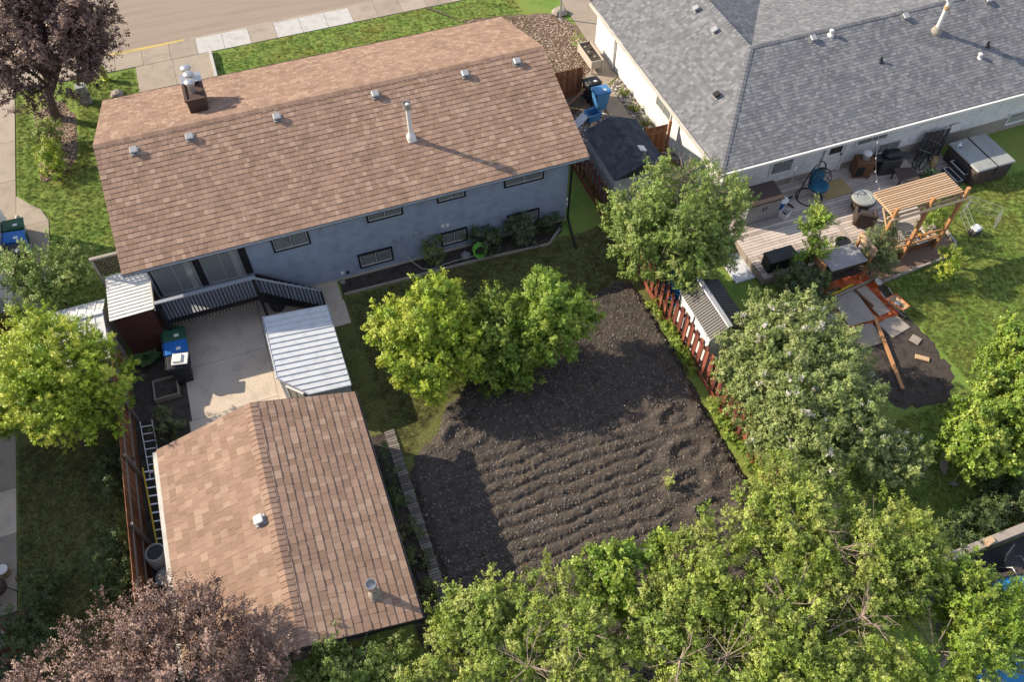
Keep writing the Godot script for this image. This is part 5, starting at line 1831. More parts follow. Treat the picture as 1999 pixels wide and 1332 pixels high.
	tm2.tube([Vector3(-0.3, 0.03, 0.5), Vector3(0.25, 0.9, -0.2)], 0.025, 6)
	pt(ti, "pole", tm2, M.black)
	# storage box
	var sb2 := th("storage_box", "long black lidded storage box at the deck's front left corner", "storage box", Vector3(17.3, 0.45, -16.98))
	pt(sb2, "body", bx(Vector3(0, 0.3, 0), Vector3(1.2, 0.58, 0.58), 0.02), M.black)
	pt(sb2, "lid", bx(Vector3(0, 0.62, 0), Vector3(1.26, 0.07, 0.64), 0.025), M.charcoal)
	for i in 4:
		pt(sb2, "end_slat", bx(Vector3(-0.61, 0.12 + i * 0.13, 0), Vector3(0.02, 0.06, 0.5)), M.charcoal)
	# resin cupboard with a painted mark on its doors
	var cb := th("resin_cupboard", "grey resin storage cupboard with brown lid against the house", "cupboard", Vector3(17.9, 0.45, -19.75))
	pt(cb, "body", bx(Vector3(0, 0.55, 0), Vector3(1.55, 1.1, 0.85), 0.02), M.slate)
	for i in 14:
		pt(cb, "front_groove", bx(Vector3(-0.7 + i * 0.108, 0.55, 0.427), Vector3(0.085, 1.02, 0.012)), M.slate)
	pt(cb, "lid", bx(Vector3(0, 1.14, -0.02), Vector3(1.65, 0.09, 1.0), 0.02, Basis(Vector3.RIGHT, 0.12)), M.brown_dark)
	for s in [-1, 1]:
		var hk := Mb.new()
		hk.tube([Vector3(0.1 * s, 0.82, 0.43), Vector3(0.07 * s, 0.80, 0.47), Vector3(0.06 * s, 0.68, 0.47), Vector3(0.1 * s, 0.64, 0.43)], 0.018, 6)
		pt(cb, "handle", hk, M.black)
	# clutter along the wall
	var cw := th("white_box", "open white cardboard box beside the resin cupboard", "box", Vector3(18.95, 0.45, -19.25), 0.4)
	for q in [[0.0, 0.15, 0.17, 0.4, 0.3, 0.012], [0.0, 0.15, -0.17, 0.4, 0.3, 0.012], [0.19, 0.15, 0.0, 0.012, 0.3, 0.33], [-0.19, 0.15, 0.0, 0.012, 0.3, 0.33]]:
		pt(cw, "side", bx(Vector3(q[0], q[1], q[2]), Vector3(q[3], q[4], q[5])), M.white)
	pt(cw, "bottom", bx(Vector3(0, 0.012, 0), Vector3(0.36, 0.014, 0.32)), M.charcoal)
	var bg := th("blue_tub", "deep blue plastic tub with white lid by the resin cupboard", "tub", Vector3(19.05, 0.45, -19.8))
	var bq := Mb.new()
	bq.lathe([Vector2(0.001, 0), Vector2(0.18, 0), Vector2(0.23, 0.35), Vector2(0.25, 0.36)], Vector3.ZERO, 16)
	pt(bg, "body", bq, M.bin_blue)
	var bl := Mb.new()
	bl.lathe([Vector2(0.24, 0.35), Vector2(0.25, 0.40), Vector2(0.001, 0.42)], Vector3(0.1, 0, 0), 16)
	pt(bg, "lid", bl, M.white)
	var sc := th("smoker_cabinet", "rusty brown smoker cabinet with a white lidded pail on top", "smoker", Vector3(23.35, 0.45, -20.35), -0.35)
	pt(sc, "body", bx(Vector3(0, 0.5, 0), Vector3(0.75, 0.8, 0.6), 0.03), M.brown_wood)
	pt(sc, "door_opening", bx(Vector3(-0.15, 0.42, 0.302), Vector3(0.34, 0.5, 0.01)), M.black)
	for x: float in [-0.32, 0.32]:
		for z: float in [-0.25, 0.25]:
			pt(sc, "leg", bx(Vector3(x, 0.05, z), Vector3(0.06, 0.1, 0.06)), M.brown_wood)
	var pa := th("pail", "grey pail with white lid standing on the rusty smoker", "pail", Vector3(23.35, 1.36, -20.35))
	var pam := Mb.new()
	pam.lathe([Vector2(0.001, 0), Vector2(0.15, 0), Vector2(0.18, 0.26), Vector2(0.001, 0.27)], Vector3.ZERO, 16)
	pt(pa, "body", pam, M.grey_metal)
	var pl2 := Mb.new()
	pl2.lathe([Vector2(0.19, 0.25), Vector2(0.18, 0.33), Vector2(0.001, 0.36)], Vector3.ZERO, 16)
	pt(pa, "lid", pl2, M.white)
	var gr := th("barbecue", "covered charcoal grey barbecue against the house wall", "barbecue", Vector3(24.55, 0.45, -20.15), -0.2)
	pt(gr, "cart", bx(Vector3(0, 0.4, 0), Vector3(0.9, 0.8, 0.55), 0.03), M.charcoal)
	pt(gr, "hood", bx(Vector3(0, 0.95, -0.02), Vector3(0.8, 0.32, 0.52), 0.12), M.black_metal)
	for s in [-1, 1]:
		pt(gr, "side_shelf", bx(Vector3(0.62 * s, 0.8, 0), Vector3(0.34, 0.04, 0.45), 0.01), M.charcoal)
	var gt := th("wooden_table", "small dark wooden table beside the covered barbecue", "table", Vector3(24.75, 0.45, -19.2), -0.3)
	for i in 5:
		pt(gt, "top_board", bx(Vector3(-0.36 + i * 0.18, 0.55, 0), Vector3(0.172, 0.03, 0.8)), M.brown_dark)
	for x: float in [-0.38, 0.38]:
		for z: float in [-0.33, 0.33]:
			pt(gt, "leg", bx(Vector3(x, 0.27, z), Vector3(0.06, 0.53, 0.06)), M.brown_dark)
	for q in [[26.0, -19.75, 0.35, "dark bicycle leaning nearer the covered barbecue"], [26.75, -20.15, 0.15, "dark bicycle leaning nearer the hot tub"]]:
		var b := th("bicycle", q[3], "bicycle", Vector3(q[0], 0.12, q[1]), q[2], "bicycles beside the hot tub")
		b.rotation.x = -0.2
		for x: float in [-0.5, 0.5]:
			var wh := Node3D.new()
			wh.name = "wheel"
			b.add_child(wh, true)
			wh.position = Vector3(x, 0.33, 0)
			var ty := Mb.new()
			ty.tube(_ring(Vector3.ZERO, 0.31, Vector3.BACK, 22), 0.022, 6, false)
			pt(wh, "tyre", ty, M.black)
			var spk := Mb.new()
			for i in 9:
				var a := PI * i / 9
				spk.tube([Vector3(cos(a), sin(a), 0) * 0.3, -Vector3(cos(a), sin(a), 0) * 0.3], 0.003, 3)
			pt(wh, "spokes", spk, M.galv)
		var fr2 := Mb.new()
		for s in [[Vector3(-0.5, 0.33, 0), Vector3(-0.15, 0.85, 0)], [Vector3(-0.5, 0.33, 0), Vector3(-0.05, 0.32, 0)], [Vector3(-0.05, 0.32, 0), Vector3(-0.17, 0.9, 0)], [Vector3(-0.05, 0.32, 0), Vector3(0.38, 0.8, 0)], [Vector3(-0.15, 0.82, 0), Vector3(0.37, 0.86, 0)], [Vector3(0.5, 0.33, 0), Vector3(0.36, 0.98, 0)]]:
			fr2.tube(s, 0.02, 6)
		pt(b, "frame", fr2, M.charcoal)
		pt(b, "saddle", bx(Vector3(-0.18, 0.93, 0), Vector3(0.26, 0.05, 0.13), 0.02), M.black)
		var ha := Mb.new()
		ha.tube([Vector3(0.34, 1.02, -0.28), Vector3(0.36, 1.0, 0), Vector3(0.34, 1.02, 0.28)], 0.014, 6)
		pt(b, "handlebar", ha, M.galv)
	var lp := th("leaning_boards", "dark boards leaning against the house wall left of the hot tub", "boards", Vector3(27.2, 0.1, -20.65))
	for i in 5:
		pt(lp, "board", bx(Vector3(-0.5 + i * 0.26, 0.65, 0.02 * i), Vector3(0.2, 1.35, 0.04), 0.0, Basis(Vector3.BACK, -0.2) * Basis(Vector3.RIGHT, -0.2)), M.brown_dark if i % 2 else M.charcoal)
	var wp := th("white_board", "two white panels leaning on the grey wall above the bicycles", "panel", Vector3(28.0, 0.7, -20.86))
	for i in 3:
		pt(wp, "panel", bx(Vector3(-0.8 + i * 0.62, 0.42 + 0.02 * i, 0), Vector3(0.55, 0.36 - 0.05 * (i % 2), 0.03), 0.0, Basis(Vector3.RIGHT, -0.12)), M.white)
	var gc := th("gas_cylinder", "pale yellow green gas cylinder beside the upper tub step", "gas cylinder", Vector3(27.05, 0.12, -20.0))
	var gm := Mb.new()
	gm.lathe([Vector2(0.001, 0), Vector2(0.13, 0), Vector2(0.15, 0.05), Vector2(0.15, 0.28), Vector2(0.1, 0.36), Vector2(0.001, 0.38)], Vector3.ZERO, 16)
	pt(gc, "body", gm, M.mat_tan)
	var gv := Mb.new()
	gv.lathe([Vector2(0.09, 0.36), Vector2(0.1, 0.46), Vector2(0.085, 0.46), Vector2(0.08, 0.38)], Vector3.ZERO, 14)
	pt(gc, "collar", gv, M.pale_wood)
	var sl2 := th("solar_lamp", "small dark pot with blue white top on the deck by the bicycles", "lamp", Vector3(25.15, 0.14, -18.95))
	var sm2 := Mb.new()
	sm2.lathe([Vector2(0.001, 0), Vector2(0.14, 0), Vector2(0.17, 0.2), Vector2(0.001, 0.21)], Vector3.ZERO, 14)
	pt(sl2, "pot", sm2, M.black)
	pt(sl2, "top", bx(Vector3(-0.02, 0.24, 0), Vector3(0.2, 0.05, 0.16), 0.015), M.sheet_blue)
	var pb2 := th("wooden_trough", "brown wooden trough of dark plants by the bicycles", "planter", Vector3(25.75, 0.12, -19.05), 0.25)
	pt(pb2, "box", bx(Vector3(0, 0.17, 0), Vector3(0.9, 0.34, 0.36), 0.015), M.brown_wood)
	foliage(pb2, "foliage", [[-0.2, 0.45, 0, 0.25], [0.2, 0.45, 0, 0.25]], Vector3.ZERO, {"pal": [Color(0.03, 0.06, 0.02), Color(0.05, 0.09, 0.03)], "dens": 18.0, "per": 8, "blen": 0.25, "spread": 0.1})
	# string of bulbs from the eave to the pergola
	var sg := th("string_lights", "thin cable with clear bulbs hanging from eave to pergola", "string lights", Vector3(22.9, 2.6, -18.7))
	var cab := []
	for i in 11:
		var q := i / 10.0
		cab.append(Vector3(23.6, 2.55, -20.45).lerp(Vector3(21.1, 3.1, -17.05), q) - Vector3(0, 0.5 * sin(q * PI), 0) - sg.position)
	var cmb := Mb.new()
	cmb.tube(cab, 0.004, 4)
	pt(sg, "cable", cmb, M.slate)
	for i in range(1, 10, 2):
		var bb2 := Mb.new()
		bb2.lathe([Vector2(0.001, -0.12), Vector2(0.02, -0.09), Vector2(0.022, -0.06), Vector2(0.014, 0.0)], cab[i], 8)
		pt(sg, "bulb", bb2, M.white)
	# lumber, playhouse base and digging works in the neighbour's yard
	one("white_slab", bx(Vector3(0, 0.04, 0), Vector3(1.0, 0.08, 1.45), 0.01), M.sheet_blue, "pale blue white slab lying on the grass left of the deck", "slab", Vector3(16.05, 0.0, -17.7))
	var pt2 := th("play_table", "large grey topped wooden stand with orange wood end rails", "stand", Vector3(19.2, 0, -15.8))
	pt(pt2, "top", bx(Vector3(0.03, 1.36, -0.04), Vector3(1.62, 0.05, 1.0), 0.012), M.slate)
	pt(pt2, "apron", bx(Vector3(0.03, 1.24, -0.04), Vector3(1.5, 0.18, 0.9)), M.brown_dark)
	for x: float in [-1.2, 1.05]:
		for z: float in [-0.5, 0.36]:
			pt(pt2, "post", bx(Vector3(x, 0.93, z), Vector3(0.1, 1.86, 0.1), 0.012), M.orange_wood)
		for y: float in [1.58, 1.78]:
			pt(pt2, "end_rail", bx(Vector3(x, y, -0.07), Vector3(0.11, 0.13, 1.05), 0.012), M.slat1 if x > 0 else M.orange_wood)
	pt(pt2, "side_bench", bx(Vector3(-1.45, 1.0, -0.05), Vector3(0.4, 0.05, 1.05), 0.012), M.stone)
	for z: float in [-0.5, 0.4]:
		pt(pt2, "bench_leg", bx(Vector3(-1.6, 0.49, z), Vector3(0.08, 0.97, 0.08)), M.orange_wood)
	var dirt := [Vector2(18.3, -13.5), Vector2(20.9, -13.3), Vector2(21.0, -12.0), Vector2(20.9, -10.8), Vector2(20.55, -9.9), Vector2(19.6, -9.5), Vector2(18.3, -9.8), Vector2(17.6, -10.8)]
	sheet("dirt_patch", rough(dirt, 0.13, 0.2), 0.008, M.soil)
	sheet("dug_ground", rough([Vector2(17.2, -16.4), Vector2(21.2, -16.3), Vector2(20.9, -13.3), Vector2(17.2, -13.5)], 0.1), 0.006, M.soil)
	one("concrete_pad", bx(Vector3(0, 0.03, 0), Vector3(1.15, 0.08, 1.0), 0.02), M.conc1, "cracked pale concrete pad on the dug ground beside the long plank", "concrete pad", Vector3(18.85, 0.0, -13.0))
	one("concrete_pad", bx(Vector3(0, 0.02, 0), Vector3(0.95, 0.06, 0.8), 0.02), M.stone, "grey broken concrete pad near the wheelbarrow", "concrete pad", Vector3(20.15, 0.0, -13.05), 0.2)
	var tc := th("orange_tarp", "crumpled orange tarpaulin under the plywood sheets", "tarpaulin", Vector3(19.3, 0, -14.4))
	var tmb := Mb.new()
	var g := RandomNumberGenerator.new()
	g.seed = 8
	var NX := 26
	var NZ := 26
	var H := []
	for j in NZ + 1:
		for i in NX + 1:
			var ed2 := maxf(absf(i - NX / 2.0) / (NX / 2.0), absf(j - NZ / 2.0) / (NZ / 2.0))
			H.append(0.03 + (0.16 * g.randf() if ed2 > 0.78 else 0.02) * (1.0 if ed2 < 0.97 else 0.25))
	for j in NZ:
		for i in NX:
			var v := func(a: int, b: int) -> Vector3: return Vector3(-1.15 + 2.5 * a / NX, H[b * (NX + 1) + a], -1.35 + 2.35 * b / NZ)
			tmb.quad(v.call(i, j), v.call(i + 1, j), v.call(i + 1, j + 1), v.call(i, j + 1), Vector3.UP)
	pt(tc, "sheet", tmb, M.tarp)
	one("plywood_sheet", bx(Vector3(0, 0.0, 0), Vector3(1.15, 0.03, 1.7), 0.005), M.stone, "large grey weathered plywood sheet lying on the orange tarpaulin", "plywood", Vector3(19.05, 0.17, -14.35), -0.05)
	one("plywood_sheet", bx(Vector3(0, 0.0, 0), Vector3(0.55, 0.03, 1.45), 0.005), M.conc2, "narrow pale plywood sheet on the orange tarpaulin's right side", "plywood", Vector3(20.0, 0.16, -14.3), 0.1)
	one("paver_slab", bx(Vector3(0, 0, 0), Vector3(0.5, 0.05, 1.3), 0.01), M.white_wood, "pale pinkish slab at the left side of the orange tarpaulin", "slab", Vector3(18.05, 0.1, -14.1), 0.05)
	for q in [["long dark beam across the plywood on the orange tarpaulin", 19.4, 0.28, -15.0, 2.6, 0.12, "old_wood"], ["thin brown lath lying on the pale plywood", 19.72, 0.21, -14.5, 1.0, 1.75, "brown_wood"], ["yellow painted board end under the long dark beam", 19.1, 0.235, -15.12, 1.2, 0.15, "yellow"]]:
		one("beam", bx(Vector3.ZERO, Vector3(q[4], 0.07, 0.09 if q[0] != "" else 0.1), 0.008), M[q[6]], q[0], "beam", Vector3(q[1], q[2], q[3]), q[5])
	var d0 := Vector3(19.63, 0.22, -13.65)
	var d1 := Vector3(18.62, 0.09, -10.45)
	one("long_plank", bx(Vector3.ZERO, Vector3(0.14, 0.05, d0.distance_to(d1)), 0.008), M.orange_wood, "long orange wooden plank pointing from the tarpaulin over the dirt", "plank", (d0 + d1) * 0.5, atan2(d0.x - d1.x, d0.z - d1.z))
	one("short_plank", bx(Vector3.ZERO, Vector3(0.5, 0.06, 0.2), 0.01), M.pale_wood, "short pale wood offcut on the bare dirt", "plank", Vector3(20.2, 0.045, -11.4), -0.7)
	one("paver", bx(Vector3.ZERO, Vector3(0.36, 0.05, 0.36), 0.01), M.stone, "square brown paver lying at the lawn edge of the dirt", "paver", Vector3(20.5, 0.035, -12.2), 0.5)
	# bucket and wheelbarrow
	var bu := th("bucket", "orange bucket with white inside beside the tarpaulin", "bucket", Vector3(20.55, 0.0, -15.0))
	bu.rotation = Vector3(0.25, 0, -0.2)
	var bum := Mb.new()
	bum.lathe([Vector2(0.001, 0.01), Vector2(0.13, 0.01), Vector2(0.165, 0.36), Vector2(0.175, 0.36), Vector2(0.175, 0.39)], Vector3.ZERO, 18)
	pt(bu, "body", bum, M.orange)
	var bui := Mb.new()
	bui.lathe([Vector2(0.16, 0.385), Vector2(0.13, 0.28), Vector2(0.001, 0.27)], Vector3.ZERO, 18)
	pt(bu, "inside", bui, M.white)
	var wb := th("wheelbarrow", "rusty orange wheelbarrow holding a grey sack on the lawn edge", "wheelbarrow", Vector3(20.65, 0, -13.75), -1.4)
	wb.scale = Vector3.ONE * 0.72
	var tray := Mb.new()
	var lo2 := [Vector3(-0.32, 0.36, -0.17), Vector3(0.30, 0.36, -0.14), Vector3(0.30, 0.36, 0.14), Vector3(-0.32, 0.36, 0.17)]
	var hi2 := [Vector3(-0.48, 0.60, -0.34), Vector3(0.58, 0.68, -0.26), Vector3(0.58, 0.68, 0.26), Vector3(-0.48, 0.60, 0.34)]
	tray.quad(lo2[0], lo2[1], lo2[2], lo2[3], Vector3.UP)
	for i in 4:
		var j := (i + 1) % 4
		tray.quad(lo2[i], lo2[j], hi2[j], hi2[i], -(lo2[i] + lo2[j]) + Vector3(0, 1.2, 0))
	pt(wb, "tray", tray, M.pale_wood)
	var rim2 := Mb.new()
	rim2.tube([hi2[0], hi2[1], hi2[2], hi2[3], hi2[0]], 0.028, 6)
	pt(wb, "rim", rim2, M.tarp)
	for s in [-1, 1]:
		var hn := Mb.new()
		hn.tube([Vector3(0.72, 0.2, 0.05 * s), Vector3(0.1, 0.33, 0.2 * s), Vector3(-0.75, 0.52, 0.28 * s), Vector3(-0.98, 0.62, 0.29 * s)], 0.018, 6)
		pt(wb, "handle", hn, M.galv)
		var lg := Mb.new()
		lg.tube([Vector3(-0.2, 0.36, 0.2 * s), Vector3(-0.3, 0.0, 0.22 * s)], 0.02, 6)
		pt(wb, "leg", lg, M.galv)
	var ww := Mb.new()
	ww.tube(_ring(Vector3(0.72, 0.19, 0), 0.15, Vector3.BACK, 18), 0.045, 8, false)
	pt(wb, "wheel", ww, M.black)
	one("grey_sack", _rock(0.14, 9), M.slate, "grey crumpled sack lying in the orange wheelbarrow", "sack", Vector3(20.63, 0.36, -13.72), 0.4)
	# wire play pen with a blue box
	var pen := th("wire_pen", "open wire pet pen standing on the lawn right of the pergola", "pen", Vector3(26.6, 0, -16.4))
	var corners := [Vector2(25.9, -16.0), Vector2(26.35, -17.1), Vector2(26.95, -17.35), Vector2(27.65, -16.4), Vector2(27.1, -15.9)]
	for i in 4:
		var a: Vector2 = corners[i]
		var b: Vector2 = corners[i + 1]
		var m := W(pen)
		var k := 7
		for j in k + 1:
			var c := a.lerp(b, float(j) / k)
			m.tube([Vector3(c.x, 0, c.y), Vector3(c.x, 0.62, c.y)], 0.006 if j % k else 0.014, 4)
		for y: float in [0.04, 0.33, 0.62]:
			m.tube([Vector3(a.x, y, a.y), Vector3(b.x, y, b.y)], 0.007, 4)
		pt(pen, "wire_panel", m, M.grey_metal)
	var pk := th("pet_carrier", "small blue and white pet carrier at the wire pen's corner", "pet carrier", Vector3(26.15, 0, -16.0), 0.2)
	pt(pk, "base", bx(Vector3(0, 0.13, 0), Vector3(0.42, 0.26, 0.36), 0.04), M.charcoal)
	pt(pk, "top", bx(Vector3(0, 0.33, 0), Vector3(0.40, 0.14, 0.34), 0.05), M.sheet_blue)

func back_right() -> void:
	# green-house like small shed with dark ribbed roof
	var t := th("ribbed_roof_shed", "small cream shed with dark ribbed gable roof behind the red fence", "shed", Vector3(13.05, 0, -15.0))
	var w := W(t)
	w.span(12.3, 13.75, 0.0, 1.82, -16.05, -13.75)
	w.tri(Vector3(12.3, 1.82, -13.75), Vector3(13.75, 1.82, -13.75), Vector3(12.95, 2.25, -13.75), Vector3.BACK)
	w.tri(Vector3(12.35, 1.82, -16.0), Vector3(13.75, 1.82, -16.0), Vector3(12.95, 2.25, -16.0), Vector3.FORWARD)
	pt(t, "wall", w, M.stucco_white)
	for x: float in [12.295, 13.755]:
		for z: float in [-15.96, -14.9, -13.74]:
			var fm := W(t)
			fm.span(x - 0.015, x + 0.015, 0, 1.82, z - 0.03, z + 0.03)
			pt(t, "wall_frame", fm, M.charcoal)
	for q in [[12.31, 1], [13.92, -1]]:
		var rf := W(t)
		var A := Vector3(q[0], 1.85, -16.1)
		ribbed(rf, A, A + Vector3(0, 0, 2.35), Vector3(12.97, 2.32, -16.1) - A, 22, 0.03, 0.05)
		pt(t, "roof_sheet", rf, M.sheet_dark)
	var rc2 := W(t)
	rc2.bev(Vector3(12.97, 2.35, -14.92), Vector3(0.2, 0.05, 2.4), 0.015)
	pt(t, "ridge_cap", rc2, M.grey_metal)
	# overturned blue canoe and a rough wooden post with a box
	var c := th("blue_canoe", "upturned bright blue plastic boat behind the red fence", "boat", Vector3(12.72, 0.55, -16.85))
	var cm := Mb.new()
	var rows := []
	for i in 11:
		var f := i / 10.0
		var wd := 0.42 * sqrt(maxf(0.02, 1.0 - pow(2 * f - 1, 4)))
		var row := []
		for j in 9:
			var a := PI * j / 8.0
			row.append(Vector3(-cos(a) * wd, 0.35 + sin(a) * 0.4 * (0.6 + 0.4 * wd / 0.42), -1.1 + 2.2 * f))
		rows.append(row)
	for i in 10:
		for j in 8:
			cm.quad(rows[i][j], rows[i + 1][j], rows[i + 1][j + 1], rows[i][j + 1], rows[i][j] + rows[i + 1][j + 1] - Vector3(0, 0.7, rows[i][j].z + rows[i + 1][j].z))
	pt(c, "hull", cm, M.blue_plastic)
	for z: float in [-0.7, 0.7]:
		pt(c, "rest", bx(Vector3(0, -0.1, z), Vector3(0.8, 0.9, 0.1)), M.old_wood)
	var p := th("bird_house_post", "weathered square post with a dark grey box on top among lilacs", "post", Vector3(13.62, 0, -14.0))
	pt(p, "post", bx(Vector3(0, 1.15, 0), Vector3(0.14, 2.3, 0.14), 0.01), M.old_wood)
	pt(p, "box", bx(Vector3(0.12, 2.25, 0.1), Vector3(0.26, 0.22, 0.24), 0.015), M.slate)
	for i in 6:
		one("rubble_stone", _rock(0.16 + 0.03 * (i % 3), 40 + i), M.stone if i % 2 else M.pale_wood, ["tan rubble stone at the end of the cream shed, topmost", "grey rubble stone by the cream shed, behind the post", "broad tan rubble stone between shed and post", "small grey rubble stone against the red fence", "tan rubble stone nearest the lilac", "grey rubble stone at the foot of the post"][i], "stone", Vector3(13.0 + 0.22 * (i % 3), 0.1 + 0.1 * (i / 3), -13.45 + 0.22 * (i / 2)), i * 0.7, "rubble behind the red fence")
	# board wall with grey cap and the pool beyond it
	var wl := th("board_wall", "dark board wall with wide grey cap above the blue pool", "wall", Vector3(18, 0, -4.5))
	for i in 46:
		pt(wl, "board", bx(Vector3(-3.4 + i * 0.2, 0.5, 0), Vector3(0.192, 1.0, 0.03)), M["plank%d" % (i % 4)])
	for i in 4:
		pt(wl, "cap", bx(Vector3(-2.35 + i * 2.3, 1.03, 0), Vector3(2.28, 0.05, 0.26), 0.01), M.stone)
	one("wood_block", bx(Vector3(0, 0.06, 0), Vector3(0.3, 0.12, 0.2), 0.01), M.pale_wood, "tan wood block lying on the grey cap of the board wall", "block", Vector3(17.0, 1.057, -4.48), 0.2)
	var po := th("swimming_pool", "round above ground pool of blue water under the trees", "pool", Vector3(17.0, 0, -0.9))
	var pm := Mb.new()
	pm.lathe([Vector2(2.75, 0.0), Vector2(2.75, 0.42), Vector2(2.62, 0.44), Vector2(2.6, 0.3)], Vector3.ZERO, 40)
	pt(po, "rim", pm, M.brown_dark)
	var pw := Mb.new()
	pw.lathe([Vector2(2.61, 0.33), Vector2(0.001, 0.33)], Vector3.ZERO, 40)
	pt(po, "water", pw, M.pool_water)
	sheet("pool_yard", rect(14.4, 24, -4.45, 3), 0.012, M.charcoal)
	var lc := th("lounge_chair", "folded dark lounge chair with pale tube frame beside the pool", "chair", Vector3(17.75, 0, -3.75), 0.4)
	pt(lc, "seat", bx(Vector3(0, 0.35, 0), Vector3(0.5, 0.03, 0.5)), M.charcoal)
	pt(lc, "backrest", bx(Vector3(0, 0.62, -0.28), Vector3(0.5, 0.55, 0.03), 0.0, Basis(Vector3.RIGHT, -0.3)), M.charcoal)
	for s in [-1, 1]:
		var fm := Mb.new()
		fm.tube([Vector3(0.27 * s, 0.0, 0.3), Vector3(0.27 * s, 0.4, 0.24), Vector3(0.27 * s, 0.55, 0.0), Vector3(0.27 * s, 0.0, -0.3)], 0.02, 6)
		pt(lc, "frame", fm, M.galv)
	# tilted board and spade under the right hand bush
	one("leaning_board", bx(Vector3(0, 0.3, 0), Vector3(1.1, 0.5, 0.03), 0.01, Basis(Vector3.RIGHT, -0.7)), M.old_wood, "grey weathered board leaning under the bush at right", "board", Vector3(18.15, 0.0, -7.55), 0.75)
	var sp := th("spade", "spade with pale handle and grey blade standing in the shade", "spade", Vector3(18.0, 0, -6.8))
	var hm := Mb.new()
	hm.tube([Vector3(0, 0.15, 0), Vector3(0.25, 1.0, -0.15)], 0.018, 6)
	pt(sp, "handle", hm, M.pale_wood)
	pt(sp, "blade", bx(Vector3(-0.03, 0.06, 0.05), Vector3(0.22, 0.3, 0.02), 0.008, Basis(Vector3.RIGHT, 0.9)), M.slate)

func fences() -> void:
	# red picket fence between the gardens: boards on both sides of the rails
	var t := th("red_fence", "weathered red board fence along the right side of the dug garden", "fence", Vector3(12.2, 0, -18))
	var n := 104
	for i in n:
		var z := -27.5 + i * 0.189
		var s := 1 if i % 2 else -1
		var m := W(t)
		var h := 1.5 + rc(-0.03, 0.03)
		m.box(Vector3(12.2 + 0.045 * s, h * 0.5 + 0.12, z), Vector3(0.022, h - 0.12, 0.135), Basis(Vector3.RIGHT, rc(-0.015, 0.015)))
		pt(t, "board", m, M["red%d" % (rng.randi() % 4)])
	for y: float in [0.42, 1.3]:
		for k in 8:
			var r := W(t)
			r.span(12.185, 12.215, y, y + 0.09, -27.6 + k * 2.45, -27.6 + k * 2.45 + 2.44)
			pt(t, "rail", r, M.red3)
	for k in 8:
		var kb := W(t)
		kb.span(12.10, 12.13, 0.0, 0.24, -27.6 + k * 2.45, -27.6 + k * 2.45 + 2.44)
		pt(t, "kick_board", kb, M["red%d" % [0, 2][k % 2]])
	for k in 9:
		var po := W(t)
		po.span(12.25, 12.34, 0, 1.55, -27.6 + k * 2.45 - 0.045, -27.6 + k * 2.45 + 0.045)
		pt(t, "post", po, M.old_wood)
	for q in [[12.38, -14.95, "grey stake leaning on the red fence, farthest from the lilac"], [12.36, -13.95, "grey stake leaning on the red fence, middle of three"], [12.34, -13.0, "grey stake leaning on the red fence, nearest the lilac"]]:
		var m := Mb.new()
		m.tube([Vector3(0.12, 0, 0.1), Vector3(-0.05, 1.85, -0.05)], 0.03, 6)
		one("leaning_stake", m, M.old_wood, q[2], "stake", Vector3(q[0], 0, q[1]), 0.0, "stakes leaning on the red fence")
	# cedar fence on the left, seen from its rail side
	var c := th("cedar_fence", "tall cedar board fence along the left side of the garage", "fence", Vector3(-7.35, 0, -14))
	n = 106
	for i in n:
		var z := -21.3 + i * 0.143
		var m := W(c)
		m.span(-7.41, -7.39, 0.05, 1.78 + rc(-0.012, 0.012), z, z + 0.138)
		pt(c, "board", m, M["cedar%d" % (rng.randi() % 4)])
	for y: float in [0.55, 1.35]:
		for k in 6:
			var r := W(c)
			r.span(-7.388, -7.35, y, y + 0.09, -21.3 + k * 2.5, -21.3 + k * 2.5 + 2.49)
			pt(c, "rail", r, M.old_wood)
	for k in 7:
		var po := W(c)
		po.span(-7.35, -7.26, 0, 1.72, -21.25 + k * 2.5 - 0.045, -21.25 + k * 2.5 + 0.045)
		pt(c, "post", po, M.old_wood)
	# slatted boardwalk beside the garage
	var b := th("boardwalk", "narrow grey slatted boardwalk between garage and dug garden", "boardwalk", Vector3(0.9, 0, -11))
	n = 92
	for i in n:
		var z := -15.2 + i * 0.098
		var m := W(b)
		m.box(Vector3(0.9 + rc(-0.012, 0.012), 0.075, z + 0.04), Vector3(0.36, 0.022, 0.076), Basis(Vector3.UP, rc(-0.04, 0.04)))
		pt(b, "slat", m, M["plank%d" % (rng.randi() % 4)])
	for x: float in [0.78, 1.02]:
		var m := W(b)
		m.span(x - 0.02, x + 0.02, 0.0, 0.062, -15.2, -6.2)
		pt(b, "bearer", m, M.old_wood)
	# edging of the flower bed by the blue house
	var ed := th("bed_edging", "pale stone edging strip of the flower bed below the blue wall", "edging", Vector3(5.5, 0, -21.7))
	var path := [Vector2(0.85, -21.8), Vector2(6.3, -21.7), Vector2(9.4, -21.52), Vector2(10.15, -22.2)]
	for i in 3:
		var a: Vector2 = path[i]
		var q: Vector2 = path[i + 1]
		var k := maxi(1, int(a.distance_to(q) / 0.9))
		for j in k:
			var m := a.lerp(q, (j + 0.5) / k)
			pt(ed, "edging_piece", bx(Vector3(m.x, 0.05, m.y) - ed.position, Vector3(a.distance_to(q) / k - 0.01, 0.12, 0.085), 0.015, Basis(Vector3.UP, -atan2(q.y - a.y, q.x - a.x))), M.stone)

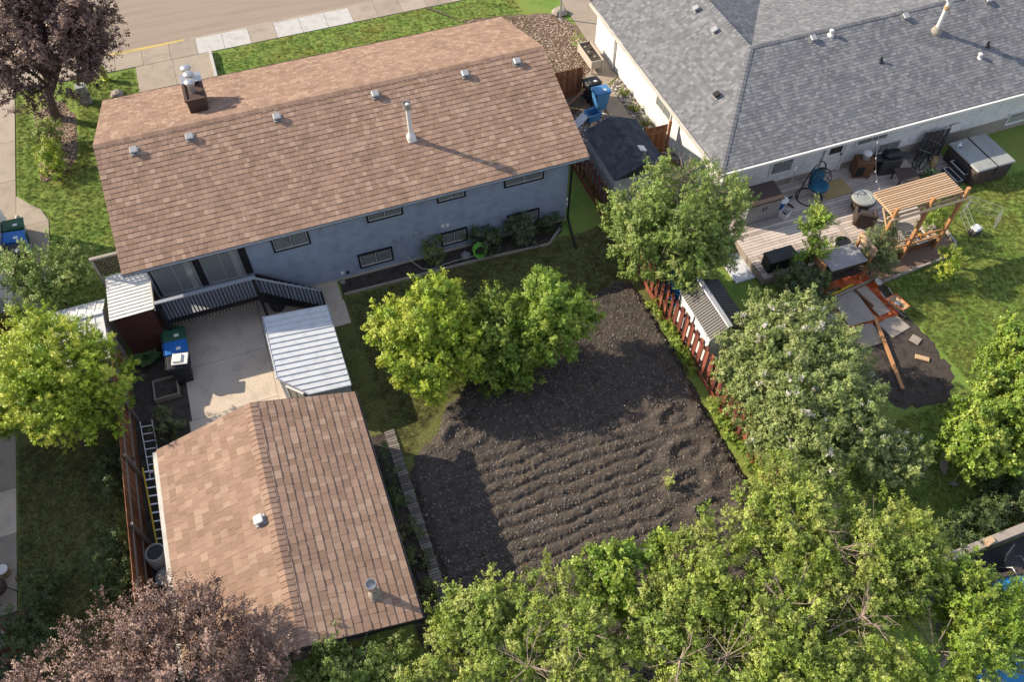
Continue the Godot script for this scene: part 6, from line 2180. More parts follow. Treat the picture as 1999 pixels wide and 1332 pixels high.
func patio_things() -> void:
	bin("green wheeled bin on the patio below the dark red shed", Vector3(-5.45, 0.035, -21.25), 0.0, M.bin_green, "bins on the patio")
	bin("blue wheeled bin on the patio between green and black ones", Vector3(-5.45, 0.035, -20.62), 0.03, M.bin_blue, "bins on the patio")
	bin("black wheeled bin on the patio with a white tray on it", Vector3(-5.43, 0.035, -19.95), -0.02, M.bin_black, "bins on the patio")
	one("plastic_tray", _tray(), M.white, "crumpled white plastic tray lying on the patio's black bin", "tray", Vector3(-5.33, 1.145, -19.93), -0.2)
	var rb := th("rain_barrel", "dark grey rain barrel under the black deck steps", "barrel", Vector3(-1.7, 0.035, -22.05))
	var m := Mb.new()
	m.lathe([Vector2(0.24, 0), Vector2(0.30, 0.25), Vector2(0.31, 0.5), Vector2(0.27, 0.72), Vector2(0.25, 0.74), Vector2(0.001, 0.75)], Vector3.ZERO, 20)
	pt(rb, "body", m, M.charcoal)
	# raised bed frame
	var f := th("garden_bed", "low grey wooden bed frame holding dark soil beside the patio", "bed frame", Vector3(-6.17, 0, -19.62))
	for s in [-1, 1]:
		pt(f, "side_board", bx(Vector3(0, 0.12, 0.42 * s), Vector3(0.86, 0.24, 0.045)), M.old_wood)
		pt(f, "end_board", bx(Vector3(0.41 * s, 0.12, 0), Vector3(0.045, 0.24, 0.79)), M.old_wood)
	pt(f, "soil", bx(Vector3(0, 0.06, 0), Vector3(0.77, 0.12, 0.79)), M.soil)
	# ladders, pipes, barrels between fence and garage
	var L := th("stepladder", "yellow fibreglass ladder with grey rungs lying beside the cedar fence", "ladder", Vector3(-6.93, 0.42, -14.95), 0.06)
	L.rotation.z = -0.35
	for s in [-1, 1]:
		pt(L, "rail", bx(Vector3(0.17 * s, 0, 0), Vector3(0.05, 0.09, 2.9), 0.006), M.yellow)
	for i in 9:
		pt(L, "rung", bx(Vector3(0, 0, -1.28 + i * 0.32), Vector3(0.29, 0.035, 0.06), 0.006), M.galv)
	var L2 := th("aluminium_ladder", "long grey aluminium ladder lying along the cedar fence", "ladder", Vector3(-6.9, 0.26, -17.2), 0.05)
	L2.rotation.z = -0.3
	for s in [-1, 1]:
		pt(L2, "rail", bx(Vector3(0.19 * s, 0, 0), Vector3(0.035, 0.08, 2.4), 0.006), M.galv)
	for i in 7:
		pt(L2, "rung", bx(Vector3(0, 0, -0.96 + i * 0.32), Vector3(0.34, 0.03, 0.035)), M.galv)
	for q in [[-6.62, -15.2, "white plastic pipe beside the yellow ladder, nearer the garage"], [-6.71, -15.15, "white plastic pipe beside the yellow ladder, nearer the fence"]]:
		var pm := Mb.new()
		pm.tube([Vector3(0, 0.3, -0.85), Vector3(0.12, 0.3, 0.85)], 0.045, 10)
		one("plastic_pipe", pm, M.sheet_blue, q[2], "pipe", Vector3(q[0], 0.0, q[1]), 0.0, "pipes beside the garage")
	var b := th("white_barrel", "pale grey barrel with dark open top between fence and garage", "barrel", Vector3(-6.95, 0, -12.98))
	var bm := Mb.new()
	bm.lathe([Vector2(0.26, 0.0), Vector2(0.33, 0.2), Vector2(0.36, 0.5), Vector2(0.33, 0.85), Vector2(0.29, 0.98), Vector2(0.26, 0.985), Vector2(0.25, 0.9)], Vector3.ZERO, 24)
	pt(b, "body", bm, M.stucco_grey)
	var bt := Mb.new()
	bt.lathe([Vector2(0.255, 0.9), Vector2(0.001, 0.89)], Vector3.ZERO, 24)
	pt(b, "opening", bt, M.bin_black)
	var g := th("grey_dustbin", "round grey lidded dustbin behind the pale barrel by the garage", "dustbin", Vector3(-6.82, 0, -12.25))
	var gm := Mb.new()
	gm.lathe([Vector2(0.22, 0.0), Vector2(0.27, 0.6), Vector2(0.29, 0.62)], Vector3.ZERO, 20)
	pt(g, "body", gm, M.slate)
	var gl := Mb.new()
	gl.lathe([Vector2(0.30, 0.6), Vector2(0.30, 0.65), Vector2(0.2, 0.70), Vector2(0.001, 0.72)], Vector3.ZERO, 20)
	pt(g, "lid", gl, M.slate)
	# hose: a coil on a post and a line to the tap
	var h := th("garden_hose", "green garden hose coiled on a post with a pale line to the tap", "hose", Vector3(6.5, 0, -21.95))
	var cm := Mb.new()
	for i in 5:
		cm.tube(_ring(Vector3(0, 0.42, 0.05 * i), 0.26 + 0.012 * (i % 2), Vector3(0.1, 0.35, 1).normalized(), 26), 0.02, 6, false)
	pt(h, "coil", cm, M.lime_hose)
	var lm := Mb.new()
	lm.tube([Vector3(3.55, 0.74, -22.48) - h.position, Vector3(3.75, 0.4, -22.3) - h.position, Vector3(4.1, 0.08, -22.0) - h.position, Vector3(4.5, 0.04, -21.88) - h.position, Vector3(5.0, 0.04, -21.95) - h.position, Vector3(5.5, 0.04, -22.0) - h.position, Vector3(6.1, 0.05, -21.95) - h.position, Vector3(6.45, 0.2, -21.9) - h.position], 0.016, 6)
	pt(h, "line", lm, M.pale_hose)
	pt(h, "post", bx(Vector3(0, 0.35, -0.08), Vector3(0.06, 0.75, 0.06)), M.galv)
	one("stone", _rock(0.2, 61), M.slate, "grey stone beside the coiled green hose", "stone", Vector3(6.0, 0.06, -22.1))
	one("stone", _rock(0.12, 62), M.stone, "small pale stones at the corner of the flower bed by the path", "stone", Vector3(0.95, 0.05, -22.45))
	one("downspout_splash", bx(Vector3(0, 0.02, 0), Vector3(0.5, 0.03, 0.35), 0.01), M.stone, "pale splash block by the garage's back corner", "splash block", Vector3(-1.6, 0.0, -7.55), 0.3)

func _tray() -> Mb:
	var m := Mb.new()
	m.bev(Vector3(0, 0.02, 0), Vector3(0.56, 0.05, 0.5), 0.015)
	m.bev(Vector3(-0.08, 0.07, 0.0), Vector3(0.34, 0.08, 0.36), 0.03)
	return m

func front_things() -> void:
	var hy := th("fire_hydrant", "lime yellow fire hydrant on the strip of grass by the pavement", "hydrant", Vector3(-7.0, 0, -39.4))
	var m := Mb.new()
	m.lathe([Vector2(0.16, 0), Vector2(0.16, 0.06), Vector2(0.12, 0.08), Vector2(0.12, 0.6), Vector2(0.16, 0.62), Vector2(0.16, 0.67), Vector2(0.12, 0.75), Vector2(0.04, 0.82), Vector2(0.04, 0.88), Vector2(0.001, 0.89)], Vector3.ZERO, 16)
	pt(hy, "barrel", m, M.hydrant)
	for a in 3:
		var n := Mb.new()
		var d := Vector3(cos(a * PI / 2), 0, sin(a * PI / 2))
		n.tube([d * 0.1 + Vector3(0, 0.48, 0), d * 0.22 + Vector3(0, 0.48, 0)], 0.06, 10)
		pt(hy, "nozzle", n, M.hydrant)
	var ub := th("utility_box", "pale green utility pedestal box beside the brown roof's far left corner", "utility box", Vector3(-7.95, 0, -37.9))
	pt(ub, "case", bx(Vector3(0, 0.45, 0), Vector3(0.42, 0.9, 0.42), 0.03), M.tub_cover)
	pt(ub, "lid", bx(Vector3(0, 0.93, 0), Vector3(0.46, 0.06, 0.46), 0.02), M.tub_cover)
	one("stone", _rock(0.3, 71), M.stone, "flat grey landscape stone at the brown roof's far left corner", "stone", Vector3(-6.6, 0.1, -37.9))
	var po := th("light_pole", "thin grey metal pole beside a boulder near the right driveway", "pole", Vector3(15.95, 0, -36.45))
	var pm := Mb.new()
	pm.tube([Vector3.ZERO, Vector3(0, 3.2, 0)], 0.045, 10)
	pt(po, "pole", pm, M.grey_metal)
	pt(po, "base_plate", bx(Vector3(0, 0.02, 0), Vector3(0.2, 0.03, 0.2)), M.grey_metal)
	one("boulder", _rock(0.38, 72), M.stone, "round grey boulder behind the thin metal pole", "boulder", Vector3(16.1, 0.12, -36.9))
	one("fallen_branch", _branch(), M.bark, "dark twig line across the front lawn at the top", "branch", Vector3(10.3, 0.03, -39.2), 0.2)

func _branch() -> Mb:
	var m := Mb.new()
	m.tube([Vector3(-0.6, 0, -0.9), Vector3(-0.2, 0.03, -0.1), Vector3(0.1, 0.02, 0.5), Vector3(0.35, 0, 1.3)], [0.05, 0.05, 0.035, 0.02], 6)
	return m

func plants() -> void:
	var green := [Color(0.155, 0.25, 0.028), Color(0.20, 0.29, 0.04), Color(0.11, 0.20, 0.02), Color(0.26, 0.33, 0.055)]
	var lime := [Color(0.25, 0.35, 0.022), Color(0.32, 0.40, 0.035), Color(0.16, 0.26, 0.02), Color(0.40, 0.44, 0.06)]
	var mid := [Color(0.125, 0.19, 0.038), Color(0.17, 0.235, 0.055), Color(0.09, 0.15, 0.028), Color(0.21, 0.245, 0.075)]
	var dark := [Color(0.06, 0.10, 0.03), Color(0.08, 0.125, 0.035), Color(0.045, 0.08, 0.025)]
	var lil := [Color(0.15, 0.20, 0.065), Color(0.19, 0.235, 0.08), Color(0.12, 0.165, 0.05), Color(0.22, 0.255, 0.10)]
	var pur := [Color(0.095, 0.055, 0.05), Color(0.13, 0.078, 0.07), Color(0.058, 0.035, 0.035), Color(0.18, 0.115, 0.10)]
	var pur2 := [Color(0.155, 0.096, 0.086), Color(0.205, 0.13, 0.115), Color(0.10, 0.062, 0.058), Color(0.26, 0.175, 0.15)]
	var hed := [Color(0.185, 0.26, 0.035), Color(0.24, 0.30, 0.055), Color(0.13, 0.20, 0.028), Color(0.29, 0.33, 0.085)]
	var mapl := {"sprig": "mapleleaf", "n": 8, "ssize": 0.24, "ll": 0.11, "lw": 0.08}
	var j := func(a: Dictionary, b: Dictionary) -> Dictionary:
		var r := a.duplicate()
		r.merge(b, true)
		return r
	tree("purple_maple", "dark purple leaved maple at the upper left with a leaning trunk", "tree", [[-8.17,5.0,-36.07,1.96],[-6.82,4.8,-35.9,1.68],[-6.5,4.3,-35.6,1.1],[-7.74,4.2,-34.48,1.6],[-9.15,4.2,-35.0,1.55],[-8.53,5.5,-37.38,1.87],[-6.4,5.0,-38.75,1.92],[-8.91,3.4,-34.23,0.95],[-10.2,5.0,-37.2,1.8]], Vector3(-9.45, 0, -37.2), j.call(mapl, {"pal": pur, "seed": 31, "r": 0.2, "dens": 5.0, "per": 15, "blen": 0.55, "spread": 0.26, "leafmat": "leaf_purple", "gap": -0.16, "bright": 1.55}))
	tree("purple_plum_tree", "pinkish purple leaved tree over the garage's corner at bottom left", "tree", [[-6.29,4.2,-8.78,1.31],[-5.08,4.0,-8.93,1.0],[-7.3,4.0,-9.3,1.0],[-8.09,3.6,-8.9,1.0],[-4.34,3.6,-7.84,0.9],[-5.96,4.6,-9.3,0.8],[-9.3,3.4,-9.2,0.75],[-5.32,4.6,-7.66,1.25],[-6.89,4.4,-8.04,1.15],[-3.7,3.0,-8.0,0.4],[-5.06,4.2,-9.5,0.42],[-7.9,3.8,-7.6,1.0],[-9.4,3.2,-8.3,0.9],[-4.0,3.6,-6.9,1.0]], Vector3(-6.3, 0, -6.6), {"pal": pur2, "seed": 32, "r": 0.14, "dens": 7.0, "per": 14, "blen": 0.5, "spread": 0.17, "sprig": "plum", "n": 8, "ssize": 0.2, "ll": 0.07, "lw": 0.045, "leafmat": "leaf_purple", "gap": -0.19, "up": 0.8, "bright": 1.3})
	tree("ash_tree", "bright yellow green tree over the cedar fence at the left", "tree", [[-8.51,3.6,-18.87,1.6],[-9.61,3.2,-18.73,1.3],[-7.44,3.2,-18.55,1.05],[-8.73,2.8,-17.86,1.25],[-8.55,3.6,-20.3,0.65],[-7.68,2.3,-17.8,0.8],[-9.65,3.4,-20.08,1.1],[-7.5,3.2,-19.5,0.6],[-10.3,2.4,-18.34,0.75]], Vector3(-9.1, 0, -18.3), {"pal": lime, "seed": 33, "r": 0.13, "dens": 5.5, "per": 18, "blen": 0.55, "spread": 0.22, "up": 0.8, "ll": 0.1, "lw": 0.045, "sprig": "ash"})
	tree("young_oak", "smaller feathery green tree beside the white house and bins", "tree", [[-9.72,2.4,-24.52,0.95],[-8.9,2.2,-24.1,0.85],[-10.06,2.4,-25.5,0.6],[-8.05,2.2,-23.96,0.55],[-9.56,1.6,-23.8,1.0],[-8.39,2.6,-24.64,0.45]], Vector3(-9.2, 0, -24.3), {"pal": mid, "bright": 1.7, "seed": 34, "r": 0.08, "dens": 6.0, "per": 16, "blen": 0.6, "spread": 0.17, "up": 0.9})
	tree("garden_maple", "bright green round tree beside the dug garden, the leftmost of three", "tree", [[3.08,2.8,-16.98,1.22],[2.27,2.4,-17.14,1.06],[3.8,2.5,-16.73,1.05],[2.68,1.9,-16.22,1.14],[3.78,3.0,-17.74,0.8],[2.06,2.3,-17.76,0.75],[2.8,1.1,-15.7,0.53],[3.91,1.8,-16.07,0.88]], Vector3(3.1, 0, -16.9), {"pal": lime, "seed": 35, "r": 0.1, "shrink": 0.93, "gap": -0.5, "dens": 9.5, "per": 18, "blen": 0.42, "spread": 0.17, "up": 0.7, "ll": 0.09, "lw": 0.055})
	tree("garden_shrub_tree", "darker drooping tree in the middle of the three by the dug garden", "tree", [[5.48,2.2,-16.5,0.85],[5.7,2.5,-17.38,0.55],[5.61,1.6,-15.7,0.85],[4.81,1.2,-15.7,0.7],[5.9,0.9,-15.3,0.5],[6.2,1.6,-16.1,0.6],[5.1,1.7,-16.6,0.7]], Vector3(5.4, 0, -16.6), {"pal": green, "bright": 1.1, "seed": 36, "r": 0.08, "shrink": 0.95, "gap": -0.5, "dens": 9.5, "per": 16, "blen": 0.5, "spread": 0.16, "up": 0.15})
	tree("garden_maple", "light green round tree beside the dug garden, the rightmost of three", "tree", [[7.45,2.4,-16.42,1.08],[7.35,2.7,-17.18,0.69],[8.17,2.0,-16.24,0.69],[7.31,1.5,-15.75,0.82],[6.73,2.0,-16.28,0.68]], Vector3(7.3, 0, -16.6), {"pal": green, "bright": 1.5, "seed": 37, "r": 0.09, "shrink": 0.93, "gap": -0.5, "dens": 9.5, "per": 18, "blen": 0.4, "spread": 0.16, "up": 0.6})
	tree("apple_tree", "large olive green tree by the red fence between house and deck", "tree", [[12.8,3.6,-17.96,1.7],[11.85,3.0,-19.1,1.2],[14.4,3.2,-18.07,1.4],[13.05,3.8,-19.25,1.2],[11.73,2.4,-18.0,1.2],[13.09,2.4,-17.0,1.35],[14.22,2.6,-17.2,1.1],[11.45,2.2,-19.0,0.85],[15.4,3.0,-18.7,0.9],[14.26,3.6,-19.5,0.95]], Vector3(12.75, 0, -18.4), {"pal": mid, "bright": 1.65, "seed": 38, "r": 0.15, "dens": 6.5, "per": 15, "blen": 0.42, "spread": 0.2, "up": 0.3, "twigs": 12, "bark": "bark_grey", "gap": -0.26, "bare": [Vector3(14.1, 4.3, -18.6), Vector3(13.4, 4.7, -19.0)]})
	tree("lilac_bush", "wide lilac thicket with pale flower heads behind the red fence", "bush", [[14.25,2.5,-13.49,1.0],[15.33,2.6,-12.62,1.05],[13.1,2.1,-12.7,0.9],[13.88,2.6,-11.56,1.25],[15.4,2.4,-11.38,1.15],[12.9,1.9,-11.44,1.0],[13.3,2.4,-10.04,1.2],[14.87,2.3,-9.91,1.3],[12.7,1.8,-10.16,0.8],[14.87,1.9,-8.53,1.0],[13.4,2.1,-8.7,1.1],[12.8,1.8,-9.2,0.75],[16.0,1.8,-10.89,0.85],[12.5,1.6,-12.3,0.7],[12.4,1.7,-11.0,0.75],[12.35,1.7,-9.8,0.75],[12.4,1.7,-8.8,0.7],[14.6,2.6,-12.4,0.9],[14.2,2.5,-10.8,0.9]], Vector3(14.1, 0, -11), {"pal": lil, "bright": 1.6, "seed": 39, "r": 0.09, "dens": 9.0, "per": 16, "blen": 0.36, "spread": 0.19, "up": 0.5, "gap": -0.45, "fleck": Color(0.36, 0.345, 0.345), "fleckp": 0.11})
	tree("lilac_bush", "small lilac bush with pale flowers right of the wide thicket", "bush", [[15.73,1.5,-7.6,0.85],[15.27,1.2,-7.45,0.5],[16.41,1.3,-7.75,0.45]], Vector3(15.7, 0, -7.6), {"pal": lil, "bright": 1.6, "seed": 40, "r": 0.05, "dens": 8.0, "per": 16, "blen": 0.36, "spread": 0.17, "fleck": Color(0.38, 0.365, 0.37), "fleckp": 0.12})
	tree("broadleaf_bush", "tall light green bush at the right edge below the lawn", "bush", [[18.74,2.0,-7.3,1.25],[20.12,2.2,-7.9,1.2],[18.36,1.5,-7.3,0.9],[20.8,2.0,-9.0,0.85],[21.82,2.2,-9.6,0.88],[19.7,1.5,-6.8,0.75],[21.0,2.0,-7.6,1.0]], Vector3(19.8, 0, -7.9), {"pal": green, "seed": 41, "r": 0.07, "dens": 8.0, "per": 15, "blen": 0.4, "spread": 0.17, "ll": 0.1, "lw": 0.07, "sprig": "broad"})
	var H := [
		["maple_tree", "dark green leafy tree in front of the garage's back edge", [[-1.82,2.6,-7.3,0.85],[-2.79,2.4,-7.3,0.72],[-1.17,2.4,-6.8,0.62],[-2.0,2.6,-6.73,1.0],[-3.23,2.0,-7.0,0.72],[-0.6,2.4,-6.3,0.7],[-3.4,2.2,-6.2,0.8]], mid, 51, Vector3(-2, 0, -6.5), {}],
		["hedge_tree", "yellow green tree at the end of the boardwalk, left end of the hedge", [[1.48,3.4,-6.9,0.9],[0.66,3.2,-6.5,0.85],[2.36,3.2,-7.3,0.62],[1.56,3.4,-6.01,1.1],[0.15,3.0,-5.8,0.85],[3.3,3.0,-7.3,0.5]], hed, 52, Vector3(1.2, 0, -5.6), {}],
		["hedge_tree", "bright green broad leaved tree standing up from the hedge's middle", [[5.67,3.6,-6.56,0.72],[5.52,3.6,-7.1,0.43],[6.62,3.2,-6.84,0.42],[4.95,3.2,-6.54,0.78],[5.73,3.2,-5.95,0.8],[6.95,3.0,-7.1,0.33]], green, 53, Vector3(5.6, 0, -5.6), {"sprig": "broad", "ll": 0.1, "lw": 0.07}],
		["hedge_tree", "hedge tree with grey bare twigs right of the boardwalk's end", [[3.59,3.6,-6.16,1.1],[2.68,3.6,-5.67,1.1],[3.86,3.8,-5.17,1.1],[3.03,3.8,-4.82,1.09],[4.3,3.6,-4.54,0.83]], hed, 54, Vector3(3.3, 0, -4.9), {"twigs": 20, "dens": 5.2, "bare": [Vector3(3.6, 4.75, -5.15), Vector3(2.2, 4.4, -5.1)]}],
		["hedge_tree", "yellowish hedge tree below the right end of the dug garden", [[7.84,4.0,-6.2,0.87],[7.13,4.0,-5.72,1.0],[8.09,3.8,-5.45,0.87],[8.33,3.8,-6.73,0.55],[6.7,3.6,-5.31,0.86],[7.57,3.6,-4.7,1.01]], hed, 55, Vector3(7.5, 0, -5.0), {"up": 0.8}],
		["hedge_tree", "light green hedge tree next to the lilac's lower end", [[10.89,4.0,-6.82,1.2],[9.87,3.8,-6.64,0.9],[11.27,4.0,-5.87,1.14],[11.06,3.8,-7.5,0.65],[10.26,3.8,-5.71,1.2],[9.16,3.6,-5.89,0.89]], hed, 56, Vector3(10.4, 0, -5.4), {"bare": [Vector3(10.3, 4.75, -5.7)]}],
		["hedge_tree", "green hedge tree left of the board wall by the pool", [[12.51,3.8,-5.19,1.17],[12.59,3.8,-4.39,1.09],[11.38,4.0,-4.6,1.21],[13.58,3.2,-4.92,0.65],[11.71,3.8,-3.82,1.07],[10.58,3.8,-4.24,1.05]], hed, 57, Vector3(12.0, 0, -4.0), {"bare": [Vector3(10.7, 4.75, -5.0)]}],
		["hedge_tree", "pale green hedge tree at the bottom, left of the pool", [[9.15,4.0,-4.26,1.3],[9.58,4.0,-3.28,1.3],[8.01,4.0,-3.59,1.27],[8.4,4.0,-2.8,1.27],[9.97,3.8,-2.4,1.17]], hed, 58, Vector3(9.0, 0, -2.9), {"bare": [Vector3(8.6, 4.9, -4.2), Vector3(10.3, 4.7, -3.3)]}],
		["hedge_tree", "leafy tree in front of the blue pool at the bottom right", [[13.63,3.6,-3.05,0.87],[13.78,3.6,-2.42,0.9],[12.95,3.4,-2.66,0.94],[14.3,3.3,-3.4,0.41],[14.14,3.4,-1.94,0.9],[11.97,3.6,-2.12,1.22],[13.14,3.6,-1.43,1.2],[15.0,3.2,-2.2,0.6]], green, 59, Vector3(13.2, 0, -1.8), {"gap": -0.18}],
		["hedge_tree", "hedge tree with bare branches at the bottom centre", [[6.1,3.8,-4.22,1.25],[5.6,3.6,-4.87,0.98],[6.94,3.8,-3.65,1.26],[5.46,3.6,-3.73,1.11]], hed, 60, Vector3(6.1, 0, -3.6), {"twigs": 20, "dens": 5.2, "bare": [Vector3(5.6, 4.75, -3.9), Vector3(6.7, 4.75, -3.6)]}]]
	for h in H:
		tree(h[0], h[1], "tree", h[2], h[5], j.call({"pal": h[3], "seed": h[4], "r": 0.1, "dens": 7.5, "per": 15, "blen": 0.45, "spread": 0.19, "up": 0.55, "twigs": 10, "bark": "bark_grey", "gap": -0.2}, h[6]))
	tree("deck_tree", "slim light green tree at the front edge of the deck", "tree", [[18.26,2.4,-16.64,0.75],[17.9,1.8,-16.25,0.65],[18.32,2.8,-16.77,0.5]], Vector3(18.1, 0, -16.2), {"pal": green, "seed": 61, "r": 0.04, "dens": 9.0, "per": 14, "blen": 0.45, "spread": 0.14, "up": 0.9, "shrink": 0.8})
	var sh := [
		["shrub", "dark green shrub between storage box and the grey topped stand", [[17.35,1.2,-15.63,0.9],[17.2,0.9,-14.88,0.8],[17.57,1.2,-14.74,0.6],[16.79,0.8,-15.25,0.6]], Vector3(17.2, 0, -15.1), dark, {}],
		["shrub", "grey green evergreen shrub left of the pergola", [[20.85,1.4,-15.84,0.62],[20.72,1.0,-15.41,0.55],[21.08,1.8,-16.07,0.36]], Vector3(20.8, 0, -15.6), [Color(0.11, 0.15, 0.06), Color(0.15, 0.18, 0.07)], {"up": 0.9, "lw": 0.03, "dens": 22.0, "blen": 0.4}],
		["sapling", "yellow green sapling alone on the right hand lawn", [[23.15,1.0,-14.37,0.5],[23.19,1.4,-14.54,0.34],[23.01,0.6,-14.24,0.32]], Vector3(23.3, 0, -14.5), lime, {"r": 0.02}],
		["potted_shrub", "leafy plant growing under the pergola's right half", [[23.9,1.1,-16.5,0.55],[24.3,1.2,-16.7,0.4]], Vector3(24.0, 0.45, -16.6), green, {"r": 0.02}],
		["shrub", "sunny yellow green shrub in the chip bed, lower of two", [[-9.57,0.5,-33.3,0.6],[-9.46,0.4,-32.9,0.45],[-9.6,0.6,-34.0,0.6]], Vector3(-9.55, 0, -33.4), lime, {}],
		["shrub", "green shrub in the chip bed nearer the maple trunk", [[-9.63,0.5,-35.0,0.6],[-10.0,0.5,-34.7,0.5],[-9.4,0.6,-35.4,0.5]], Vector3(-9.65, 0, -35), green, {}],
		["juniper", "wide dark juniper beside the grill at the lower left", [[-10.83,0.5,-12.7,0.9],[-10.77,0.5,-11.88,0.85],[-10.5,0.4,-13.28,0.7],[-10.96,0.4,-11.36,0.75],[-10.4,0.4,-11.46,0.65]], Vector3(-10.7, 0, -12.2), dark, {"lw": 0.02}],
		["juniper", "dark juniper against the cedar fence at the lower left", [[-8.39,0.6,-13.29,0.78],[-8.08,0.5,-13.92,0.6],[-8.33,0.5,-12.62,0.66],[-8.01,0.5,-12.84,0.5]], Vector3(-8.25, 0, -13.2), dark, {"lw": 0.02}],
		["shrub", "dark leafy shrub in the shade left of the cedar fence", [[-8.1,0.5,-16.44,0.55],[-7.93,0.5,-16.95,0.45],[-8.02,0.5,-15.78,0.5]], Vector3(-8, 0, -16.4), dark, {}],
		["shrub", "thin upright green plant against the blue wall", [[4.66,0.6,-22.27,0.34],[4.68,0.95,-22.35,0.28],[4.75,0.3,-21.95,0.26]], Vector3(4.7, 0, -22.1), mid, {"r": 0.015, "up": 1.2}],
		["shrub", "round shrub behind the coiled green hose", [[6.65,0.55,-22.1,0.7],[6.2,0.4,-22.15,0.4],[7.1,0.45,-22.1,0.45]], Vector3(6.65, 0, -22.15), [Color(0.08, 0.12, 0.05), Color(0.10, 0.145, 0.06)], {}],
		["shrub", "grey green bush under the low window at the house's right end", [[8.27,0.65,-22.05,0.6],[8.45,1.0,-22.1,0.4]], Vector3(8.3, 0, -22.05), [Color(0.09, 0.135, 0.065), Color(0.12, 0.16, 0.08)], {}],
		["shrub", "low green clump at the right end of the flower bed", [[9.3,0.4,-22.1,0.45],[9.85,0.4,-22.25,0.4]], Vector3(9.5, 0, -22.1), dark, {}],
		["shrub", "olive shrub in the bed between cedar fence and patio", [[-6.25,0.5,-17.8,0.45],[-6.3,0.35,-18.4,0.3]], Vector3(-6.25, 0, -17.8), [Color(0.10, 0.13, 0.04), Color(0.13, 0.15, 0.06)], {}],
		["shrub", "dark plants along the garage wall beside the boardwalk, upper part", [[0.35,0.4,-14.2,0.4],[0.4,0.4,-13.3,0.42],[0.4,0.35,-12.4,0.42]], Vector3(0.4, 0, -13.3), dark, {}],
		["shrub", "low weeds along the garage wall beside the boardwalk, lower part", [[0.4,0.25,-11.3,0.4],[0.4,0.2,-10.2,0.38],[0.4,0.2,-9.2,0.36],[0.35,0.2,-8.2,0.36]], Vector3(0.4, 0, -9.8), [Color(0.09, 0.13, 0.03), Color(0.14, 0.15, 0.05)], {}],
		["shrub", "dense dark shrubs below the board wall's garden side", [[17.2,0.5,-5.2,0.7],[18.2,0.5,-5.1,0.7],[16.3,0.5,-5.2,0.7],[19.3,0.5,-5.2,0.7]], Vector3(17.7, 0, -5.2), dark, {}],
		["flowering_shrub", "low green shrub with orange yellow flowers in the shade at right", [[18.9,0.35,-6.2,0.5],[19.5,0.35,-5.9,0.5],[18.6,0.3,-5.8,0.4],[20.0,0.3,-6.4,0.5]], Vector3(19.2, 0, -6.1), dark, {"fleck": Color(0.6, 0.35, 0.01), "fleckp": 0.05}]]
	for i in sh.size():
		var h: Array = sh[i]
		tree(h[0], h[1], "plant", h[2], h[3], j.call({"pal": h[4], "seed": 70 + i, "r": 0.03, "dens": 11.0, "per": 11, "blen": 0.28, "spread": 0.12, "up": 0.6, "twigs": 3, "ll": 0.085, "lw": 0.045, "sprig": "shrub%d" % (1 if h[5].has("lw") else 0), "n": 8, "ssize": 0.16}, h[5]))
	# vine along the foot of the red fence
	var vl := []
	for i in 24:
		vl.append([11.95 + rc(-0.06, 0.08), 0.15, -17.0 + i * 0.36, rc(0.16, 0.26)])
	var v := th("creeper", "bright green creeper along the foot of the red fence", "plant", Vector3(11.95, 0, -13))
	foliage(v, "foliage", vl, v.position, {"pal": green, "seed": 95, "dens": 20.0, "per": 7, "blen": 0.2, "spread": 0.1, "sprig": "creep", "n": 6, "ssize": 0.1, "ll": 0.09, "lw": 0.07, "gap": -0.25})
	# big leaved rhubarb
	var rh := th("rhubarb", "broad leaved rhubarb plant in the corner by the green bin", "plant", Vector3(-6.7, 0, -21.2))
	rng.seed = 44
	for i in 13:
		var a := i * 2.4
		var d := Vector3(cos(a), 0.35, sin(a)).normalized()
		var m := Mb.new()
		m.tint(Color(0.055, 0.12, 0.04).lerp(Color(0.09, 0.17, 0.06), rng.randf()))
		leaf(m, Vector3(0, 0.2, 0) + d * 0.12, d, rc(0.34, 0.48), rc(0.3, 0.4), Vector3.UP)
		m.tube([Vector3.ZERO, Vector3(0, 0.2, 0) + d * 0.14], 0.014, 5)
		pt(rh, "leaf", m, M.leaf)
	# grass clumps by the white wall
	var gm := Mb.new()
	for i in 70:
		var a := i * 2.4
		var tilt := rc(0.15, 1.1)
		var d := Vector3(cos(a) * tilt, 1, sin(a) * tilt).normalized()
		var s := d.cross(Vector3(cos(a + 1.3), 0.1, sin(a + 1.3))).normalized() * 0.014
		var b := Vector3(cos(a), 0, sin(a)) * rc(0, 0.1)
		var l := rc(0.35, 0.6)
		var k := b + d * l * 0.6
		var e := b + d * l + Vector3(cos(a), -0.5, sin(a)) * 0.12 * tilt
		gm.quad(b - s, b + s, k + s, k - s)
		gm.tri(k - s, k + s, e)
	gm.tint(Color(0.22, 0.26, 0.07))
	gm.c.fill(Color(0.22, 0.26, 0.07))
	var gl := ["feathery grass clump by the white wall, nearest the driveway", "feathery grass clump by the white wall, middle of three", "feathery grass clump by the white wall, nearest the brown gate"]
	for i in 3:
		one("ornamental_grass", gm, M.leaf, gl[i], "plant", [Vector3(16.38, 0.02, -29.4), Vector3(16.33, 0.02, -28.15), Vector3(16.33, 0.02, -27.0)][i], i * 1.3, "grass clumps by the white wall")
	var sd := th("seedling", "single pale green seedling standing in the dug garden rows", "plant", Vector3(9.05, 0.12, -9.95))
	foliage(sd, "foliage", [[0, 0.25, 0, 0.14], [0, 0.42, 0, 0.1]], Vector3.ZERO, {"pal": [Color(0.3, 0.34, 0.1)], "dens": 50.0, "per": 4, "blen": 0.2, "spread": 0.05, "sprig": "creep", "seed": 12})
	pt(sd, "stem", _stem(), M.bark)

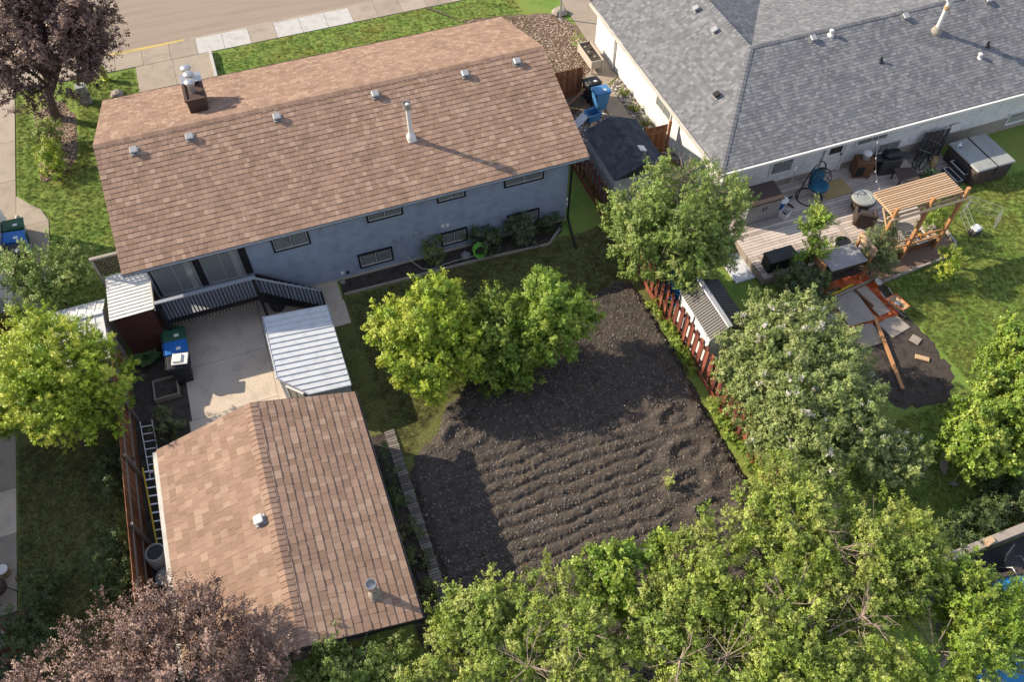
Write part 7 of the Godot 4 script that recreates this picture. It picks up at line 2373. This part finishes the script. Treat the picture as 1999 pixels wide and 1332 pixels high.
func _stem() -> Mb:
	var m := Mb.new()
	m.tube([Vector3(0, -0.05, 0), Vector3(0, 0.4, 0)], 0.012, 5)
	return m
